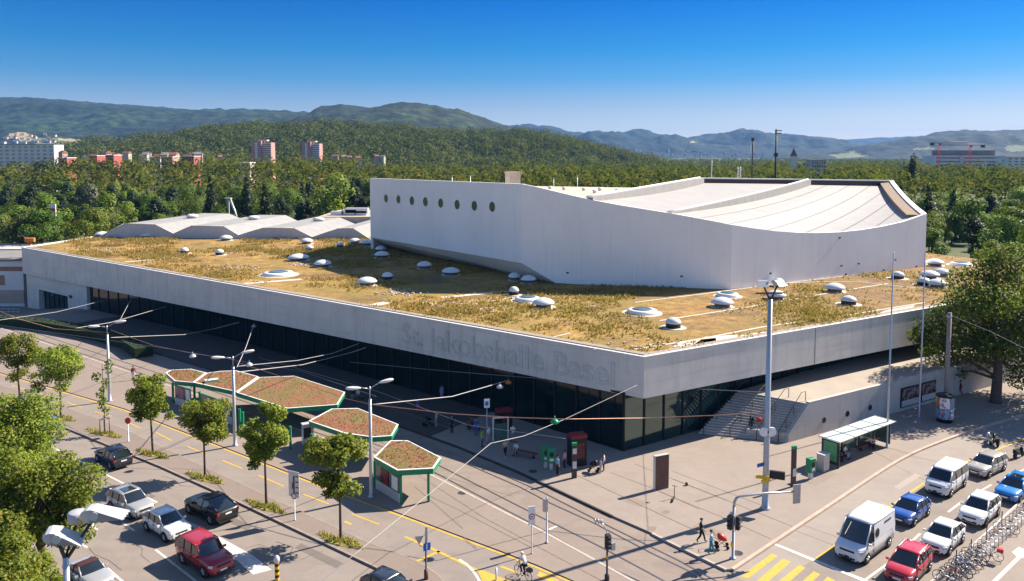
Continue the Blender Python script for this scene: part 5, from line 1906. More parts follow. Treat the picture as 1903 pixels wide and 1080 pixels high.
def vehicle(name, label, cat, S, pm_, loc, rz, group=None, roof_mat=None, roof_rails=False, sunroof=False, wheels=True):
    """S: L W H, hood height, belt height, stations measured from the nose:
       wb windscreen base, wt windscreen top, rt roof end, rb rear window base; wheels fx, rx; wheel radius r"""
    L, W, Hh = S['L'], S['W'], S['H']
    hw = W / 2
    hd, bl = S['hood'], S['belt']
    X = lambda d: L / 2 - d                    # distance from nose -> local x
    root = thing(name, label, cat, loc, rz, group)
    tail = S.get('tail', bl)                   # height of the boot / tailgate shoulder
    zb = S.get('zb', .2)
    st = [(0.0, .70, .34, hd - .30), (.06, .84, .25, hd - .2), (.22, .92, zb, hd - .1), (.5, .975, zb, hd - .035), (S['wb'] * .72, 1.0, zb, hd),
          (S['wb'], 1.0, zb, bl), (S['wt'], 1.0, zb, bl + .01), ((S['wt'] + S['rt']) / 2, 1.0, zb, bl + .02), (S['rt'], 1.0, zb, bl + .03),
          (max(S['rt'] + .05, min(S['rb'] - .05, L - .5)), .99, zb, (bl + tail) / 2 + .02), (L - .3, .965, zb + .02, tail), (L - .08, .91, zb + .06, tail - .08), (L, .82, .36, tail - .24)]
    st = sorted(st, key=lambda q: q[0])
    rings = []
    for d, k, z0, zs in st:
        w_ = hw * k
        zm = z0 + (zs - z0) * .55
        cr = .05 if d < S['wb'] else .02
        half = [(0, z0), (w_ * .8, z0), (w_ * .96, z0 + .1), (w_, zm), (w_ * .985, zs - .12), (w_ * .95, zs - .03), (w_ * .8, zs + cr * .5), (w_ * .4, zs + cr), (0, zs + cr * 1.15)]
        ring = [(X(d), y, z) for y, z in half] + [(X(d), -y, z) for y, z in half[-2:0:-1]]
        rings.append(ring)
    b = MB()
    loft(b, rings[::-1])
    # greenhouse shell
    gh0, gh1 = hw * S.get('gb', .94), hw * S.get('gt', .76)
    zr = Hh
    wb, wt, rt, rb = X(S['wb']), X(S['wt']), X(S['rt']), X(S['rb'])
    zbl = bl - .02
    zrb = S.get('rbz', tail)
    C = {s: {'wb': (wb, s * gh0 * .93, zbl - .02), 'wt': (wt, s * gh1 * .95, zr - .07), 'rt': (rt, s * gh1 * .95, zr - S.get('rdrop', .08)), 'rb': (rb, s * gh0 * .9, zrb - .02),
             'sb0': (wb - .12, s * gh0, zbl), 'sb1': (rb + .1, s * gh0 * .98, zbl + .01), 'st0': (wt - .02, s * gh1, zr - .08), 'st1': (rt + .02, s * gh1, zr - S.get('rdrop', .08) - .01)} for s in (1, -1)}
    # roof skin
    nst = 6
    rr = []
    for i in range(nst + 1):
        u = i / nst
        x = wt + (rt - wt) * u
        e = S.get('rdrop', .08)
        zc = zr - .05 * (1 - min(1, u * 4)) - (e - .03) * max(0, u * 2 - 1) ** 2
        hw_ = gh1 * (.97 if i in (0, nst) else 1.0)
        rr.append([(x, y * hw_, zc + dz) for y, dz in ((-1.0, -.1), (-1.015, -.055), (-.9, -.018), (-.5, .0), (0, .008), (.5, 0), (.9, -.018), (1.015, -.055), (1.0, -.1), (0, -.06))])
    loft(b, rr, 1)
    # pillars
    pil = S.get('pillars', ())
    for s in (1, -1):
        c = C[s]
        b.tube([c['wb'], c['wt']], [.055, .045], 6)
        b.tube([c['rb'], c['rt']], [.1, .075], 6)
        b.tube([c['st0'], c['st1']], .05, 6, mi=1)
        for d in pil:
            x = X(d)
            u = min(1, max(0, (wt - x) / (wt - rt))) if wt != rt else 0
            zt_ = zr - .08
            b.tube([(x + .02, s * gh0 * 1.0, zbl), (x - .05, s * gh1 * 1.0, zt_)], [.05, .04], 5, mi=2)
    # solid side sheet for vans
    if 'solid' in S:
        for s in (1, -1):
            x0, x1 = X(S['solid'][0]), X(S['solid'][1])
            b.add([(x0, s * gh0 * 1.005, zbl - .03), (x1, s * gh0 * 1.0, zbl - .03), (x1, s * gh1 * 1.01, zr - .06), (x0, s * gh1 * 1.01, zr - .06)], [(0, 1, 2, 3)] if s < 0 else [(0, 3, 2, 1)])
            for zz in (.28, .55):
                pass
    # bumpers, sills, arches in black trim
    for d in (S['fx'], S['rx']):
        x = X(d)
        for s in (1, -1):
            b.lathe([(S['r'] + .075, s * hw * .93), (S['r'] + .075, s * (hw + .006)), (S['r'] - .02, s * (hw + .006)), (0, s * (hw + .002))], 20, (x, 0, S['r']), 'y', 2, False, False)
    b.box((X((S['fx'] + S['rx']) / 2), 0, zb + .06), (S['rx'] - S['fx'] - 2 * S['r'] - .15, W * .995, .14), 0, 2)
    b.box((X(.1), 0, .34), (.16, W * .8, .16), 0, 2)
    b.box((X(L - .07), 0, .36), (.14, W * .8, .2), 0, 2)
    if S.get('dark_bumper'):
        b.lathe([(0, 0), (hw * .97, 0), (hw * .99, .16), (hw * .97, .32), (0, .32)], 24, (X(hw * .93), 0, .24), 'z', 2)
    for d in [S['wb'] + .12] + [q for q in pil] + [S['rb'] - .75]:
        if 'solid' in S and d > 2.2: continue
        for s in (1, -1):
            b.box((X(d), s * (hw * .994), (zb + bl) / 2 + .06), (.016, .026, (bl - zb) * .72), 0, 2)
    for d in pil:
        for s in (1, -1): b.box((X(d - .14), s * (hw * 1.0), bl - .17), (.2, .03, .035), 0, 2)
    body = b.build('body', [pm_, roof_mat or pm_, M['trim']], root, False)
    # glass
    g = lambda lst, nm: MB().poly(lst).build(nm, M['carglass'], root)
    eps = .012
    a, c = C[1], C[-1]
    def bulge(p0, p1, p2, p3, bx, nm, n=6):
        mb = MB(); vs = []
        for i in range(n + 1):
            u = i / n
            lo = Vector(p0).lerp(Vector(p1), u); hi = Vector(p3).lerp(Vector(p2), u)
            k = 4 * u * (1 - u) * bx
            vs += [(lo.x + k, lo.y, lo.z), (hi.x + k * .8, hi.y, hi.z + abs(k) * .2)]
        mb.add(vs, [(2 * i, 2 * i + 2, 2 * i + 3, 2 * i + 1) for i in range(n)], 0, True)
        return mb.build(nm, M['carglass'], root)
    ins = .97
    bulge((wb + eps, gh0 * .93, zbl), (wb + eps, -gh0 * .93, zbl), (wt + eps, -gh1 * .93, zr - .065), (wt + eps, gh1 * .93, zr - .065), .1, 'windscreen')
    if not S.get('norear'):
        bulge((rb - eps, -gh0 * .88, zrb), (rb - eps, gh0 * .88, zrb), (rt - eps, gh1 * .9, zr - S.get('rdrop', .08) - .01), (rt - eps, -gh1 * .9, zr - S.get('rdrop', .08) - .01), -.05, 'rear_window')
    edges = [S['wb'] + .1] + list(pil) + [S['rb'] - .1]
    se = S.get('glass_end')
    for s in (1, -1):
        for i in range(len(edges) - 1):
            d0, d1 = edges[i], edges[i + 1]
            if se and d0 >= se - .01: continue
            def up(d):   # top of the side glass at distance d
                if d < S['wt']: k = (d - S['wb']) / max(.01, S['wt'] - S['wb'])
                elif d > S['rt']: k = (S['rb'] - d) / max(.01, S['rb'] - S['rt'])
                else: k = 1
                return max(0, min(1, k))
            ds = [d0, d1] + [q for q in (S['wt'] + .02, S['rt'] - .02) if d0 < q < d1]
            ds.sort()
            topl = []
            for d in ds:
                k = up(d)
                topl.append((X(d), s * (gh0 + (gh1 - gh0) * k + .004), zbl + (zr - .09 - zbl) * k))
            bot = [(X(d1), s * (gh0 + .004), zbl), (X(d0), s * (gh0 + .004), zbl)]
            pl = [p for p in topl] + bot
            if s > 0: pl = pl[::-1]
            MB().poly(pl).build('side_window', M['carglass'], root)
    # lamps, grille, plates
    for s in (1, -1):
        MB().box((X(.23), s * hw * .74, hd - .24), (.3, .36, .13), s * -.42).build('headlight', M['lamp'], root)
        MB().box((X(L - .1), s * hw * .8, tail - .2), (.16, .26, .2), s * .3).build('tail_light', M['tail'], root)
        mm = MB().box((wb - .2, s * (hw + .1), bl + .02), (.1, .2, .14)).box((wb - .18, s * (hw - .02), bl - .02), (.06, .12, .05))
        mm.build('wing_mirror', [S.get('mirror') or pm_], root)
    MB().box((X(.03), 0, hd - .3), (.08, W * .5, .13)).box((X(.02), 0, .42), (.07, W * .55, .14)).build('grille', M['trim'], root)
    MB().box((X(-.015), 0, .5), (.02, .5, .11)).build('number_plate', M['plate'], root)
    MB().box((X(L + .01), 0, S.get('plz', tail - .3)), (.02, .5, .11)).build('number_plate', M['plate'], root)
    if roof_rails:
        for s in (1, -1):
            MB().tube([(wt - .1, s * gh1 * .9, zr - .01), (wt - .2, s * gh1 * .9, zr + .045), (rt + .15, s * gh1 * .9, zr + .03), (rt + .05, s * gh1 * .9, zr - .03)], .022, 5).build('roof_rail', M['galv'], root)
    if sunroof:
        MB().box((wt - .62, 0, zr + .008), (.95, gh1 * 1.25, .02)).build('sunroof', M['carglass'], root)
    tm, rm = wheel_meshes(S['r'])
    for d in (S['fx'], S['rx']):
        for s in (1, -1):
            w_ = link_mesh('wheel', tm, root)
            w_.location = (X(d), s * (hw - .085), S['r'])
            r_ = link_mesh('rim', rm, w_)
            if s < 0: w_.rotation_euler.z = PI
    return root

SP = {
 'suv': dict(L=4.5, W=1.84, H=1.66, hood=1.02, belt=1.05, tail=1.08, wb=1.25, wt=2.0, rt=3.95, rb=4.4, fx=.9, rx=3.55, r=.36, pillars=(2.45, 3.4), rdrop=.12, zb=.26),
 'bigsuv': dict(L=4.79, W=1.93, H=1.82, hood=1.12, belt=1.16, tail=1.16, wb=1.45, wt=2.0, rt=4.3, rb=4.7, fx=.92, rx=3.66, r=.38, pillars=(2.55, 3.5), rdrop=.06, zb=.3, gt=.82),
 'coupe_suv': dict(L=4.88, W=1.98, H=1.69, hood=1.06, belt=1.12, tail=1.16, wb=1.5, wt=2.25, rt=3.2, rb=4.65, fx=.95, rx=3.88, r=.39, pillars=(2.75, 3.6), rdrop=.06, zb=.26, gt=.74),
 'hatch': dict(L=4.15, W=1.76, H=1.48, hood=.92, belt=.95, tail=1.0, wb=1.15, wt=1.95, rt=3.5, rb=4.05, fx=.82, rx=3.38, r=.32, pillars=(2.4, 3.15), rdrop=.1),
 'suvhatch': dict(L=4.35, W=1.8, H=1.6, hood=.98, belt=1.03, tail=1.06, wb=1.2, wt=1.95, rt=3.5, rb=4.22, fx=.86, rx=3.5, r=.35, pillars=(2.4, 3.2), rdrop=.14, zb=.24),
 'estate': dict(L=4.7, W=1.8, H=1.5, hood=.93, belt=.97, tail=1.0, wb=1.35, wt=2.15, rt=4.2, rb=4.62, fx=.9, rx=3.65, r=.32, pillars=(2.6, 3.5), rdrop=.08),
 'mpv': dict(L=4.4, W=1.83, H=1.66, hood=1.02, belt=1.06, tail=1.1, wb=1.0, wt=1.95, rt=3.9, rb=4.3, fx=.85, rx=3.55, r=.34, pillars=(2.3, 3.3), rdrop=.1, zb=.24, gt=.8),
 'cabrio': dict(L=4.1, W=1.74, H=1.38, hood=.9, belt=.93, tail=.98, wb=1.4, wt=2.05, rt=2.75, rb=3.4, fx=.85, rx=3.3, r=.32, pillars=(2.5,), rdrop=.1),
 'minibus': dict(L=4.9, W=1.9, H=1.97, hood=1.18, belt=1.24, tail=1.25, wb=.75, wt=1.45, rt=4.72, rb=4.86, fx=.9, rx=3.9, r=.34, pillars=(2.0, 3.3), rdrop=.06, zb=.24, gb=.97, gt=.86, dark_bumper=True, rbz=1.2),
 'van': dict(L=5.45, W=2.05, H=2.52, hood=1.2, belt=1.3, tail=1.5, wb=.85, wt=1.65, rt=5.3, rb=5.43, fx=.95, rx=4.4, r=.35, pillars=(1.9,), rdrop=.03, zb=.26, gb=.985, gt=.9, dark_bumper=True, solid=(1.85, 5.38), glass_end=1.85, rbz=1.4, norear=False),
}
PT = {
 'black': paint('black_car_paint', (.012, .012, .014)), 'navy': paint('blue_black_car_paint', (.012, .018, .03)), 'silver': paint('silver_car_paint', (.4, .4, .4), .3, .35),
 'white': paint('white_car_paint', (.7, .7, .69)), 'red': paint('red_car_paint', (.3, .012, .025)), 'blue': paint('blue_car_paint', (.012, .07, .3)), 'sky': paint('bright_blue_car_paint', (.015, .17, .5)),
 'red2': paint('light_red_car_paint', (.42, .02, .035)), 'beige': paint('silver_beige_car_paint', (.42, .4, .36), .3, .25), 'vanwhite': paint('white_van_paint', (.68, .68, .68), .35),
}
soft = pm('dark_red_soft_top', (.06, .018, .02), (.045, .014, .016), 6, .9)
ang = lambda a, c: math.atan2(c.y - a.y, c.x - a.x)
AL = math.atan2(-DL.y, -DL.x)                       # down the left road, towards the camera side
def car_at(name, label, kind, paint_, front, rear, group, z=.01, **kw):
    """front / rear: ground pixels of the wheels' mid-axle line"""
    S = SP[kind]
    a, c = G(front[0], front[1], z), G(rear[0], rear[1], z)
    m_ = (a + c) / 2
    return vehicle(name, label, 'van' if kind in ('van',) else 'car', S, paint_, (m_.x, m_.y, z), ang(c, a), group, **kw)
def car_on(name, label, kind, paint_, cx, cy, rz, group, z=.01, cat=None, **kw):
    p = G(cx, cy, z)
    return vehicle(name, label, cat or ('van' if kind == 'van' else 'car'), SP[kind], paint_, (p.x, p.y, z), rz, group, **kw)
GL, GR = 'cars on the left road', 'vehicles queuing on the right street'
car_on('car', 'dark blue black estate hatchback driving away near the large foreground tree', 'suvhatch', PT['navy'], 211, 860, AL + PI - .04, GL)
car_on('car', 'silver SUV with dark panoramic sunroof facing the camera', 'suv', PT['silver'], 243, 949, AL + .02, GL, sunroof=True, roof_rails=True)
car_on('car', 'white compact SUV facing the camera between the silver and red ones', 'suvhatch', PT['white'], 310, 989, AL - .02, GL, roof_rails=True)
car_on('car', 'black coupe shaped SUV driving away beside the median kerb', 'coupe_suv', PT['black'], 392, 957, AL + PI, GL)
car_on('car', 'boxy dark red SUV facing the camera in the middle lane', 'bigsuv', PT['red'], 381, 1049, AL - .03, GL)
car_on('car', 'silver convertible with dark red soft top cut by the lower edge', 'cabrio', PT['silver'], 166, 1083, AL, GL, roof_mat=soft)
car_on('car', 'dark car with only its roof visible at the lower edge below the arrow sign', 'hatch', PT['navy'], 728, 1112, AL + .02, GL)
car_on('car', 'blue car mostly hidden behind the foreground foliage at left', 'hatch', PT['blue'], 82, 797, AL + PI, GL)
a0, a1 = G(1609, 1049), G(1653, 1016)
AR = math.atan2(a0.y - a1.y, a0.x - a1.x)
AR2 = math.atan2((G(1516, 1038) - G(1695, 913)).y, (G(1516, 1038) - G(1695, 913)).x)
AR = AR2
car_on('delivery_van', 'tall white delivery van with round black emblem on its side', 'van', PT['vanwhite'], 1606, 1022, AR, GR, cat='van')
car_on('car', 'dark blue hatchback behind the tall white delivery van', 'hatch', PT['blue'], 1690, 962, AR, GR)
car_on('minibus', 'white minibus with dark lower front and side windows', 'minibus', PT['white'], 1758, 908, AR, GR, cat='minibus')
car_on('car', 'silver beige estate behind the white minibus at the tree shadow', 'estate', PT['beige'], 1833, 876, AR - .12, GR)
car_on('car', 'white SUV directly behind the light red people carrier', 'suvhatch', PT['white'], 1752, 1013, AR + .02, GR)
car_on('car', 'white SUV with dark grille opening in the middle of the right lane', 'suv', PT['white'], 1820, 962, AR + .0, GR, roof_rails=False)
car_on('car', 'bright blue estate with sunroof at the right edge', 'estate', PT['sky'], 1886, 920, AR - .05, GR, sunroof=True)
car_on('car', 'light red people carrier with roof rails at the lower right', 'mpv', PT['red2'], 1688, 1066, AR + .05, GR, roof_rails=True)
# ================================================================ tram stop shelters
def L2(p, o): return (p.x - o.x, p.y - o.y)
sedum = NT('red_sedum_roof')
p = sedum.pos(); a_ = sedum.noise(.5, 5, .65, p); c_ = sedum.noise(5, 4, .75, p)
col = sedum.ramp(a_, [(.32, (.27, .085, .055)), (.48, (.25, .125, .06)), (.62, (.16, .14, .045)), (.78, (.27, .17, .07))])
col = sedum.mix(sedum.ramp(c_, [(.38, (.55, .55, .55)), (.6, (0, 0, 0))]), col, (.12, .07, .035))
sedum.principled(col, .95, bump=c_, bstr=1.0, bdist=.12)
sed_blade = leaf_mat('sedum_blades', (.22, .09, .04), (.4, .2, .08), (.2, .22, .05), .3, .3)
whitetrim = M['white']
ZS = 2.75
def shelter(pts, label, posts, seed, panels=()):
    rng = random.Random(seed)
    w3 = [G(a, c, ZS) for a, c in pts]
    o = sum((q_ for q_ in w3), Vector()) / len(w3); o.z = .06
    r_ = thing('shelter', label, 'shelter', (o.x, o.y, .06), 0, 'green tram stop canopies')
    pl = [L2(q_, o) for q_ in w3]
    zt = ZS - .06
    MB().prism(pl, zt - .46, zt - .03).build('fascia_rim', M['green'], r_)
    def ins(d):
        c = Vector((sum(x for x, _ in pl) / len(pl), sum(y for _, y in pl) / len(pl)))
        return [tuple(Vector(q_) + (c - Vector(q_)).normalized() * d) for q_ in pl]
    b = MB()
    i1, i2 = ins(-.03), ins(.13)
    n = len(pl)
    for i in range(n):
        j = (i + 1) % n
        b.add([(*i1[i], zt - .03), (*i1[j], zt - .03), (*i1[j], zt + .02), (*i1[i], zt + .02), (*i2[i], zt - .03), (*i2[j], zt - .03), (*i2[j], zt + .02), (*i2[i], zt + .02)],
              [(0, 1, 2, 3), (3, 2, 6, 7), (5, 4, 7, 6)])
    b.build('white_trim', whitetrim, r_, True)
    i3 = ins(.12)
    pr = MB().poly([(*q_, zt + .0) for q_ in i3]).build('planted_roof', sedum.mat, r_, True)
    gb = MB()
    xs_ = [q_[0] for q_ in i3]; ys_ = [q_[1] for q_ in i3]
    vec = [Vector((x, y, 0)) for x, y in ins(.35)]
    k = 0; tries = 0
    while k < 330 and tries < 6000:
        tries += 1
        x, y = rng.uniform(min(xs_), max(xs_)), rng.uniform(min(ys_), max(ys_))
        if not pip(x, y, vec): continue
        k += 1
        a = rng.random() * PI; wd = .05; dx, dy = math.cos(a) * wd, math.sin(a) * wd
        gb.add([(x - dx, y - dy, zt), (x + dx, y + dy, zt), (x + rng.gauss(0, .07), y + rng.gauss(0, .07), zt + rng.uniform(.06, .2))], [(0, 1, 2)])
    go = gb.build('sedum', sed_blade, pr); go['kind'] = 'stuff'
    for (a, c) in posts:
        g_ = G(a, c, .06)
        MB().box((g_.x - o.x, g_.y - o.y, (zt - .46) / 2), (.2, .2, zt - .46)).build('post', M['green'], r_)
    for (a0, c0, a1, c1, kind) in panels:
        A, B_ = G(a0, c0, .06), G(a1, c1, .06)
        A = Vector((A.x - o.x, A.y - o.y, 0)); B_ = Vector((B_.x - o.x, B_.y - o.y, 0))
        d = (B_ - A); L_ = d.length; rz = math.atan2(d.y, d.x); m_ = (A + B_) / 2
        w_ = MB().box((m_.x, m_.y, .42), (L_, .08, .78), rz).box((m_.x, m_.y, .86), (L_, .1, .08), rz, 1).build('back_panel', [M['steel'], M['green']], r_)
        MB().box((m_.x, m_.y, zt - .5), (L_, .1, .08), rz).build('top_rail', M['green'], w_)
        MB().box((m_.x, m_.y, 1.52), (L_ * .98, .05, 1.2), rz).build('glazing', pm('shelter_glass', (.16, .17, .17), (.1, .11, .11), 2, .12, 0, .6), w_)
        if kind:
            nrm = Vector((d.y, -d.x, 0)).normalized()
            if nrm.y > 0: nrm = -nrm
            q_ = A.lerp(B_, .4) + nrm * .06
            MB().box((q_.x, q_.y, 1.5), (L_ * .34, .03, 1.15), rz).build('poster', kind, w_)
            q_ = A.lerp(B_, .82) + nrm * .06
            MB().box((q_.x, q_.y, 1.5), (L_ * .24, .03, 1.1), rz).build('timetable', M['white'], w_)
    return r_
dark_poster = NT('dark_red_poster')
n_ = dark_poster.noise(2.5, 3, .6, dark_poster.coord('Object'))
dark_poster.principled(dark_poster.ramp(n_, [(.45, (.02, .01, .012)), (.58, (.35, .02, .03)), (.66, (.04, .012, .015))]), .3)
pink_poster = pm('pink_poster', (.5, .2, .24), (.3, .08, .1), 3, .4)
shelter([(308, 693), (317, 688), (355, 686), (383, 693), (359, 711), (325, 708)], 'small green canopy at the far left end of the row', [(322, 748), (362, 752)], 1, [(326, 752, 356, 760, pink_poster)])
shelter([(360, 711), (384, 693.5), (410, 690), (439, 689), (480, 700), (440, 728)], 'green canopy with pale roof hatch, second from the left end', [(372, 765), (434, 790)], 2, [(374, 768, 432, 790, pink_poster)])
shelter([(440, 729.5), (482, 701.5), (547, 699), (641, 729), (627, 752), (534, 759)], 'largest green canopy with red sedum roof in the middle of the row', [(446, 800), (452, 806), (540, 835)], 3)
shelter([(574, 782.5), (616.5, 760), (665, 759), (740, 789), (728, 810), (692, 812.5), (640, 805)], 'green canopy with red sedum roof behind the third lamp post', [(580, 850), (618, 868)], 4, [(584, 856, 612, 870, None)])
shelter([(695, 849.5), (726, 819), (757.6, 819), (819, 850.5), (805, 870.5), (738.6, 874)], 'green canopy nearest the crossing with glazed poster wall', [(745, 935), (796.5, 932), (697, 905)], 5, [(699, 908, 743, 936, dark_poster.mat)])
# roof hatch and small aerials
q_ = G(393, 709, ZS)
tag(MB().box((0, 0, .15), (1.4, .8, .3), .5).build('roof_hatch', pm('pale_green_hatch', (.5, .58, .5), (.4, .48, .4), 3, .5)), 'small pale green hatch on the second shelter canopy', 'hatch').location = (q_.x, q_.y, ZS - .06)
# grey kiosk cabinet between the canopies, bench
q_ = G(572, 825, .06)
kc = thing('cabinet', 'tall grey ticket cabinet between the largest canopy and its neighbour', 'cabinet', (q_.x, q_.y, .06), .5)
MB().box((0, 0, 1.0), (1.0, .6, 2.0)).box((0, 0, 2.03), (1.1, .7, .06)).build('housing', M['steel'], kc)
MB().box((-.1, -.31, 1.2), (.7, .03, 1.0)).build('front_panel', M['dark'], kc)

# ================================================================ lamp posts, masts, poles
def taper(z0, z1, r0, r1, n=14): return [(r0, z0), (r1, z1)]
def street_lamp(px, py, ytop, label):
    p = G(px, py, .06); h = zof(px, ytop, p.y) - .06
    r_ = thing('street_lamp', label, 'street lamp', (p.x, p.y, .06), 0, 'twin armed street lamps at the tram stop')
    hp = h * .88
    MB().lathe([(.3, 0), (.3, .06), (.17, .12), (.165, 1.2), (.12, hp), (0, hp + .02)], 14).build('pole', M['galv'], r_)
    b = MB().tube([(0, 0, hp - .1), (0, 0, h - .05)], .05, 8)
    d = Vector((.92, .38, 0))
    for s in (1, -1):
        b.tube([(0, 0, h - .25), tuple(d * (.5 * s) + Vector((0, 0, h - .12 + (.16 if s > 0 else -.02)))), tuple(d * (.85 * s) + Vector((0, 0, h - .02 + (.2 if s > 0 else -.06))))], .035, 6)
    b.build('arm', M['galv'], r_)
    for s in (1, -1):
        q_ = d * (1.35 * s) + Vector((0, 0, h + (.25 if s > 0 else -.05)))
        mb = MB()
        rings = []
        for u, w_, t_ in ((-.62, .05, .05), (-.45, .13, .1), (0, .2, .15), (.35, .2, .14), (.55, .12, .09), (.62, .03, .03)):
            c = q_ + d * (u * s)
            nrm = Vector((-d.y, d.x, 0))
            rings.append([tuple(c + nrm * (w_ * math.cos(a)) + Vector((0, 0, t_ * math.sin(a) + u * .12 * (1 if s > 0 else .6)))) for a in [2 * PI * k / 10 for k in range(10)]])
        loft(mb, rings); mb.build('lamp_head', pm('lamp_head_grey', (.6, .6, .6), (.5, .5, .5), 4, .4), r_)
    return p, h
LP1 = street_lamp(204, 745, 604, 'twin armed street lamp at left beside the thin sapling')
LP2 = street_lamp(437, 828, 661, 'twin armed street lamp between the second and largest canopies')
LP3 = street_lamp(690, 923, 717, 'twin armed street lamp beside the two nearest canopies')

hood_m = pm('floodlight_hood', (.46, .46, .47), (.38, .38, .4), 2, .4, .1)
def hood(b, c, d, L_, w_, h_, teeth=True):
    """shaded floodlight: drum at the back, flat visor widening forward with a saw edge"""
    d = Vector(d).normalized(); n = Vector((-d.y, d.x, 0)).normalized(); u = n.cross(d) * -1
    u = d.cross(n)
    c = Vector(c)
    P = lambda a, s, t: tuple(c + d * a + n * s + u * t)
    k = 7
    vs = []
    for i in range(k):
        a = PI * i / (k - 1)
        for s in (-w_ * .45, w_ * .45):
            vs.append(P(-.1 - math.sin(a) * h_ * .75, s, math.cos(a) * h_ * .5))
    b.add(vs, [(2 * i, 2 * i + 1, 2 * i + 3, 2 * i + 2) for i in range(k - 1)] + [tuple(range(0, 2 * k, 2)), tuple(range(1, 2 * k, 2))[::-1]])
    top = [P(-.1, -w_ * .45, h_ * .5), P(-.1, w_ * .45, h_ * .5)]
    nt_ = 9
    edge = []
    for i in range(nt_):
        s = -w_ * .62 + w_ * 1.24 * i / (nt_ - 1)
        edge.append(P(L_ + (.07 * L_ if i % 2 else 0), s, h_ * .12))
    tv_ = [top[0], top[1]] + edge[::-1]
    th = u * .03
    lo = [tuple(Vector(q_) - th) for q_ in tv_]
    m_ = len(tv_)
    b.add(tv_ + lo, [tuple(range(m_)), tuple(range(2 * m_ - 1, m_ - 1, -1))] + [(i, (i + 1) % m_, m_ + (i + 1) % m_, m_ + i) for i in range(m_)])
    for s in (-1, 1):
        b.add([P(-.1, s * w_ * .45, h_ * .48), P(-.1, s * w_ * .45, -h_ * .5), P(L_ * .92, s * w_ * .6, h_ * .06)], [(0, 1, 2), (2, 1, 0)])
    # round end caps
    for s in (-1, 1):
        q_ = Vector(P(.05, s * w_ * .47, .05)); vs = []
        for a in range(14):
            ca, sa = math.cos(2 * PI * a / 14), math.sin(2 * PI * a / 14)
            for e in (0, .05 * s): vs.append(tuple(q_ + d * (.17 * ca) + u * (.17 * sa) + n * e))
        b.add(vs, [(2 * a, 2 * ((a + 1) % 14), 2 * ((a + 1) % 14) + 1, 2 * a + 1) for a in range(14)] + [tuple(range(1, 28, 2)), tuple(range(0, 28, 2))[::-1]])

def floodlight_mast(p, h, label, hoods, r=.2, group=None, s=1.0):
    r_ = thing('floodlight_mast', label, 'floodlight mast', (p.x, p.y, p.z), 0, group)
    MB().lathe([(r * 1.6, 0), (r * 1.6, .08), (r * 1.15, .12), (r * 1.05, 2), (r * .72, h * .96), (0, h * .962)], 16).build('pole', M['galv'], r_)
    b = MB()
    for (ox, oy, oz, dx, dy, dz, L_, w_, hh) in hoods:
        b.tube([(0, 0, h * .95), (ox * .9, oy * .9, h + oz - hh * .4)], .05 * s + .02, 6)
    b.build('crossarm', M['dark'], r_)
    for (ox, oy, oz, dx, dy, dz, L_, w_, hh) in hoods:
        mb = MB(); hood(mb, (ox, oy, h + oz), (dx, dy, dz), L_, w_, hh); mb.build('floodlight', hood_m, r_, True)
    return r_
# near floodlight at the lower left
Yf = 30.0
tp = AT(121, 1012, Yf)
fm = floodlight_mast(Vector((tp.x, tp.y, 0)), tp.z, 'grey floodlight mast with sawtooth hoods at the lower left', [(-.2, -.2, .45, .8, .28, -.36, .94, .84, .44), (.95, .55, .98, .95, .12, -.15, 1.1, .7, .54)], .155)
MB().lathe([(.36, 0), (.36, .38), (.3, .42), (0, .44)], 16, (-.15, 1.2, tp.z + .35)).build('canister', hood_m, fm)
b = MB().tube([(-.15, 1.2, tp.z + .4), (0, 0, tp.z - .5)], .05, 6).tube([(.1, 1.0, tp.z + .2), (.9, .6, tp.z + .8)], .05, 6)
b.build('bracket', M['trim'], fm)
MB().box((.28, .9, tp.z + .62), (.3, .3, .18), .4).build('warning_plate', M['yellow'], fm)
# tall mast on the forecourt
mp = G(1422, 945, .15)
mh = zof(1437, 540, mp.y)
MASTP = mp
fm2 = floodlight_mast(mp, mh - .15, 'tall grey floodlight mast on the sunlit forecourt with two white lamps', [(-.62, -.1, .55, -.3, -.9, -.35, .55, .75, .4), (.62, .1, .55, .5, -.8, -.35, .55, .75, .4)], .24)
MB().box((0, 0, mh - .35), (2.2, .16, .12)).build('crossbar', pm('brown_crossbar', (.16, .1, .06), (.12, .08, .05), 4, .7), fm2)
zc_ = zof(1430, 801, mp.y)
for s in (-1, 1):
    MB().lathe([(.36, 0), (.36, .14), (.3, .16), (0, .16)], 18, (.3 * s, -.28, zc_ - .15), 'y').build('clock_face', M['white'], fm2)
def board(name, root, c, s, rz, m, txt=None):
    return MB().box(c, s, rz).build(name, m, root)
zb_ = zof(1415, 863, mp.y); board('blue_plate', fm2, (-.45, -.1, zb_ - .15), (.75, .06, .28), .5, M['blue'])
zb_ = zof(1415, 885, mp.y); board('yellow_plate', fm2, (-.35, -.2, zb_ - .15), (1.0, .06, .26), -.25, M['yellow']); board('yellow_plate', fm2, (-.1, -.3, zb_ - .4), (.8, .06, .24), .3, M['yellow'])
sg = thing('display_board', 'dark electronic display board hung on the tall forecourt mast', 'display', (mp.x + .85, mp.y - .1, .15 + zof(1441, 882, mp.y) - .15))
MB().box((0, 0, 0), (1.15, .22, .62), -.38).build('housing', M['black'], sg)
MB().box((.04, -.12, 0), (1.0, .02, .46), -.38).build('screen', M['screen'], sg)
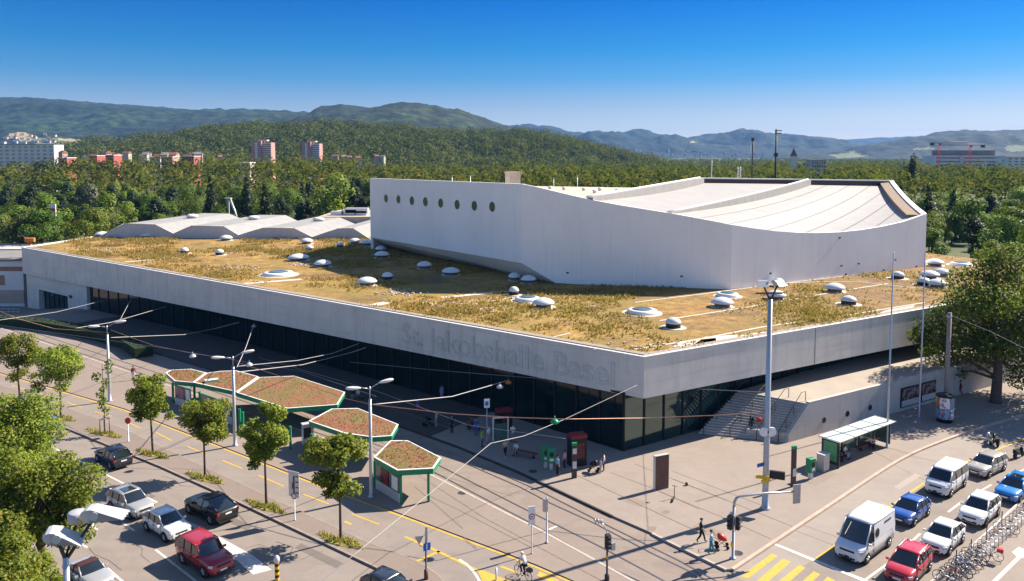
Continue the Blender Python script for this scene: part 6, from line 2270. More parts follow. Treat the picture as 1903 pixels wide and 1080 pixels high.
# flagpoles
for px, py, yt, lab in ((1648, 832, 475, 'tall slim grey flagpole standing behind the glass bus shelter'), (1708, 775, 470, 'tall slim grey flagpole in front of the narrow poster showcase')):
    p = G(px, py, .15); h = zof(px + 7, yt, p.y)
    r_ = thing('flagpole', lab, 'flagpole', (p.x, p.y, .15))
    MB().lathe([(.2, 0), (.2, .05), (.1, .1), (.095, 2.5), (.05, h), (0, h + .02)], 12).build('pole', M['galv'], r_)
    MB().lathe([(.0, -.02), (.09, .04), (.09, .1), (0, .16)], 10, (0, 0, h)).build('finial', M['steel'], r_)
    MB().box((.12, 0, 1.2), (.06, .1, .3)).build('cleat', M['dark'], r_)
# timber pole behind the poster column
p = G(1757, 774, .15); h = zof(1763, 584, p.y)
r_ = thing('timber_pole', 'thick weathered timber pole behind the round poster column', 'pole', (p.x, p.y, .15))
MB().lathe([(.26, 0), (.24, 3), (.21, h), (0, h + .03)], 14).build('pole', M['polewood'], r_)
MB().lathe([(.235, 0), (.24, .1), (.235, .2)], 14, (0, 0, h - .5)).build('band', M['galv'], r_)
TPp, TPh = p, h

# ================================================================ poster column
p = G(1755, 783, .15)
r0 = 15 * p.y / F; h = zof(1755, 732, p.y) - .15
r_ = thing('poster_column', 'round advertising column covered in colourful posters', 'poster column', (p.x, p.y, .15))
MB().lathe([(r0 * .92, 0), (r0 * .92, .35), (r0, .4), (r0, h - .25), (r0 * 1.06, h - .22), (r0 * 1.06, h - .08), (r0 * .8, h), (0, h + .04)], 28).build('drum', M['black'], r_)
cols_p = [(.05, .4, .5), (.7, .42, .03), (.08, .42, .6), (.7, .7, .69), (.75, .74, .72), (.05, .4, .55), (.15, .5, .7), (.7, .3, .05)]
for i, (c, (z0, z1)) in enumerate([(cols_p[k], zz) for k in range(4) for zz in ((.42, .5 * h), (.5 * h + .03, h - .28))]):
    k = i // 2
    c = cols_p[i]; a0 = -PI * .95 + k * PI * .48; a1 = a0 + PI * .46
    if k < 3:
        a0 = (-3.5, -2.72, -1.42)[k]; a1 = (-2.78, -1.48, -.4)[k]
    t = NT('poster_sheet'); co = t.coord('Object'); nn = t.noise(1.8 + .4 * i, 2, .5, co)
    t.principled(t.ramp(nn, [(.5, c), (.56, (.6, .12, .16)), (.62, (.12, .05, .07)), (.68, c)]), .5)
    mb = MB(); n = 8; vs = []
    for j in range(n + 1):
        a = a0 + (a1 - a0) * j / n
        vs += [((r0 + .012) * math.cos(a), (r0 + .012) * math.sin(a), z0), ((r0 + .012) * math.cos(a), (r0 + .012) * math.sin(a), z1)]
    mb.add(vs, [(2 * j, 2 * j + 2, 2 * j + 3, 2 * j + 1) for j in range(n)], 0, True)
    mb.build('poster', t.mat, r_)

# ================================================================ glass bus shelter on the right
A, B_ = G(1543, 866, .15), G(1640, 827, .15)
d = (B_ - A).normalized(); d.z = 0; rz = math.atan2(d.y, d.x); Lb = (B_ - A).length
n2 = Vector((d.y, -d.x, 0)); n2 = n2 if n2.y < 0 else -n2
r_ = thing('bus_shelter', 'glass bus shelter with pale translucent roof beside the right street', 'bus shelter', (A.x, A.y, .15), rz)
gsh = glass('clear_green_glass', (.1, .17, .14), .05, .7)
MB().box((Lb / 2, .0, 2.5), (Lb + .8, 2.1, .06)).build('roof', pm('translucent_roof', (.55, .62, .57), (.48, .55, .5), 1, .3), r_)
rf = MB()
for k in range(5): rf.box((-.3 + (Lb + .6) * k / 4, 0, 2.54), (.06, 2.12, .05))
rf.build('roof_rib', M['galv'], r_)
for x, y in ((.05, .85), (Lb * .36, .85), (Lb * .68, .85), (Lb - .05, .85), (.05, -.75)):
    MB().box((x, y, 1.23), (.12, .12, 2.46)).build('post', M['brown'], r_)
MB().box((.05, .05, 1.3), (.1, 1.5, 2.1)).build('end_panel', M['brown'], r_)
MB().box((-.015, .05, 1.35), (.03, 1.3, 1.7)).build('poster', pm('green_poster', (.06, .3, .12), (.18, .42, .2), 1.5, .4), r_)
for k in range(3):
    x0, x1 = (.11 + (Lb - .22) * k / 3, .05 + (Lb - .16) * (k + 1) / 3 - .06)
    MB().box(((x0 + x1) / 2, .85, 1.3), (x1 - x0, .03, 2.0)).build('glass_pane', gsh, r_)
MB().box((Lb * .22, .79, 1.35), (.9, .03, 1.3)).build('timetable', pm('pale_timetable', (.5, .6, .54), (.4, .52, .46), 2, .4), r_)
MB().box((Lb - .02, 0, 1.3), (.05, 1.5, 2.0)).build('end_glass', gsh, r_)
for x in (Lb * .26, Lb * .74):
    MB().box((x, .45, .45), (Lb * .36, .42, .06)).box((x - .8, .45, .21), (.08, .34, .42)).box((x + .8, .45, .21), (.08, .34, .42)).build('bench', M['wood'], r_)
SHEL = (A, d, n2, rz, Lb)
# stop pole, ticket machine, grey cabinet
def totem(px, py, yt, w_, t_, rz, label, m, cap=None, name='stop_totem', cat='totem', z=.15, plates=()):
    p = G(px, py, z); h = zof(px, yt, p.y) - z
    r_ = thing(name, label, cat, (p.x, p.y, z), rz)
    MB().box((0, 0, h / 2), (w_, t_, h)).build('column', m, r_)
    if cap: MB().box((0, 0, h + .12), (w_ * 1.04, t_ * 1.04, .24)).build('cap', cap, r_)
    for (f0, f1, mm) in plates:
        MB().box((0, -t_ / 2 - .012, h * (f0 + f1) / 2), (w_ * .86, .02, h * (f1 - f0))).build('plate', mm, r_)
    return r_, p, h
whitep = pm('printed_timetable', (.62, .62, .6), (.5, .5, .5), 14, .5)
totem(1474, 904, 834, .42, .2, .45, 'slim brown stop totem with green cap left of the ticket machine', M['brown'], M['green'], plates=((.28, .48, whitep),))
totem(1067, 888, 828, .42, .22, .2, 'slim brown stop totem with green cap on the shaded platform', M['brown'], M['green'], plates=((.3, .52, whitep), (.75, .92, whitep)))
def ticket_machine(px, py, yt, rz, label, z=.15):
    p = G(px, py, z); h = zof(px, yt, p.y) - z
    r_ = thing('ticket_machine', label, 'ticket machine', (p.x, p.y, z), rz, 'green ticket machines')
    MB().box((0, 0, .3), (.3, .3, .6)).build('pedestal', M['steel'], r_)
    o = MB().box((0, 0, .6 + (h - .6) / 2), (.75, .5, h - .6)).build('housing', M['green'], r_); bevel(o, .06)
    MB().box((.02, -.26, h * .72), (.34, .03, .36)).build('screen', M['black'], r_)
    MB().box((.02, -.27, h * .48), (.36, .03, .22)).build('keypad', M['white'], r_)
    return r_
ticket_machine(1506, 890, 851, .5, 'green ticket machine beside the grey cabinet at the bus shelter')
ticket_machine(1014, 869, 829, .1, 'green ticket machine on the shaded platform, left one of a pair')
ticket_machine(1024, 872, 832, .1, 'green ticket machine on the shaded platform, right one of a pair')
p = G(1529, 874, .15)
r_ = thing('cabinet', 'grey sheet metal cabinet between ticket machine and bus shelter', 'cabinet', (p.x, p.y, .15), rz)
o = MB().box((0, 0, .75), (.85, .75, 1.5)).build('housing', M['galv'], r_); bevel(o, .04)
MB().box((0, 0, 1.53), (.9, .8, .05)).build('lid', M['steel'], r_)
# big advertising panel
p = G(1228, 908, .15); h = zof(1240, 845, p.y) - .15
r_ = thing('advertising_panel', 'tall dark double sided advertising panel alone on the forecourt', 'advertising panel', (p.x, p.y, .15), .42)
o = MB().box((0, 0, h / 2), (1.35, .32, h)).build('case', M['steel'], r_)
MB().box((0, -.165, h / 2), (1.3, .03, h - .06)).build('face', pm('dark_brown_advert', (.07, .025, .025), (.11, .05, .045), 1.2, .2, 0, .5), r_)
MB().box((0, .165, h / 2), (1.3, .03, h - .06)).build('face', M['brown'], r_)
# red ticket pavilions in the shade
for px, py, yt, lab in ((1072, 863, 806, 'dark red and black vending booth near the glass corner'), (936, 801, 760, 'dark red and black vending booth in deep shade behind the stop sign')):
    p = G(px, py, .15); h = zof(px, yt, p.y) - .15
    r_ = thing('vending_booth', lab, 'booth', (p.x, p.y, .15), .35)
    MB().box((0, 0, h * .45), (1.5, 1.0, h * .9)).build('housing', M['black'], r_)
    MB().box((0, 0, h * .95), (1.56, 1.06, h * .1)).build('top_sign', pm('dark_red_sign', (.22, .02, .025), (.17, .015, .02), 3, .4), r_)
    MB().box((.1, -.52, h * .5), (.8, .03, h * .5)).build('front_panel', pm('booth_print', (.2, .05, .04), (.05, .02, .02), 3, .4), r_)
# small glass shelter frame on the platform
p = G(926, 822, .15)
r_ = thing('windbreak', 'small glass windbreak with white frame on the shaded platform', 'windbreak', (p.x, p.y, .15), .15)
MB().box((.2, 0, 1.0), (1.4, .06, 1.7)).build('glass_pane', gsh, r_)
for x in (-.5, .95): MB().box((x, 0, 1.2), (.09, .09, 2.4)).build('post', M['white'], r_)
MB().box((.22, 0, 2.42), (1.55, .1, .1)).build('top_bar', M['white'], r_)
# bench on the platform
p = G(975, 848, .15)
r_ = thing('bench', 'long reddish brown timber bench on the shaded platform', 'bench', (p.x, p.y, .15), -.52); BENCH = r_
b = MB()
for k in range(4): b.box((0, -.21 + k * .14, .44), (2.6, .12, .06))
b.build('seat', M['wood'], r_)
for x in (-.95, .95): MB().box((x, 0, .2), (.1, .44, .4)).build('leg', M['dark'], r_)

# ================================================================ signals and signs
def signal_head(root, c, rz, m=None, lit=None):
    h_ = MB().box(c, (.3, .22, .95), rz)
    o = h_.build('signal_head', M['trim'], root)
    cr, sr = math.cos(rz), math.sin(rz)
    b = MB()
    for k in range(3):
        z = c[2] + .3 - .3 * k
        x, y = c[0] + .13 * sr, c[1] - .13 * cr
        b.lathe([(.11, 0), (.11, .02), (0, .025)], 12, (0, 0, 0), 'y') if False else None
        vs = []
        for a in range(12):
            ca, sa = math.cos(2 * PI * a / 12) * .1, math.sin(2 * PI * a / 12) * .1
            vs.append((x + ca * cr + .005 * sr, y + ca * sr - .005 * cr, z + sa))
        b.poly(vs[::-1] if False else vs)
        b.box((x + .06 * sr, y - .06 * cr, z + .11), (.24, .16, .02), rz)
    b.build('lens', M['dark'], o)
    MB().box((c[0] - .13 * sr, c[1] + .13 * cr, c[2]), (.42, .03, 1.1), rz).build('backing_board', M['galv'], o)
# curved signal mast
p = G(1362, 1038, .15)
r_ = thing('signal_mast', 'curved traffic signal mast with long arm over the kerb', 'traffic signal', (p.x, p.y, .15))
zt = zof(1368, 926, p.y) - .15
tip = AT(1476, 914, p.y + .8); tip = Vector((tip.x - p.x, tip.y - p.y, tip.z - .15))
b = MB().lathe([(.22, 0), (.22, .05), (.1, .08), (.095, zt - .6)], 14)
pts = [(0, 0, zt - .62), (.03, 0, zt - .25), (.16, .02, zt + .0), (.42, .05, zt + .12), (tip.x * .5, tip.y * .5, zt + .5 * (tip.z - zt) + .12), tuple(tip)]
b.tube(pts, [.095, .095, .09, .085, .075, .06], 10)
b.build('pole', M['galv'], r_)
zs_ = zof(1365, 968, p.y) - .15
signal_head(r_, (.28, -.1, zs_ - .1), .9); signal_head(r_, (-.3, -.15, zs_ - .05), -.9); signal_head(r_, (.05, .28, zs_), 2.6)
MB().box((-.12, -.1, 1.05), (.12, .14, .3)).build('push_button', M['yellow'], r_)
zt2 = tip.z
MB().box((tip.x + .18, tip.y, zt2 - .15), (.55, .08, 1.35), .25).build('backing_board', M['galv'], r_)
signal_head(r_, (tip.x + .18, tip.y + .14, zt2 - .15), 3.4)
# slim signal with cable bracket in front of the rails
p = G(1128, 1078, .06)
r_ = thing('signal_post', 'slim tram signal post with top bracket beside the rails at the bottom', 'traffic signal', (p.x, p.y, .06))
h = zof(1128, 1000, p.y) - .06
MB().lathe([(.16, 0), (.16, .35), (.07, .4), (.065, h + .25), (0, h + .26)], 12).build('pole', M['dark'], r_)
signal_head(r_, (.05, -.14, h - .2), .5); MB().box((.35, .0, h - .55), (.28, .24, .5), .4).build('signal_box', M['galv'], r_)
b = MB().tube([(0, 0, h + .2), (-.1, .0, h + .6), (-.25, .05, h + .9), (-.9, .2, h + 1.15)], .035, 6)
for k in range(3): b.tube([(-.35 - .2 * k, .08 + .04 * k, h + .92), (-.4 - .2 * k, .1 + .04 * k, h + 1.2)], .05, 6)
b.build('bracket', M['galv'], r_)
MB().box((-.05, -.08, 1.6), (.1, .06, .26)).build('plate', M['yellow'], r_)
p = G(1016, 1009, .06)
r_ = thing('signal_post', 'slim tram signal post with grey box left of the white kerb line', 'traffic signal', (p.x, p.y, .06))
h = zof(1016, 924, p.y) - .06
MB().lathe([(.12, 0), (.12, .08), (.06, .1), (.055, h), (0, h + .02)], 12).build('pole', M['galv'], r_)
MB().box((-.12, -.05, h - .55), (.3, .25, .95), .4).build('signal_box', M['galv'], r_)

def circle(b, c, r, rz, mi, off):
    cr, sr = math.cos(rz), math.sin(rz)
    vs = []
    for a in range(20):
        x = math.cos(2 * PI * a / 20) * r
        vs.append((c[0] + x * cr + off * sr, c[1] + x * sr - off * cr, c[2] + math.sin(2 * PI * a / 20) * r))
    b.poly(vs, mi)
def sign_post(px, py, yt, label, z=.12, r=.04, m='galv'):
    p = G(px, py, z); h = zof(px, yt, p.y) - z
    r_ = thing('road_sign', label, 'road sign', (p.x, p.y, z))
    MB().lathe([(r * 2, 0), (r * 2, .04), (r, .06), (r, h), (0, h + .01)], 10).build('pole', M[m], r_)
    return r_, h
r_, h = sign_post(988, 1029, 941, 'tall narrow white sign with red ring on a slim post by the rails', .06)
MB().box((0, -.06, h - .62), (.5, .04, 1.3), .35).build('panel', M['white'], r_)
b = MB(); circle(b, (0, -.06, h - .7), .22, .35, 0, .026); circle(b, (0, -.06, h - .7), .15, .35, 1, .03)
b.build('red_ring', [M['red'], M['white']], r_)
MB().box((-.01, -.09, h - .7), (.12, .012, .1), .35).build('symbol', M['dark'], r_)
r_, h = sign_post(548, 967, 878, 'grey backed rectangular direction sign with small round red sign below')
MB().box((0, -.05, h - .9), (1.05, .04, 2.0), -.5).build('panel', M['steel'], r_)
b = MB().box((0, -.09, h - .9), (.12, .02, 1.3), -.5).box((-.1, -.1, h - 1.0), (.08, .02, .5), -.5)
for k in range(4): b.box((.28, -.25, h - .25 - .42 * k), (.3, .015, .08), -.5)
b.build('arrow_print', M['dark'], r_)
b = MB(); zz = zof(548, 921, G(548, 967, .12).y) - .12
circle(b, (0, -.1, zz), .24, -.3, 0, .02); circle(b, (0, -.1, zz), .16, -.3, 1, .025); b.build('round_plate', [M['red'], M['white']], r_)
r_, h = sign_post(239, 821, 780, 'small red disc sign on a slim post by the bike lane')
b = MB(); circle(b, (0, -.05, h - .1), .3, -.2, 0, .02); circle(b, (0, .05, h - .1), .3, -.2 + PI, 0, .0); b.build('round_plate', [M['red']], r_)
r_, h = sign_post(792, 1076, 988, 'sign cluster with blue square arrow and dark triangle back at the lane split', .12, .06, 'dark')
MB().box((.05, -.06, h - .15), (.16, .14, 1.0)).build('signal_box', M['galv'], r_)
MB().box((.08, -.14, h - .95), (.5, .04, .5), .5).build('blue_plate', M['blue'], r_)
MB().box((.08, -.165, h - .95), (.07, .02, .34), .5).build('arrow_print', M['white'], r_)
b = MB().add([(-.75, 0, h - .35), (-.15, .15, h - .35), (-.45, .08, h - .95), (-.75, .05, h - .35), (-.15, .2, h - .35), (-.45, .13, h - .95)], [(0, 1, 2), (5, 4, 3), (0, 3, 4, 1), (1, 4, 5, 2), (2, 5, 3, 0)])
b.build('triangle_back', M['galv'], r_)
MB().tube([(-.45, .1, h - 1.0), (0, 0, h - 1.05)], .03, 6).build('bracket', M['galv'], r_)
MB().lathe([(.14, 0), (.14, .6), (0, .62)], 12).build('base_sleeve', M['wood'], r_)
r_, h = sign_post(905, 822, 744, 'white square stop sign on a slim post in the shaded platform', .15)
MB().box((0, -.04, h - .3), (.55, .04, .85), .2).build('panel', M['white'], r_)
MB().box((0, -.065, h - .3), (.3, .02, .4), .2).build('symbol', M['blue'], r_)
# yellow and black beacon, white post
p = G(515, 1078, .01); h = zof(517, 1033, p.y)
r_ = thing('traffic_beacon', 'yellow and black striped traffic island beacon with domed lamp', 'beacon', (p.x, p.y, .01))
b = MB()
for k in range(6): b.lathe([(.14, k * .19), (.14, (k + 1) * .19)], 14, mi=k % 2, cap=False)
b.lathe([(.14, 1.14), (0, 1.15)], 14)
b.build('striped_post', [M['yellow'], M['black']], r_)
MB().lathe([(.1, 1.14), (.12, h - .5), (.2, h - .35), (.18, h - .12), (.08, h), (0, h + .01)], 14).build('lamp', M['steel'], r_)
p = G(922, 1078, .01)
tag(MB().lathe([(.07, 0), (.07, .8), (0, .82)], 10).build('marker_post', M['white']), 'short white marker post in the yellow wedge', 'post').location = p
# small black post on the forecourt
p = G(1253, 926, .15)
r_ = thing('scooter', 'dark kick scooter parked upright alone on the forecourt', 'scooter', (p.x, p.y, .15), 1.2)
MB().tube([(0, 0, .08), (.06, 0, 1.0)], .03, 6).tube([(.06, -.22, 1.0), (.06, .22, 1.0)], .025, 6).build('stem', M['dark'], r_)
MB().box((-.4, 0, .13), (.8, .14, .05)).build('deck', M['dark'], r_)
for x in (0.02, -.8): MB().lathe([(.0, -.03), (.11, -.03), (.11, .03), (0, .03)], 12, (x, 0, .11), 'y').build('wheel', M['rubber'], r_)
p = G(1276, 902, .15)
tag(MB().lathe([(.12, 0), (.12, .2), (.08, .26), (0, .27)], 10).build('stub_post', M['dark']), 'tiny dark stub post on the forecourt near the scooter', 'post').location = p

# ================================================================ overhead wires
def wire(pts, r, m, label, name='overhead_wire', n=10, sag=0.0):
    """pts: (px, py, Y) control points"""
    W3 = [AT(a, c, Y) for a, c, Y in pts]
    out = []
    for i in range(len(W3) - 1):
        for k in range(n):
            u = k / n
            p = W3[i].lerp(W3[i + 1], u)
            p.z -= sag * 4 * u * (1 - u)
            out.append(p)
    out.append(W3[-1])
    o = out[0].copy()
    ob = MB().tube([tuple(q_ - o) for q_ in out], r * .72, 5).build(name, M[m])
    ob.location = o
    return tag(ob, label, 'wire', 'overhead wires of the tram stop')
def yfac(px): 
    q_ = plan_px(C0, DL, px, 6); return q_.y - .3
y1, y2, y3 = LP1[0].y, LP2[0].y, LP3[0].y
wire([(-30, 599, y1 + 4), (105, 580, y1 + 18), (203, 556, yfac(203))], .035, 'wire', 'pale span wire reaching the left end of the fascia')
wire([(-30, 566, y1 - 4), (32, 592, y1 - 4), (101, 611, y1 - 2), (204, 618, y1)], .03, 'copper', 'reddish wire from the left edge to the first lamp post')
wire([(205, 613, y1), (285, 642, y1 - 3), (359, 657, y2 + 6), (436, 668, y2)], .03, 'copper', 'reddish wire sagging between first and second lamp posts')
wire([(140, 610, y1 + 2), (203, 600, y1 + 6), (232, 592, y1 + 14), (308, 570, yfac(308))], .045, 'wire', 'pale span wire above the first lamp post to the fascia')
wire([(224, 593, y1 + 12), (243, 557, yfac(243))], .04, 'wire', 'short steep stay wire between span wire and fascia at left')
wire([(206, 627.5, y1), (290, 624, y1 + 10), (342, 622, y1 + 18), (399, 611, y1 + 24), (444, 599, yfac(444))], .045, 'wire', 'pale span wire from first lamp post to the fascia middle')
wire([(440, 683, y2), (456, 648, y2 + 12), (471, 606, yfac(471))], .05, 'wire', 'steep pale stay wire from second lamp post up to the fascia')
wire([(440, 692, y2), (562, 678, y2 + 14), (650, 656, y2 + 22), (680, 646, yfac(680))], .055, 'wire', 'thick pale span wire from second lamp post to the fascia')
wire([(440, 681, y2), (553, 670, y2 + 12), (617, 657, y2 + 18), (668, 638, yfac(668))], .04, 'wire', 'upper thin span wire from second lamp post to the fascia')
wire([(692, 752, y3), (840, 737, y3 + 8), (905, 718.5, y3 + 12), (943, 707, yfac(943))], .055, 'wire', 'thick pale span wire from third lamp post under the lettering')
wire([(692, 752, y3), (840, 769, y3 - 3), (945, 775.5, y3 - 4), (1050, 779, y3 - 5), (1200, 777, MASTP.y + 1), (1350, 771, MASTP.y), (1428, 764, MASTP.y)], .045, 'copper', 'long reddish span wire from third lamp post to the tall mast')
wire([(437, 672, y2), (560, 712, y2 - 2), (640, 740, y3 + 3), (690, 752, y3)], .03, 'copper', 'reddish wire between second and third lamp posts')
wire([(1190, 713, yfac(1190)), (1050, 779, 66), (975, 810, 62), (912, 824, 58), (793, 922, 52), (653, 1035, 46), (560, 1110, 44)], .03, 'wire', 'diagonal span wire from the building corner down across the street')
wire([(1298, 723, plan_px(C0, DR, 1298, 6).y), (1410, 728.5, MASTP.y + 2), (1428, 729, MASTP.y)], .025, 'wire', 'thin wire from right fascia to the tall mast')
wire([(1766, 586, TPp.y), (1840, 616, TPp.y - 4), (1930, 660, TPp.y - 8)], .03, 'wire', 'cable from timber pole top running off at right')
wire([(1756, 658, TPp.y), (1715, 672, TPp.y + 3), (1680, 686, plan_px(C0, DR, 1680, 5).y - .3)], .04, 'wire', 'pale stay wire from timber pole to the right fascia')
wire([(650, 673, 95), (810, 688, 86), (895, 695, 82), (1012, 704, yfac(1012))], .025, 'galv', 'faint contact wire under the left part of the lettering')
wire([(480, 664, 104), (700, 727, 84), (870, 790, 71), (1050, 815, 66)], .022, 'galv', 'faint contact wire above the shaded platform')
wire([(520, 700, 92), (760, 770, 76), (1000, 850, 62), (1300, 990, 50)], .02, 'dark', 'dark contact wire above the nearer tram track')
wire([(-30, 600, 128), (300, 646, 100), (560, 690, 92), (700, 737, 80)], .02, 'galv', 'faint contact wire over the far shaded tracks at left')
# lanterns hung on wires
for px, py, Y, m, lab in ((358, 660, y2 + 6, 'steel', 'small pale lantern hung on the sagging reddish wire'), (472, 605, yfac(471) - .4, 'galv', 'small bluish lamp at the fascia end of a steep stay'), (929, 717, y3 + 13, 'steel', 'small pale lamp hung near the end of the span under the lettering'),
                      (945, 709, yfac(945) - .3, 'orange', 'orange signal lamp on the fascia under the lettering'), (463, 676, y2 - 1, 'steel', 'small pale lamp hung beside the second lamp post'), (1031, 781, y3 - 5, 'green', 'small green signal hung from the long reddish span')):
    q_ = AT(px, py, Y)
    r_ = thing('lantern', lab, 'lantern', (q_.x, q_.y, q_.z))
    MB().lathe([(.0, .12), (.12, .1), (.3, -.05), (.34, -.16), (.2, -.26), (0, -.28)], 12).build('lamp_shade', M[m], r_)
    MB().tube([(0, 0, .1), (0, 0, .32)], .03, 6).build('hanger', M['galv'], r_)

# ================================================================ bicycle racks and bicycles
def bike_parts(root, col):
    tyre, spoke = [], []
    for x in (-.52, .52):
        b = MB(); n = 20
        pts = [(x + .33 * math.cos(2 * PI * k / n), 0, .34 + .33 * math.sin(2 * PI * k / n)) for k in range(n + 1)]
        b.tube(pts, .022, 6, cap=False); w_ = b.build('wheel', M['rubber'], root)
        b = MB()
        for k in range(9):
            a = PI * k / 9
            b.tube([(x + .31 * math.cos(a), 0, .34 + .31 * math.sin(a)), (x - .31 * math.cos(a), 0, .34 - .31 * math.sin(a))], .005, 4, cap=False)
        b.build('spokes', M['galv'], w_)
    b = MB()
    bb, st, hd_, hd2 = (-.08, 0, .32), (-.22, 0, .82), (.36, 0, .84), (.40, 0, .7)
    for p_, q_ in ((bb, st), (bb, hd2), (st, hd_), (bb, (-.52, 0, .34)), ((-.2, 0, .74), (-.52, 0, .34)), (hd_, (.52, 0, .34)), (hd_, (.34, 0, .96)), (st, (-.25, 0, .93))):
        b.tube([p_, q_], .022, 6)
    b.build('frame', col, root)
    MB().tube([(.26, -.28, 1.0), (.36, -.1, .97), (.36, .1, .97), (.26, .28, 1.0)], .016, 6).build('handlebar', M['black'], root)
    MB().box((-.26, 0, .95), (.26, .13, .06)).build('saddle', M['black'], root)
    MB().lathe([(.09, -.02), (.09, .02)], 14, (-.08, 0, .32), 'y').box((-.03, .1, .2), (.1, .1, .03)).box((-.13, -.1, .44), (.1, .1, .03)).build('crank', M['dark'], root)
ra0, ra1 = G(1752, 1092, .13), G(1903, 962, .13)
dr = (ra1 - ra0).normalized(); dr.z = 0
rzr = math.atan2(dr.y, dr.x)
nr = 0
Lr = (ra1 - ra0).length + 6
rackm = M['galv']
proto_rack = None
RACKLAB = 'grey steel hoop in the long line of bicycle stands at right'
k = 0
while k * .78 < Lr:
    q_ = ra0 + dr * (k * .78)
    if proto_rack is None:
        b = MB(); b.tube([(0, -.4, 0), (0, -.4, .72), (0, -.3, .84), (0, .0, .87), (0, .3, .84), (0, .4, .72), (0, .4, 0)], .028, 6)
        b.tube([(0, -.4, .4), (0, .4, .4)], .018, 5)
        proto_rack = b.build('bike_rack', rackm); o = proto_rack
    else:
        o = proto_rack.copy(); COL.objects.link(o)
    o.location = (q_.x, q_.y, .13); o.rotation_euler.z = rzr + .12
    tag(o, RACKLAB, 'bike rack', 'bicycle stands')
    k += 1
MB_r = MB(); MB_r.tube([tuple(ra0 + dr * -2 + Vector((0, 0, .05))), tuple(ra0 + dr * Lr + Vector((0, 0, .05)))], .03, 6)
base_rail = MB().ribbon([(ra0 + dr * -1)[:2], (ra0 + dr * Lr)[:2]], .12, .12, .17)
o = base_rail.build('rack_rail', M['galv']); tag(o, 'long steel ground rail carrying the bicycle stands', 'rail')
bcols = {'silver': M['steel'], 'dark': M['black'], 'red': M['red'], 'blue': M['blue'], 'green': M['green'], 'pale': M['white']}
BK = [(.8, 'dark', 'dark bicycle at the lower end of the stands, partly cut off'), (1.5, 'red', 'red framed bicycle leaning in the lower stands'), (2.4, 'dark', 'dark bicycle beside the red framed one'), (3.1, 'blue', 'blue framed bicycle in the lower stands'),
      (3.9, 'silver', 'silver bicycle leaning between dark ones in the stands'), (4.7, 'dark', 'dark bicycle next to the tilted pale one'), (5.6, 'pale', 'pale framed bicycle tilted across the stands'), (11.6, 'silver', 'lone silver bicycle in the middle of the stands'), (16.3, 'dark', 'dark bicycle at the upper end of the stands')]
for s, c, lab in BK:
    q_ = ra0 + dr * s + Vector((random.uniform(-.1, .1), random.uniform(-.1, .1), 0))
    r_ = thing('bicycle', lab, 'bicycle', (q_.x, q_.y, .13), rzr + PI / 2 + random.uniform(-.25, .25), 'bicycles in the stands')
    r_.rotation_euler.x = random.uniform(-.1, .1)
    bike_parts(r_, bcols[c])
q_ = G(1838, 1040, .13)
r_ = thing('bicycle', 'pale bicycle with reddish basket parked outside the row of stands', 'bicycle', (q_.x, q_.y, .13), rzr + 1.9)
bike_parts(r_, M['white']); MB().box((-.62, 0, .82), (.4, .3, .24)).build('basket', M['red'], r_)
# slim edge posts along the stands
for px, py, yt, i in ((1776, 1062, 1022, 0), (1804, 1035, 1002, 1), (1833, 1008, 965, 2), (1861, 983, 950, 3)):
    p = G(px, py, .13); h = max(.8, zof(px, yt, p.y) - .13)
    o = MB().lathe([(.04, 0), (.035, h), (0, h + .01)], 8).build('edge_post', M['dark']); o.location = p
    tag(o, 'thin dark post along the pavement edge beside the bicycle stands', 'post', 'edge posts along the right pavement')
# motor scooters at the tree shadow
def moped(px, py, rz, c, label):
    p = G(px, py, .01)
    r_ = thing('motor_scooter', label, 'motor scooter', (p.x, p.y, .01), rz, 'parked motor scooters')
    for x in (-.6, .62): MB().lathe([(.1, -.06), (.24, -.07), (.26, 0), (.24, .07), (.1, .06)], 16, (x, 0, .26), 'y').build('wheel', M['rubber'], r_)
    b = MB(); rings = []
    for x, w_, z0, z1 in ((-.9, .08, .55, .68), (-.6, .2, .38, .78), (-.15, .2, .3, .76), (.0, .18, .28, .42), (.3, .17, .28, .4), (.42, .17, .3, .85), (.55, .1, .5, .95)):
        rings.append([(x, y * w_, z0 + (z1 - z0) * t_) for y, t_ in ((-.6, 0), (-1, .3), (-1, .75), (-.5, 1), (.5, 1), (1, .75), (1, .3), (.6, 0))])
    loft(b, rings); b.build('body', c, r_)
    MB().box((-.45, 0, .82), (.7, .26, .1)).build('seat', M['black'], r_)
    MB().tube([(.42, -.32, 1.02), (.5, 0, 1.0), (.42, .32, 1.02)], .025, 6).tube([(.62, 0, .3), (.5, 0, 1.0)], .035, 6).build('handlebar', M['dark'], r_)
moped(1838, 824, rzr + .5, M['steel'], 'silver motor scooter parked in the dappled tree shade')
moped(1850, 827, rzr + .6, M['black'], 'black motor scooter parked beside the silver one')
moped(1893, 850, rzr - .2, M['black'], 'dark motor scooter parked at the right edge of the street')

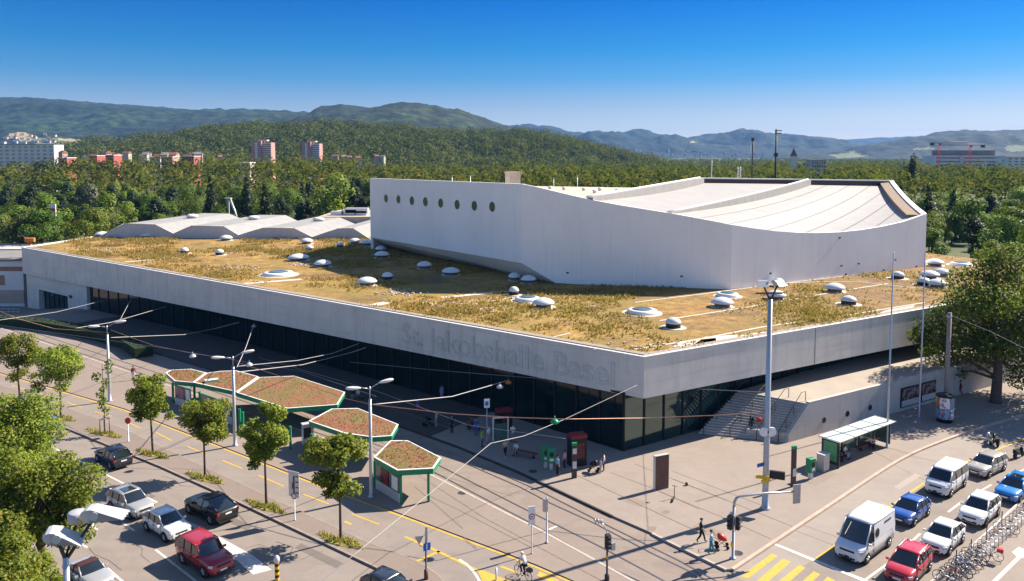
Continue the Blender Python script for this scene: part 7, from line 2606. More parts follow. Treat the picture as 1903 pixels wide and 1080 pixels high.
# ================================================================ buildings around and far away
def block(px0, px1, ytop, Y, depth, label, wall, name='building', roof=None, floors=0, zbase=None, win=None, cols=0, rz=0.0, group=None, balc=None, cat='building', side=True):
    a, c = AT(px0, ytop, Y), AT(px1, ytop, Y)
    w_ = c.x - a.x; zt = a.z
    zb0 = GLOW if zbase is None else zbase
    cx_ = (a.x + c.x) / 2
    r_ = thing(name, label, cat, (cx_, Y, zb0), rz, group)
    h = zt - zb0
    MB().box((0, depth / 2, h / 2), (w_, depth, h)).build('wall', wall, r_)
    if roof:
        MB().box((0, depth / 2, h + .2), (w_ + .6, depth + .6, .4)).build('roof', roof, r_)
    if floors:
        fh = 3.0
        wm_ = win or M['carglass']
        cnt = 0
        for f in range(floors):
            z = h - 1.7 - f * fh
            if z < 1: break
            for k in range(cols):
                if cnt >= 96: break
                x = -w_ / 2 + w_ * (k + .5) / cols
                MB().box((x, -.04, z), (w_ / cols * .5, .1, 1.5)).build('window', wm_, r_); cnt += 1
            if balc:
                MB().box((0, -.5, z - 1.1), (w_ * .96, 1.0, .5)).build('balcony', balc, r_)
    return r_
cream = pm('cream_facade', (.62, .59, .52), (.52, .5, .45), .1, .8)
whitef = pm('white_facade', (.66, .66, .64), (.56, .56, .55), .1, .8)
brick_red = pm('red_brown_facade', (.46, .25, .21), (.38, .2, .17), .1, .8)
bright_red = pm('bright_red_facade', (.34, .09, .075), (.28, .075, .06), .1, .7)
greyroof = pm('grey_roof', (.22, .21, .2), (.16, .155, .15), .3, .9)
tile_roof = pm('clay_tile_roof', (.26, .11, .07), (.19, .08, .055), .5, .9)
pinkw = pm('pale_pink_facade', (.6, .46, .42), (.52, .4, .36), .1, .8)
# long white apartment slab
r_ = block(-40, 100, 269, 640, 14, 'long white apartment slab with coloured balconies at the far left', whitef, 'apartment_block', greyroof, 6, None, None, 12)
for k, m in enumerate(('orange', 'red', 'blue', 'yellow', 'red', 'orange', 'blue')):
    MB().box((-24 + k * 8.2, -.7, 20 - (k % 4) * 3.2), (3.2, 1.2, 1.1)).build('balcony', M[m], r_)
# twin red-brown towers
for px0, px1, yt, lab in ((466, 503, 262, 'left one of the two red brown residential towers before the wooded hill'), (560, 593, 264, 'right one of the two red brown residential towers before the wooded hill')):
    a, c = AT(px0, yt, 850), AT(px1, yt, 850); w_ = c.x - a.x; zt = a.z
    r_ = thing('tower_block', lab, 'tower block', ((a.x + c.x) / 2, 850, GLOW), 0, 'red brown tower blocks')
    h = zt - GLOW
    MB().box((-w_ * .22, 6, h / 2), (w_ * .5, 14, h)).box((w_ * .24, 9, h / 2 - .8), (w_ * .5, 14, h - 1.6)).build('wall', brick_red, r_)
    MB().box((0, 8, h + .6), (w_ * .5, 8, 1.4)).build('roof_cabin', pinkw, r_)
    for f in range(9):
        z = h - 2.6 - f * 2.2
        if z < 2: break
        MB().box((w_ * .24, 1.7, z), (w_ * .46, .8, .9)).build('balcony', whitef, r_)
        MB().box((-w_ * .22, -1.1, z), (w_ * .12, .2, 1.7)).build('window', M['steel'], r_)
# red housing blocks and suburbs
RB_ = [(108, 124, 294, 'low red housing block right of the white slab'), (165, 180, 290, 'red housing block with white roof, left one of two'), (196, 211, 289, 'red housing block with white roof, right one of two'),
       (300, 320, 292, 'dark red housing block left of the bright red one'), (338, 360, 291, 'bright red housing block among far trees'), (440, 464, 303, 'low white roofed building left of the towers')]
for px0, px1, yt, lab in RB_:
    r_ = block(px0, px1, yt, 560, 12, lab, bright_red if 'dark' not in lab and 'white roofed' not in lab else (brick_red if 'dark' in lab else pinkw), 'housing_block', whitef, 2, None, None, 3)
hrng = random.Random(8)
hw_m = [pm('house_wall_white', (.46, .45, .43), (.38, .37, .36), .1, .8), pm('house_wall_cream', (.42, .38, .31), (.36, .33, .28), .1, .8), pm('house_wall_pink', (.4, .3, .27), (.34, .26, .24), .1, .8)]
HL = 'small pale house with tiled roof among the trees of the far left suburb'
HL2 = 'small white house on the lower slope of the far left hill'
HL3 = 'small pale house in the hazy valley town right of the wooded hill'
def house(px, py, Y, s, label, group, zlift=0.0):
    q_ = AT(px, py, Y)
    r_ = thing('house', label, 'house', (q_.x, q_.y, q_.z), hrng.uniform(-.6, .6), group)
    w_, d_, h_ = s * hrng.uniform(.8, 1.4), s, s * .6
    MB().box((0, 0, h_ / 2 - 8), (w_, d_, h_ + 16)).build('wall', hrng.choice(hw_m), r_)
    MB().add([(-w_ / 2 - .4, -d_ / 2 - .4, h_), (w_ / 2 + .4, -d_ / 2 - .4, h_), (w_ / 2 + .4, d_ / 2 + .4, h_), (-w_ / 2 - .4, d_ / 2 + .4, h_), (-w_ / 2, 0, h_ + s * .4), (w_ / 2, 0, h_ + s * .4)],
             [(0, 1, 5, 4), (2, 3, 4, 5), (0, 4, 3), (1, 2, 5)]).build('roof', hrng.choice([tile_roof, greyroof]), r_)
hill_bv = [BVHTree.FromObject(o_, bpy.context.evaluated_depsgraph_get()) for o_ in bpy.data.objects if o_.name.startswith('hill') and o_.get('kind') == 'structure' and o_ is not HILL3]
def on_hill(px, py):
    best = None
    d_ = ray(px, py).normalized()
    for bv_ in hill_bv:
        h_ = bv_.ray_cast(Vector((0, 0, H)), d_)
        if h_[0] is not None and (best is None or h_[3] < best[1]): best = (h_[0], h_[3])
    if best is None:
        if d_.z > -1e-4: return None
        q_ = G(px, py, GLOW); return q_ if 1500 < q_.y < 6000 else None
    return best[0]
def house_on(px, py, k, label, group):
    q_ = on_hill(px, py)
    if q_ is None: return
    s_ = k * min(q_.y, 3200) / F
    r_ = thing('house', label, 'house', (q_.x, q_.y, q_.z), hrng.uniform(-.6, .6), group)
    w_, d2, h_ = s_ * hrng.uniform(.8, 1.5), s_ * .8, s_ * .7
    MB().box((0, 0, h_ / 2 - 2), (w_, d2, h_ + 4)).build('wall', hrng.choice([whitef, cream, pinkw]), r_)
    MB().add([(-w_ / 2 - .4, -d2 / 2 - .4, h_), (w_ / 2 + .4, -d2 / 2 - .4, h_), (w_ / 2 + .4, d2 / 2 + .4, h_), (-w_ / 2 - .4, d2 / 2 + .4, h_), (-w_ / 2, 0, h_ + s_ * .4), (w_ / 2, 0, h_ + s_ * .4)],
             [(0, 1, 5, 4), (2, 3, 4, 5), (0, 4, 3), (1, 2, 5)]).build('roof', hrng.choice([tile_roof, greyroof]), r_)
for _ in range(26):
    house(hrng.uniform(100, 440), hrng.uniform(291, 299), hrng.uniform(600, 860), 5, HL, 'houses of the far left suburb')
for _ in range(34):
    house_on(hrng.uniform(0, 110), hrng.uniform(252, 268), 4.5, HL2, 'houses on the far left slope')
for _ in range(60):
    house_on(hrng.uniform(1160, 1420), hrng.uniform(279, 294), 4.2, HL3, 'houses of the valley town')
for px, py in ((623, 293), (640, 294), (665, 296), (700, 293), (712, 294), (648, 295)):
    house(px, py + 2, 855, 4.5, 'pale house at the foot of the wooded hill right of the towers', 'houses below the wooded hill')
# white house at the left edge and low sheds
r_ = thing('house', 'white flat roofed house at the left edge behind the arena end', 'house', (-109, 166, GLOW))
MB().box((0, 0, 4.6), (22, 14, 9.2)).build('wall', whitef, r_)
MB().box((0, 0, 7.6), (22.1, 14.1, .9)).build('cornice', pm('brown_cornice', (.3, .17, .12), (.22, .13, .1), 1, .8), r_)
MB().box((0, 0, 9.4), (22.8, 14.8, .4)).build('roof', greyroof, r_)
for x in (-4, 1.5, 6.5):
    f = MB().box((x, -7.03, 5.3), (1.3, .12, 2.0)).build('window', M['carglass'], r_); MB().box((x, -7.08, 4.2), (1.6, .2, .12)).build('sill', M['white'], f)
MB().box((0, -7.05, 2.0), (22, .2, 2.6)).build('ground_floor_front', pm('beige_render', (.42, .33, .27), (.36, .28, .23), 1, .85), r_)
r_ = thing('shed', 'long low shed with white window band behind the arena left end', 'shed', (-118, 205, GLOW))
MB().box((0, 0, 3.2), (46, 12, 6.4)).build('wall', pm('teal_shed_wall', (.14, .19, .18), (.1, .14, .14), .5, .7), r_)
MB().box((0, 0, 6.6), (47, 13, .5)).build('roof', pm('pale_shed_roof', (.46, .45, .43), (.36, .35, .34), .4, .8), r_)
for k in range(9): MB().box((-20 + k * 5, -6.05, 4.6), (3.2, .15, 1.6)).build('window', whitef, r_)
r_ = thing('shed', 'second low shed with brown roof edge beside the white window band shed', 'shed', (-93, 228, GLOW))
MB().box((0, 0, 3.4), (22, 12, 6.8)).build('wall', pm('brown_shed_wall', (.2, .09, .07), (.16, .07, .06), .5, .8), r_)
MB().box((0, 0, 7.0), (23, 13, .5)).build('roof', greyroof, r_)
q_ = AT(33, 450, 158)
r_ = thing('crane_grab', 'orange machine arm beside the arena left corner', 'machine', (q_.x, q_.y + 4, q_.z - 4))
MB().box((0, 0, 4.0), (1.7, 1.2, .8), .3).build('cab', M['orange'], r_); MB().tube([(0, 0, 0), (0, 0, 4)], .3, 8).build('mast', M['orange'], r_)
MB().tube([(-.8, 0, 4.2), (-1.6, 0, 4.9)], .18, 8).build('arm', M['dark'], r_)
for px, yt, yb in ((97, 379, 400),):
    q_ = AT(px, yt, 215); 
    r_ = thing('illuminated_sign', 'small red and white sign pylon among the left trees', 'sign', (q_.x, q_.y, GLOW))
    MB().box((.8, 0, (q_.z - GLOW) / 2), (.25, .25, q_.z - GLOW)).build('post', M['white'], r_)
    MB().box((0, 0, q_.z - GLOW - 1.4), (1.6, .3, 2.6)).build('panel', M['steel'], r_); MB().box((0, -.17, q_.z - GLOW - 1.6), (1.5, .03, .8)).build('band', M['red'], r_)
# small white pavilion among trees
q_ = AT(424, 356, 268)
r_ = thing('ski_jump_slide', 'white slide tower half hidden among the left trees', 'slide', (q_.x, q_.y, GLOW))
h = q_.z - GLOW - 1.5
MB().box((0, 0, h - .8), (2, 2, .3)).build('platform', M['steel'], r_); MB().tube([(.6, 0, h - 1), (2.4, -1, h - 5), (4, -2, h - 10)], .35, 8).build('chute', M['steel'], r_)
MB().box((0, 0, (h - 1) / 2), (.5, .5, h - 1)).build('tower', M['steel'], r_)
# hospital and cranes at right
r_ = block(1738, 1868, 289, 950, 30, 'long white hospital block with window bands below the cranes at right', whitef, 'hospital', None, 0)
a, c = AT(1738, 289, 950), AT(1868, 289, 950); wH = c.x - a.x; hH = a.z - GLOW
MB().box((0, 15, hH + 3), (wH * .8, 18, 6)).build('upper_storey', pm('brown_grey_plant', (.2, .17, .16), (.15, .13, .12), .1, .8), r_)
for f in range(4): MB().box((0, -.1, hH - 3 - f * 4.2), (wH * .97, .3, 1.7)).build('window_band', M['carglass'], r_)
MB().box((-wH * .12, -.3, hH / 2), (5, 1.2, hH)).build('stair_tower', pinkw, r_)
block(1872, 1940, 292, 820, 20, 'white flat roofed building at the right edge beside the hospital', whitef, 'building', greyroof, 3, None, None, 6)
block(1509, 1535, 298, 620, 12, 'grey concrete apartment block among trees behind the hall roof', pm('grey_concrete_facade', (.4, .4, .4), (.34, .34, .34), .1, .8), 'apartment_block', greyroof, 4, None, None, 6)
q_ = AT(1475, 290, 800)
r_ = thing('church', 'small red roofed church tower rising behind the hall roof', 'church', (q_.x, q_.y, GLOW))
h = q_.z - GLOW
MB().box((0, 0, h / 2), (5, 5, h)).build('tower', cream, r_); MB().add([(-2.8, -2.8, h), (2.8, -2.8, h), (2.8, 2.8, h), (-2.8, 2.8, h), (0, 0, h + 8)], [(0, 1, 4), (1, 2, 4), (2, 3, 4), (3, 0, 4)]).build('spire', tile_roof, r_)
def crane(px, ytop, Y, jib0, jib1, label):
    q_ = AT(px, ytop, Y); h = q_.z - GLOW; k = Y / F
    r_ = thing('tower_crane', label, 'crane', (q_.x, q_.y, GLOW), 0, 'tower cranes at the hospital')
    b = MB(); s = .9
    for sx_, sy_ in ((-1, -1), (1, -1), (1, 1), (-1, 1)): b.tube([(sx_ * s, sy_ * s, 0), (sx_ * s, sy_ * s, h)], .2, 4)
    n = int(h / 3)
    for i in range(n):
        b.tube([(-s, -s, i * 3), (s, -s, i * 3 + 3)], .13, 4, cap=False)
    b.build('mast', M['red'], r_)
    b = MB(); x0, x1 = (jib0 - px) * k, (jib1 - px) * k
    for yy, zz in ((-.7, 0), (.7, 0), (0, 1.4)): b.tube([(x0, yy, h + .5 + zz), (x1, yy, h + .5 + zz)], .2, 4)
    n = 16
    for i in range(n): b.tube([(x0 + (x1 - x0) * i / n, -.7, h + .5), (x0 + (x1 - x0) * (i + .5) / n, 0, h + 1.9)], .12, 4, cap=False).tube([(x0 + (x1 - x0) * (i + .5) / n, 0, h + 1.9), (x0 + (x1 - x0) * (i + 1) / n, -.7, h + .5)], .12, 4, cap=False)
    b.build('jib', pm('dark_red_jib', (.25, .05, .04), (.2, .04, .03), 1, .6), r_)
    xe = x0 if abs(x0) < abs(x1) else x1
    MB().box((xe * .9, 0, h - .6), (4, 2.2, 3)).build('counterweight', M['dark'], r_)
    MB().box((.4, -1.6, h - .6), (1.8, 1.8, 2.2)).build('cab', M['red'], r_)
crane(1745, 267, 900, 1731, 1800, 'left one of the two red tower cranes above the hospital')
crane(1803, 271, 930, 1829, 1745, 'right one of the two red tower cranes above the hospital')
# stadium floodlight mast, telecom mast, small masts on the horizon
q_ = AT(1443, 240, 330); h = q_.z - GLOW
r_ = thing('stadium_mast', 'tall dark stadium floodlight mast behind the hall roof', 'floodlight mast', (q_.x, q_.y, GLOW))
MB().lathe([(.55, 0), (.32, h), (0, h + .05)], 12).build('pole', M['dark'], r_)
MB().box((.8, 0, h - .6), (2.6, .6, .35)).box((.8, 0, h - 1.7), (2.6, .6, .35)).box((-.3, 0, h - 1.1), (.25, .4, 1.6)).build('lamp_bank', M['dark'], r_)
MB().box((0, 0, h - 10.5), (1.3, 1.3, 1.4)).build('equipment', M['dark'], r_)
q_ = AT(1399, 255, 176); zr_ = 22.0; h = q_.z - zr_
r_ = thing('telecom_mast', 'telecom mast with antenna panels on the far hall roof edge', 'mast', (q_.x, q_.y, zr_ - 1.2))
h += 1.2
MB().lathe([(.16, 0), (.12, h), (0, h + .02)], 10).build('pole', M['dark'], r_)
MB().box((-.35, -.1, h - 2.6), (.3, .2, 2.0)).build('antenna_panel', M['steel'], r_); MB().box((.3, .1, h - 2.4), (.3, .2, 2.0)).build('antenna_panel', M['steel'], r_)
MB().box((0, 0, h - .5), (.5, .5, .7)).build('top_unit', M['dark'], r_); MB().box((0, 0, 1.2), (1.4, 1.0, 1.4)).build('equipment', M['dark'], r_)
q_ = AT(1374, 310, 172)
r_ = thing('lattice_mast', 'short white lattice mast on the hall roof left of the telecom mast', 'mast', (q_.x, q_.y, 21.6))
b = MB(); hh = q_.z - 21.6
for x in (-.3, .3): b.tube([(x, 0, 0), (x, 0, hh)], .07, 6)
for k in range(6): b.tube([(-.3, 0, k * hh / 6), (.3, 0, (k + 1) * hh / 6)], .06, 5)
b.build('lattice', M['white'], r_)
for px, yt, Y in ((1323, 293, 172), (1029, 330, 250), (1073, 326, 252), (840, 327, 250), (874, 326, 252)):
    q_ = AT(px, yt, Y); zb0 = 21.6 if Y < 200 else GLOW
    r_ = thing('light_pole', 'thin pale light pole rising behind the white hall', 'light pole', (q_.x, q_.y, zb0), 0, 'thin light poles behind the hall')
    h = q_.z - zb0
    MB().lathe([(.14, 0), (.09, h), (0, h + .02)], 8).build('pole', M['steel'], r_)
    MB().box((.2, 0, h), (.9, .25, .12)).build('lamp_head', M['steel'], r_)
# pale fence rails at the left of the arena
q0, q1 = AT(-20, 560, 150), AT(40, 552, 152)
r_ = thing('railing', 'pale metal railing at the left edge before the white house', 'railing', (q0.x, 151, GLOW))
for z in (.5, 1.1): MB().box(((q1.x - q0.x) / 2, 0, z), (q1.x - q0.x, .08, .08)).build('rail', M['steel'], r_)
for k in range(6): MB().box(((q1.x - q0.x) * k / 5, 0, .55), (.08, .08, 1.1)).build('post', M['steel'], r_)
# van emblem and script bar
van = [o for o in bpy.data.objects if o.name.startswith('delivery_van')][0]
S = SP['van']; hwv = S['W'] / 2
for s in (1, -1):
    yy = lambda z: s * (hwv * (S['gb'] + (S['gt'] - S['gb']) * max(0, (z - S['belt']) / (S['H'] - S['belt']))) + .03)
    vs = []
    for a in range(18):
        x = S['L'] / 2 - 2.45 + .3 * math.cos(2 * PI * a / 18); z = 1.72 + .3 * math.sin(2 * PI * a / 18)
        vs.append((x, yy(z), z))
    MB().poly(vs if s < 0 else vs[::-1]).build('emblem', M['black'], van, True)
    vs = [(S['L'] / 2 - d, yy(z), z) for d, z in ((3.6, 2.02), (4.7, 2.02), (4.7, 2.14), (3.6, 2.14))]
    MB().poly(vs).build('lettering_bar', M['dark'], van, True)
# ================================================================ people
def fabric(name, c): return pm(name, c, tuple(x * .8 for x in c), 14, .85)
SKIN = pm('skin', (.5, .3, .21), (.44, .26, .18), 8, .6)
FAB = {k: fabric(k + '_cloth', c) for k, c in {
 'black': (.015, .015, .017), 'navy': (.02, .03, .075), 'white': (.7, .69, .67), 'grey': (.28, .28, .29), 'lightblue': (.3, .45, .6), 'teal': (.03, .22, .3), 'blue': (.03, .12, .5), 'green': (.22, .5, .04),
 'red': (.5, .04, .04), 'pink': (.62, .3, .36), 'purple': (.4, .3, .55), 'jeans': (.06, .11, .2), 'darkred': (.2, .025, .04), 'palepink': (.65, .5, .52), 'beige': (.45, .36, .27)}.items()}
SHOE_D, SHOE_W = fabric('dark_shoes', (.02, .018, .017)), fabric('white_shoes', (.65, .64, .62))
HAIR = {'brown': fabric('brown_hair', (.06, .035, .02)), 'black': fabric('black_hair', (.015, .013, .012)), 'blond': fabric('blond_hair', (.35, .24, .11)), 'helmet': pm('white_helmet', (.75, .75, .75), (.65, .65, .65), 3, .35), 'cap': fabric('red_cap', (.45, .03, .03))}

def pose_pts(pose):
    """joint positions, figure faces +X, 1.74 m tall"""
    P = dict(pel=(0, 0, .94), sp=(0, 0, 1.12), ch=(0, 0, 1.34), nk=(0, 0, 1.48), hb=(.015, 0, 1.56), hm=(.02, 0, 1.63), ht=(.01, 0, 1.72))
    for s, k in ((1, 'l'), (-1, 'r')):
        P['sh' + k] = (0, .17 * s, 1.41); P['el' + k] = (-.02, .22 * s, 1.13); P['wr' + k] = (.05, .23 * s, .9)
        P['hp' + k] = (0, .095 * s, .9); P['kn' + k] = (.02, .1 * s, .5); P['an' + k] = (-.02, .1 * s, .09); P['to' + k] = (.15, .12 * s, .04)
    if pose == 'walk':
        P.update(knl=(.17, .1, .52), anl=(.26, .1, .1), tol=(.42, .11, .07), knr=(-.06, -.1, .5), anr=(-.3, -.1, .16), tor=(-.17, -.11, .04), ell=(-.12, .22, 1.14), wrl=(-.1, .22, .9), elr=(.06, -.22, 1.14), wrr=(.22, -.2, .98))
    if pose == 'push':
        P.update(knl=(.13, .1, .52), anl=(.2, .1, .1), tol=(.36, .11, .06), knr=(-.05, -.1, .5), anr=(-.22, -.1, .13), tor=(-.09, -.11, .04), ell=(.1, .24, 1.16), wrl=(.36, .2, 1.05), elr=(.1, -.24, 1.16), wrr=(.36, -.2, 1.05))
    if pose == 'arms':
        P.update(ell=(.02, .25, 1.16), wrl=(.22, .06, 1.2), elr=(.02, -.25, 1.14), wrr=(.22, -.06, 1.18))
    if pose == 'sit':
        P.update(pel=(0, 0, .5), sp=(.02, 0, .68), ch=(.05, 0, .9), nk=(.08, 0, 1.04), hb=(.11, 0, 1.12), hm=(.125, 0, 1.19), ht=(.11, 0, 1.28))
        for s, k in ((1, 'l'), (-1, 'r')):
            P['sh' + k] = (.05, .17 * s, .97); P['el' + k] = (.12, .23 * s, .72); P['wr' + k] = (.32, .14 * s, .63)
            P['hp' + k] = (.02, .1 * s, .5); P['kn' + k] = (.44, .12 * s, .5); P['an' + k] = (.4, .12 * s, .09); P['to' + k] = (.57, .13 * s, .04)
    if pose == 'lean':
        P.update(pel=(0, 0, .5), sp=(.06, 0, .67), ch=(.2, 0, .84), nk=(.3, 0, .94), hb=(.36, 0, .98), hm=(.41, 0, 1.03), ht=(.45, 0, 1.1))
        for s, k in ((1, 'l'), (-1, 'r')):
            P['sh' + k] = (.22, .17 * s, .9); P['el' + k] = (.36, .2 * s, .62); P['wr' + k] = (.52, .06 * s, .6)
            P['hp' + k] = (.02, .1 * s, .5); P['kn' + k] = (.44, .13 * s, .5); P['an' + k] = (.4, .13 * s, .09); P['to' + k] = (.57, .14 * s, .04)
    if pose == 'cycle':
        P.update(pel=(-.24, 0, 1.04), sp=(-.17, 0, 1.2), ch=(-.03, 0, 1.38), nk=(.05, 0, 1.5), hb=(.1, 0, 1.57), hm=(.12, 0, 1.64), ht=(.11, 0, 1.73))
        for s, k in ((1, 'l'), (-1, 'r')):
            P['sh' + k] = (-.02, .17 * s, 1.43); P['el' + k] = (.14, .24 * s, 1.2); P['wr' + k] = (.26, .25 * s, 1.05); P['hp' + k] = (-.22, .09 * s, 1.0)
        P.update(knl=(.14, .11, .85), anl=(-.02, .12, .5), tol=(.13, .13, .47), knr=(.06, -.1, .68), anr=(-.08, -.12, .28), tor=(.08, -.13, .24))
    return P
BONES = [('pel', 'sp'), ('sp', 'ch'), ('ch', 'nk'), ('nk', 'hb'), ('hb', 'hm'), ('hm', 'ht')]
for k in 'lr': BONES += [('ch', 'sh' + k), ('sh' + k, 'el' + k), ('el' + k, 'wr' + k), ('pel', 'hp' + k), ('hp' + k, 'kn' + k), ('kn' + k, 'an' + k), ('an' + k, 'to' + k)]
RAD = dict(pel=(.15, .125), sp=(.135, .105), ch=(.16, .12), nk=(.058, .056), hb=(.07, .08), hm=(.085, .1), ht=(.05, .06), sh=(.068, .068), el=(.048, .048), wr=(.034, .036), hp=(.1, .1), kn=(.064, .064), an=(.045, .045), to=(.036, .04))
KIND = {}
def bone_region(a, c):
    a0 = a[:2]
    if a in ('hb', 'hm', 'nk'): return 0
    if a[:2] in ('an',): return 3
    if a[:2] in ('hp', 'kn') or c[:2] == 'hp': return 2
    if a[:2] == 'el': return 4
    return 1
BODY = {}
def body_mesh(pose):
    if pose in BODY: return BODY[pose]
    P = pose_pts(pose)
    names = list(P)
    me = bpy.data.meshes.new('person')
    me.from_pydata([P[n] for n in names], [(names.index(a), names.index(c)) for a, c in BONES], [])
    ob = bpy.data.objects.new('person', me); COL.objects.link(ob)
    sk = ob.modifiers.new('skin', 'SKIN'); sk.use_smooth_shade = True; sk.branch_smoothing = .6
    for i, n in enumerate(names):
        r = RAD[n] if n in RAD else RAD[n[:2]]
        if n[:2] not in ('hb', 'hm', 'ht', 'wr', 'nk'): r = (r[0] * 1.22, r[1] * 1.22)
        v = me.skin_vertices[0].data[i]; v.radius = r; v.use_root = (n == 'pel')
    sb = ob.modifiers.new('sub', 'SUBSURF'); sb.levels = 1; sb.render_levels = 1
    dg = bpy.context.evaluated_depsgraph_get()
    out = bpy.data.meshes.new_from_object(ob.evaluated_get(dg))
    bpy.data.objects.remove(ob)
    vs = [v.co.copy() for v in out.vertices]; fs = [list(p.vertices) for p in out.polygons]
    segs = [(Vector(P[a]), Vector(P[c]), bone_region(a, c)) for a, c in BONES]
    reg = []
    for f in fs:
        c = sum((vs[i] for i in f), Vector()) / len(f)
        best, rb = 9, 1
        for a, b_, r in segs:
            d = b_ - a; u = max(0, min(1, (c - a).dot(d) / max(1e-6, d.length_squared)))
            dd = (c - (a + d * u)).length
            if dd < best: best, rb = dd, r
        reg.append(rb)
    b = MB()
    b.v = [tuple(v) for v in vs]; b.f = fs; b.m = reg; b.sm = [True] * len(fs)
    # hands: palm and five curled fingers, nose, eyes, ears
    for s, k in ((1, 'l'), (-1, 'r')):
        w_ = Vector(P['wr' + k]); e = Vector(P['el' + k]); d = (w_ - e).normalized()
        side = Vector((0, 1, 0)) - d * d.y; side = side.normalized(); nrm = d.cross(side)
        if pose in ('stand', 'walk'): side, nrm = Vector((1, 0, 0)) - d * d.x, None; side.normalize(); nrm = d.cross(side)
        b.tube([tuple(w_ - d * .01), tuple(w_ + d * .05), tuple(w_ + d * .095)], [.03, .04, .036], 8, 0)
        for j, (o_, L_) in enumerate(((-.028, .065), (-.01, .075), (.009, .07), (.027, .055))):
            p0 = w_ + d * .085 + side * o_
            b.tube([tuple(p0), tuple(p0 + d * L_ * .5 + nrm * .008), tuple(p0 + d * L_ * .85 + nrm * .03)], [.0095, .0085, .007], 5, 0)
        p0 = w_ + d * .03 - side * .03
        b.tube([tuple(p0), tuple(p0 + d * .03 - side * .022), tuple(p0 + d * .06 - side * .026 + nrm * .012)], [.012, .0105, .009], 5, 0)
    hm, ht, hb = Vector(P['hm']), Vector(P['ht']), Vector(P['hb'])
    up = (ht - hb).normalized(); fw = Vector((1, 0, 0)) - up * up.x; fw.normalize(); sd = up.cross(fw)
    c = hm + fw * .095
    b.add([tuple(c + up * .02), tuple(c - up * .025 + sd * .018), tuple(c - up * .025 - sd * .018), tuple(c - up * .02 + fw * .028)], [(0, 1, 3), (0, 3, 2), (1, 2, 3)], 0)
    for s in (1, -1):
        b.box(tuple(c + up * .018 + sd * (.034 * s) - fw * .006), (.012, .022, .01), 0, 5)
        b.box(tuple(hm + sd * (.092 * s) + up * -.005), (.03, .016, .05), 0, 0)
    b.box(tuple(c - up * .052 - fw * .004), (.01, .045, .01), 0, 5)
    hair = MB(); rings = []
    for u, k in ((-.35, .99), (0, 1.09), (.45, 1.07), (.8, .78), (1.0, .2)):
        cc = hm + up * (.105 * u + .022) - fw * (.012 + .012 * (u < .1))
        rings.append([tuple(cc + fw * (.104 * k * math.cos(a) * (1 if math.cos(a) < .3 or u > .2 else .72)) + sd * (.09 * k * math.sin(a))) for a in [2 * PI * q / 12 for q in range(12)]])
    loft(hair, rings)
    BODY[pose] = (b, hair)
    return BODY[pose]
def person(px, py, pose, heading, top, legs, label, z=.15, hgt=1.74, hair='brown', sleeves=False, shoes=SHOE_D, loc=None, lift=0.0):
    b, hair_b = body_mesh(pose)
    p = G(px, py, z) if loc is None else loc
    o = b.build('person', [SKIN, FAB[top], FAB[legs], shoes, FAB[top] if sleeves else SKIN, M['black']])
    k = hgt / 1.74
    o.location = (p.x, p.y, (z if loc is None else p.z) + lift); o.rotation_euler.z = heading; o.scale = (k, k, k)
    hair_b.build('hair' if hair not in ('helmet', 'cap') else hair, HAIR[hair], o)
    return tag(o, label, 'person')

def stroller(px, py, rz, m, label, z=.15):
    p = G(px, py, z)
    r_ = thing('stroller', label, 'stroller', (p.x, p.y, z), rz)
    b = MB(); rings = []
    for x, z0, z1 in ((-.3, .62, .98), (-.12, .5, 1.05), (.1, .46, .92), (.34, .5, .72)):
        rings.append([(x, .22 * math.cos(a), (z0 + z1) / 2 + (z1 - z0) / 2 * math.sin(a)) for a in [2 * PI * q / 10 for q in range(10)]])
    loft(b, rings); b.build('carrycot', m, r_)
    b = MB()
    for s in (.24, -.24): b.tube([(-.62, s, 1.02), (-.2, s, .55), (.4, s, .14)], .018, 6).tube([(.1, s, .5), (-.34, s, .16)], .018, 6)
    b.tube([(-.62, -.24, 1.02), (-.62, .24, 1.02)], .02, 6); b.build('frame', M['dark'], r_)
    for x, rr in ((.4, .12), (-.34, .16)):
        for s in (.27, -.27): MB().lathe([(rr * .6, -.02), (rr, -.025), (rr, .025), (rr * .6, .02), (.02, .02)], 14, (x, s, rr), 'y').build('wheel', M['rubber'], r_)
    return r_
a_ = lambda x, y: math.atan2(y, x)
# the family crossing towards the right street
HD = ang(G(1305, 1008), G(1352, 1014))
person(1303, 1008, 'walk', HD, 'black', 'black', 'person in dark shirt and trousers walking behind the woman with stroller', hgt=1.8, hair='brown')
person(1321, 1029, 'push', HD + .1, 'lightblue', 'teal', 'person in pale top and teal trousers pushing a red stroller', hgt=1.72, hair='brown')
stroller(1341, 1017, HD + .1, M['red'], 'red hooded stroller pushed across the sunlit forecourt')
# cyclist
p = G(972, 1074, .01)
hc = ang(G(985, 1081), G(952, 1062))
r_ = thing('bicycle', 'dark city bicycle ridden along the yellow bike lane', 'bicycle', (p.x, p.y, .01), hc)
bike_parts(r_, M['black']); MB().box((-.62, 0, .78), (.36, .28, .2)).build('basket', M['dark'], r_)
person(0, 0, 'cycle', hc, 'white', 'navy', 'person in white helmet and white top riding a bicycle', hair='helmet', sleeves=True, loc=Vector((p.x, p.y, .01)))
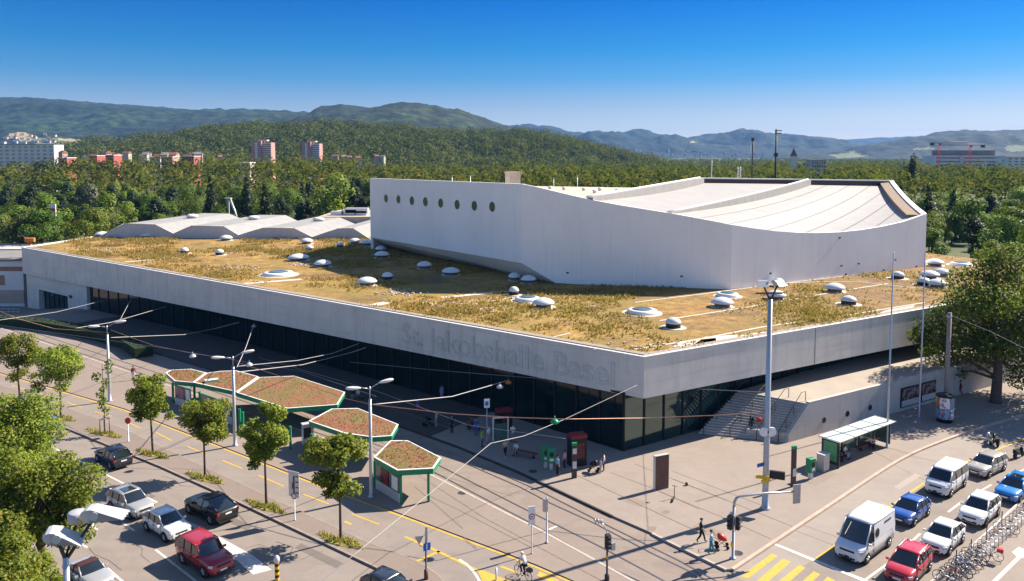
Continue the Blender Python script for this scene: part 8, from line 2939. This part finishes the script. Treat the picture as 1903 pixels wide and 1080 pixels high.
# platform in the shade
PP = [(776, 769, 'stand', .6, 'blue', 'red', 'person in blue top and red shorts standing on the far platform', 1.7, 'black'),
 (811, 795, 'stand', 2.8, 'lightblue', 'grey', 'person in pale blue top beside the dark stroller on the platform', 1.68, 'brown'),
 (840, 804, 'stand', -2.2, 'navy', 'black', 'person in dark blue jacket standing alone on the platform', 1.8, 'black'),
 (878, 797, 'sit', -2.4, 'darkred', 'black', 'person in dark red top seated beside the blue clad one', 1.7, 'brown'),
 (885, 809, 'stand', -1.8, 'blue', 'blue', 'person dressed all in blue standing near the stop sign', 1.75, 'brown'),
 (896, 831, 'stand', -.4, 'green', 'jeans', 'person in bright green shirt and blue jeans on the platform', 1.75, 'brown'),
 (908, 823, 'stand', 2.6, 'white', 'grey', 'person in pale clothes facing the green shirted person', 1.65, 'blond'),
 (953, 821, 'arms', -1.6, 'white', 'grey', 'person in white shirt with folded arms behind the glass windbreak', 1.75, 'brown'),
 (939, 849, 'walk', -1.9, 'beige', 'black', 'person in dark trousers and white shoes walking before the bench', 1.7, 'black'),
 (1036, 884, 'stand', .4, 'lightblue', 'black', 'person with pale blue shirt and dark trousers near the ticket machines', 1.85, 'brown'),
 (1049, 872, 'stand', 2.6, 'pink', 'navy', 'person in pink shirt and dark trousers near the ticket machines', 1.75, 'black'),
 (1116, 879, 'stand', .4, 'palepink', 'palepink', 'child in pale pink clothes at the shadow edge of the platform', 1.3, 'brown'),
 (1122, 876, 'stand', 3.0, 'palepink', 'navy', 'person in pale top and dark trousers standing behind the child in pink', 1.7, 'black'),
 (821, 743, 'stand', -1.0, 'purple', 'purple', 'person in light purple clothes far back in the shade', 1.7, 'brown'),
 (853, 732, 'walk', .8, 'grey', 'black', 'person in grey top walking along the dark glass front', 1.7, 'black'),
 (658, 742, 'sit', -2.0, 'navy', 'grey', 'person in dark top seated right of the largest canopy', 1.7, 'brown'),
 (666, 742, 'sit', -2.0, 'white', 'jeans', 'person in white top seated right of the largest canopy', 1.7, 'brown'),
 (248, 705, 'stand', -1.0, 'darkred', 'white', 'person in dark red top behind the crown of a street tree at left', 1.7, 'black'),
 (1784, 734, 'walk', 2.8, 'darkred', 'darkred', 'person in dark red clothes walking under the huge plane tree', 1.7, 'black')]
for px, py, pose, hd_, top, legs, lab, hg, hair in PP:
    person(px, py, pose, hd_, top, legs, lab, hgt=hg, hair=hair, sleeves=(top in ('navy', 'black', 'palepink', 'purple', 'darkred')), shoes=SHOE_W if 'white shoes' in lab or 'pink' in lab else SHOE_D)
# person on the timber bench
bq = BENCH
person(0, 0, 'sit', -.52 - PI / 2, 'white', 'grey', 'person in white top seated on the long platform bench', loc=Vector((bq.location.x - .75, bq.location.y + .42, .13)))
stroller(795, 791, .6, M['black'], 'dark stroller among the people on the far platform')
stroller(1104, 876, 2.8, M['black'], 'dark stroller beside the person with the child in pink')
# seats for people waiting at the far canopies and beside the sign
for px, py, hd_ in ((878, 797, -2.4), (662, 742, -2.0)):
    p = G(px, py, .15)
    r_ = thing('bench', 'dark bench under the waiting people in ' + ('blue and dark red' if px > 800 else 'front of the glass wall'), 'bench', (p.x, p.y, .15), hd_)
    MB().box((-.08, 0, .4), (.4, 2.0, .06)).build('seat', M['wood'], r_)
    for y in (-.8, .8): MB().box((-.08, y, .19), (.3, .08, .37)).build('leg', M['dark'], r_)
# bus shelter sitters
A, d, n2, rz, Lb = SHEL
hs = math.atan2(n2.y, n2.x)
for x, pose, top, legs, lab, hair in ((Lb * .2, 'sit', 'black', 'navy', 'person in black top seated at the left end of the bus shelter bench', 'black'), (Lb * .32, 'sit', 'white', 'lightblue', 'person in white shirt and pale blue jeans seated in the bus shelter', 'black'),
                                (Lb * .8, 'lean', 'white', 'black', 'person with red cap leaning forward on the bus shelter bench', 'cap')):
    q_ = A + d * x - n2 * .36
    person(0, 0, pose, hs, top, legs, lab, loc=Vector((q_.x, q_.y, .14)), hair=hair)
q_ = A + d * (Lb * .27) + n2 * .35
stroller_p = None
# person sitting on the steps
q_ = BL.lerp(BR, .5).lerp(TL.lerp(TR, .5), .36)
person(0, 0, 'lean', math.atan2(-(TL - BL).y, -(TL - BL).x), 'black', 'black', 'person in black sitting on the broad steps beside a red bag', loc=Vector((q_.x, q_.y, .15 + (ZTe - .15) * 6 / NS - .3)), sleeves=True)
q2 = q_ + (BR - BL).normalized() * .55
r_ = thing('bag', 'red bag lying on the broad steps beside the seated person', 'bag', (q2.x, q2.y, .15 + (ZTe - .15) * 7 / NS))
o = MB().box((0, 0, .2), (.35, .5, .4)).build('pouch', M['red'], r_); bevel(o, .1, 3)
MB().tube([(0, -.15, .38), (0, -.1, .52), (0, .1, .52), (0, .15, .38)], .02, 6).build('handle', M['dark'], r_)
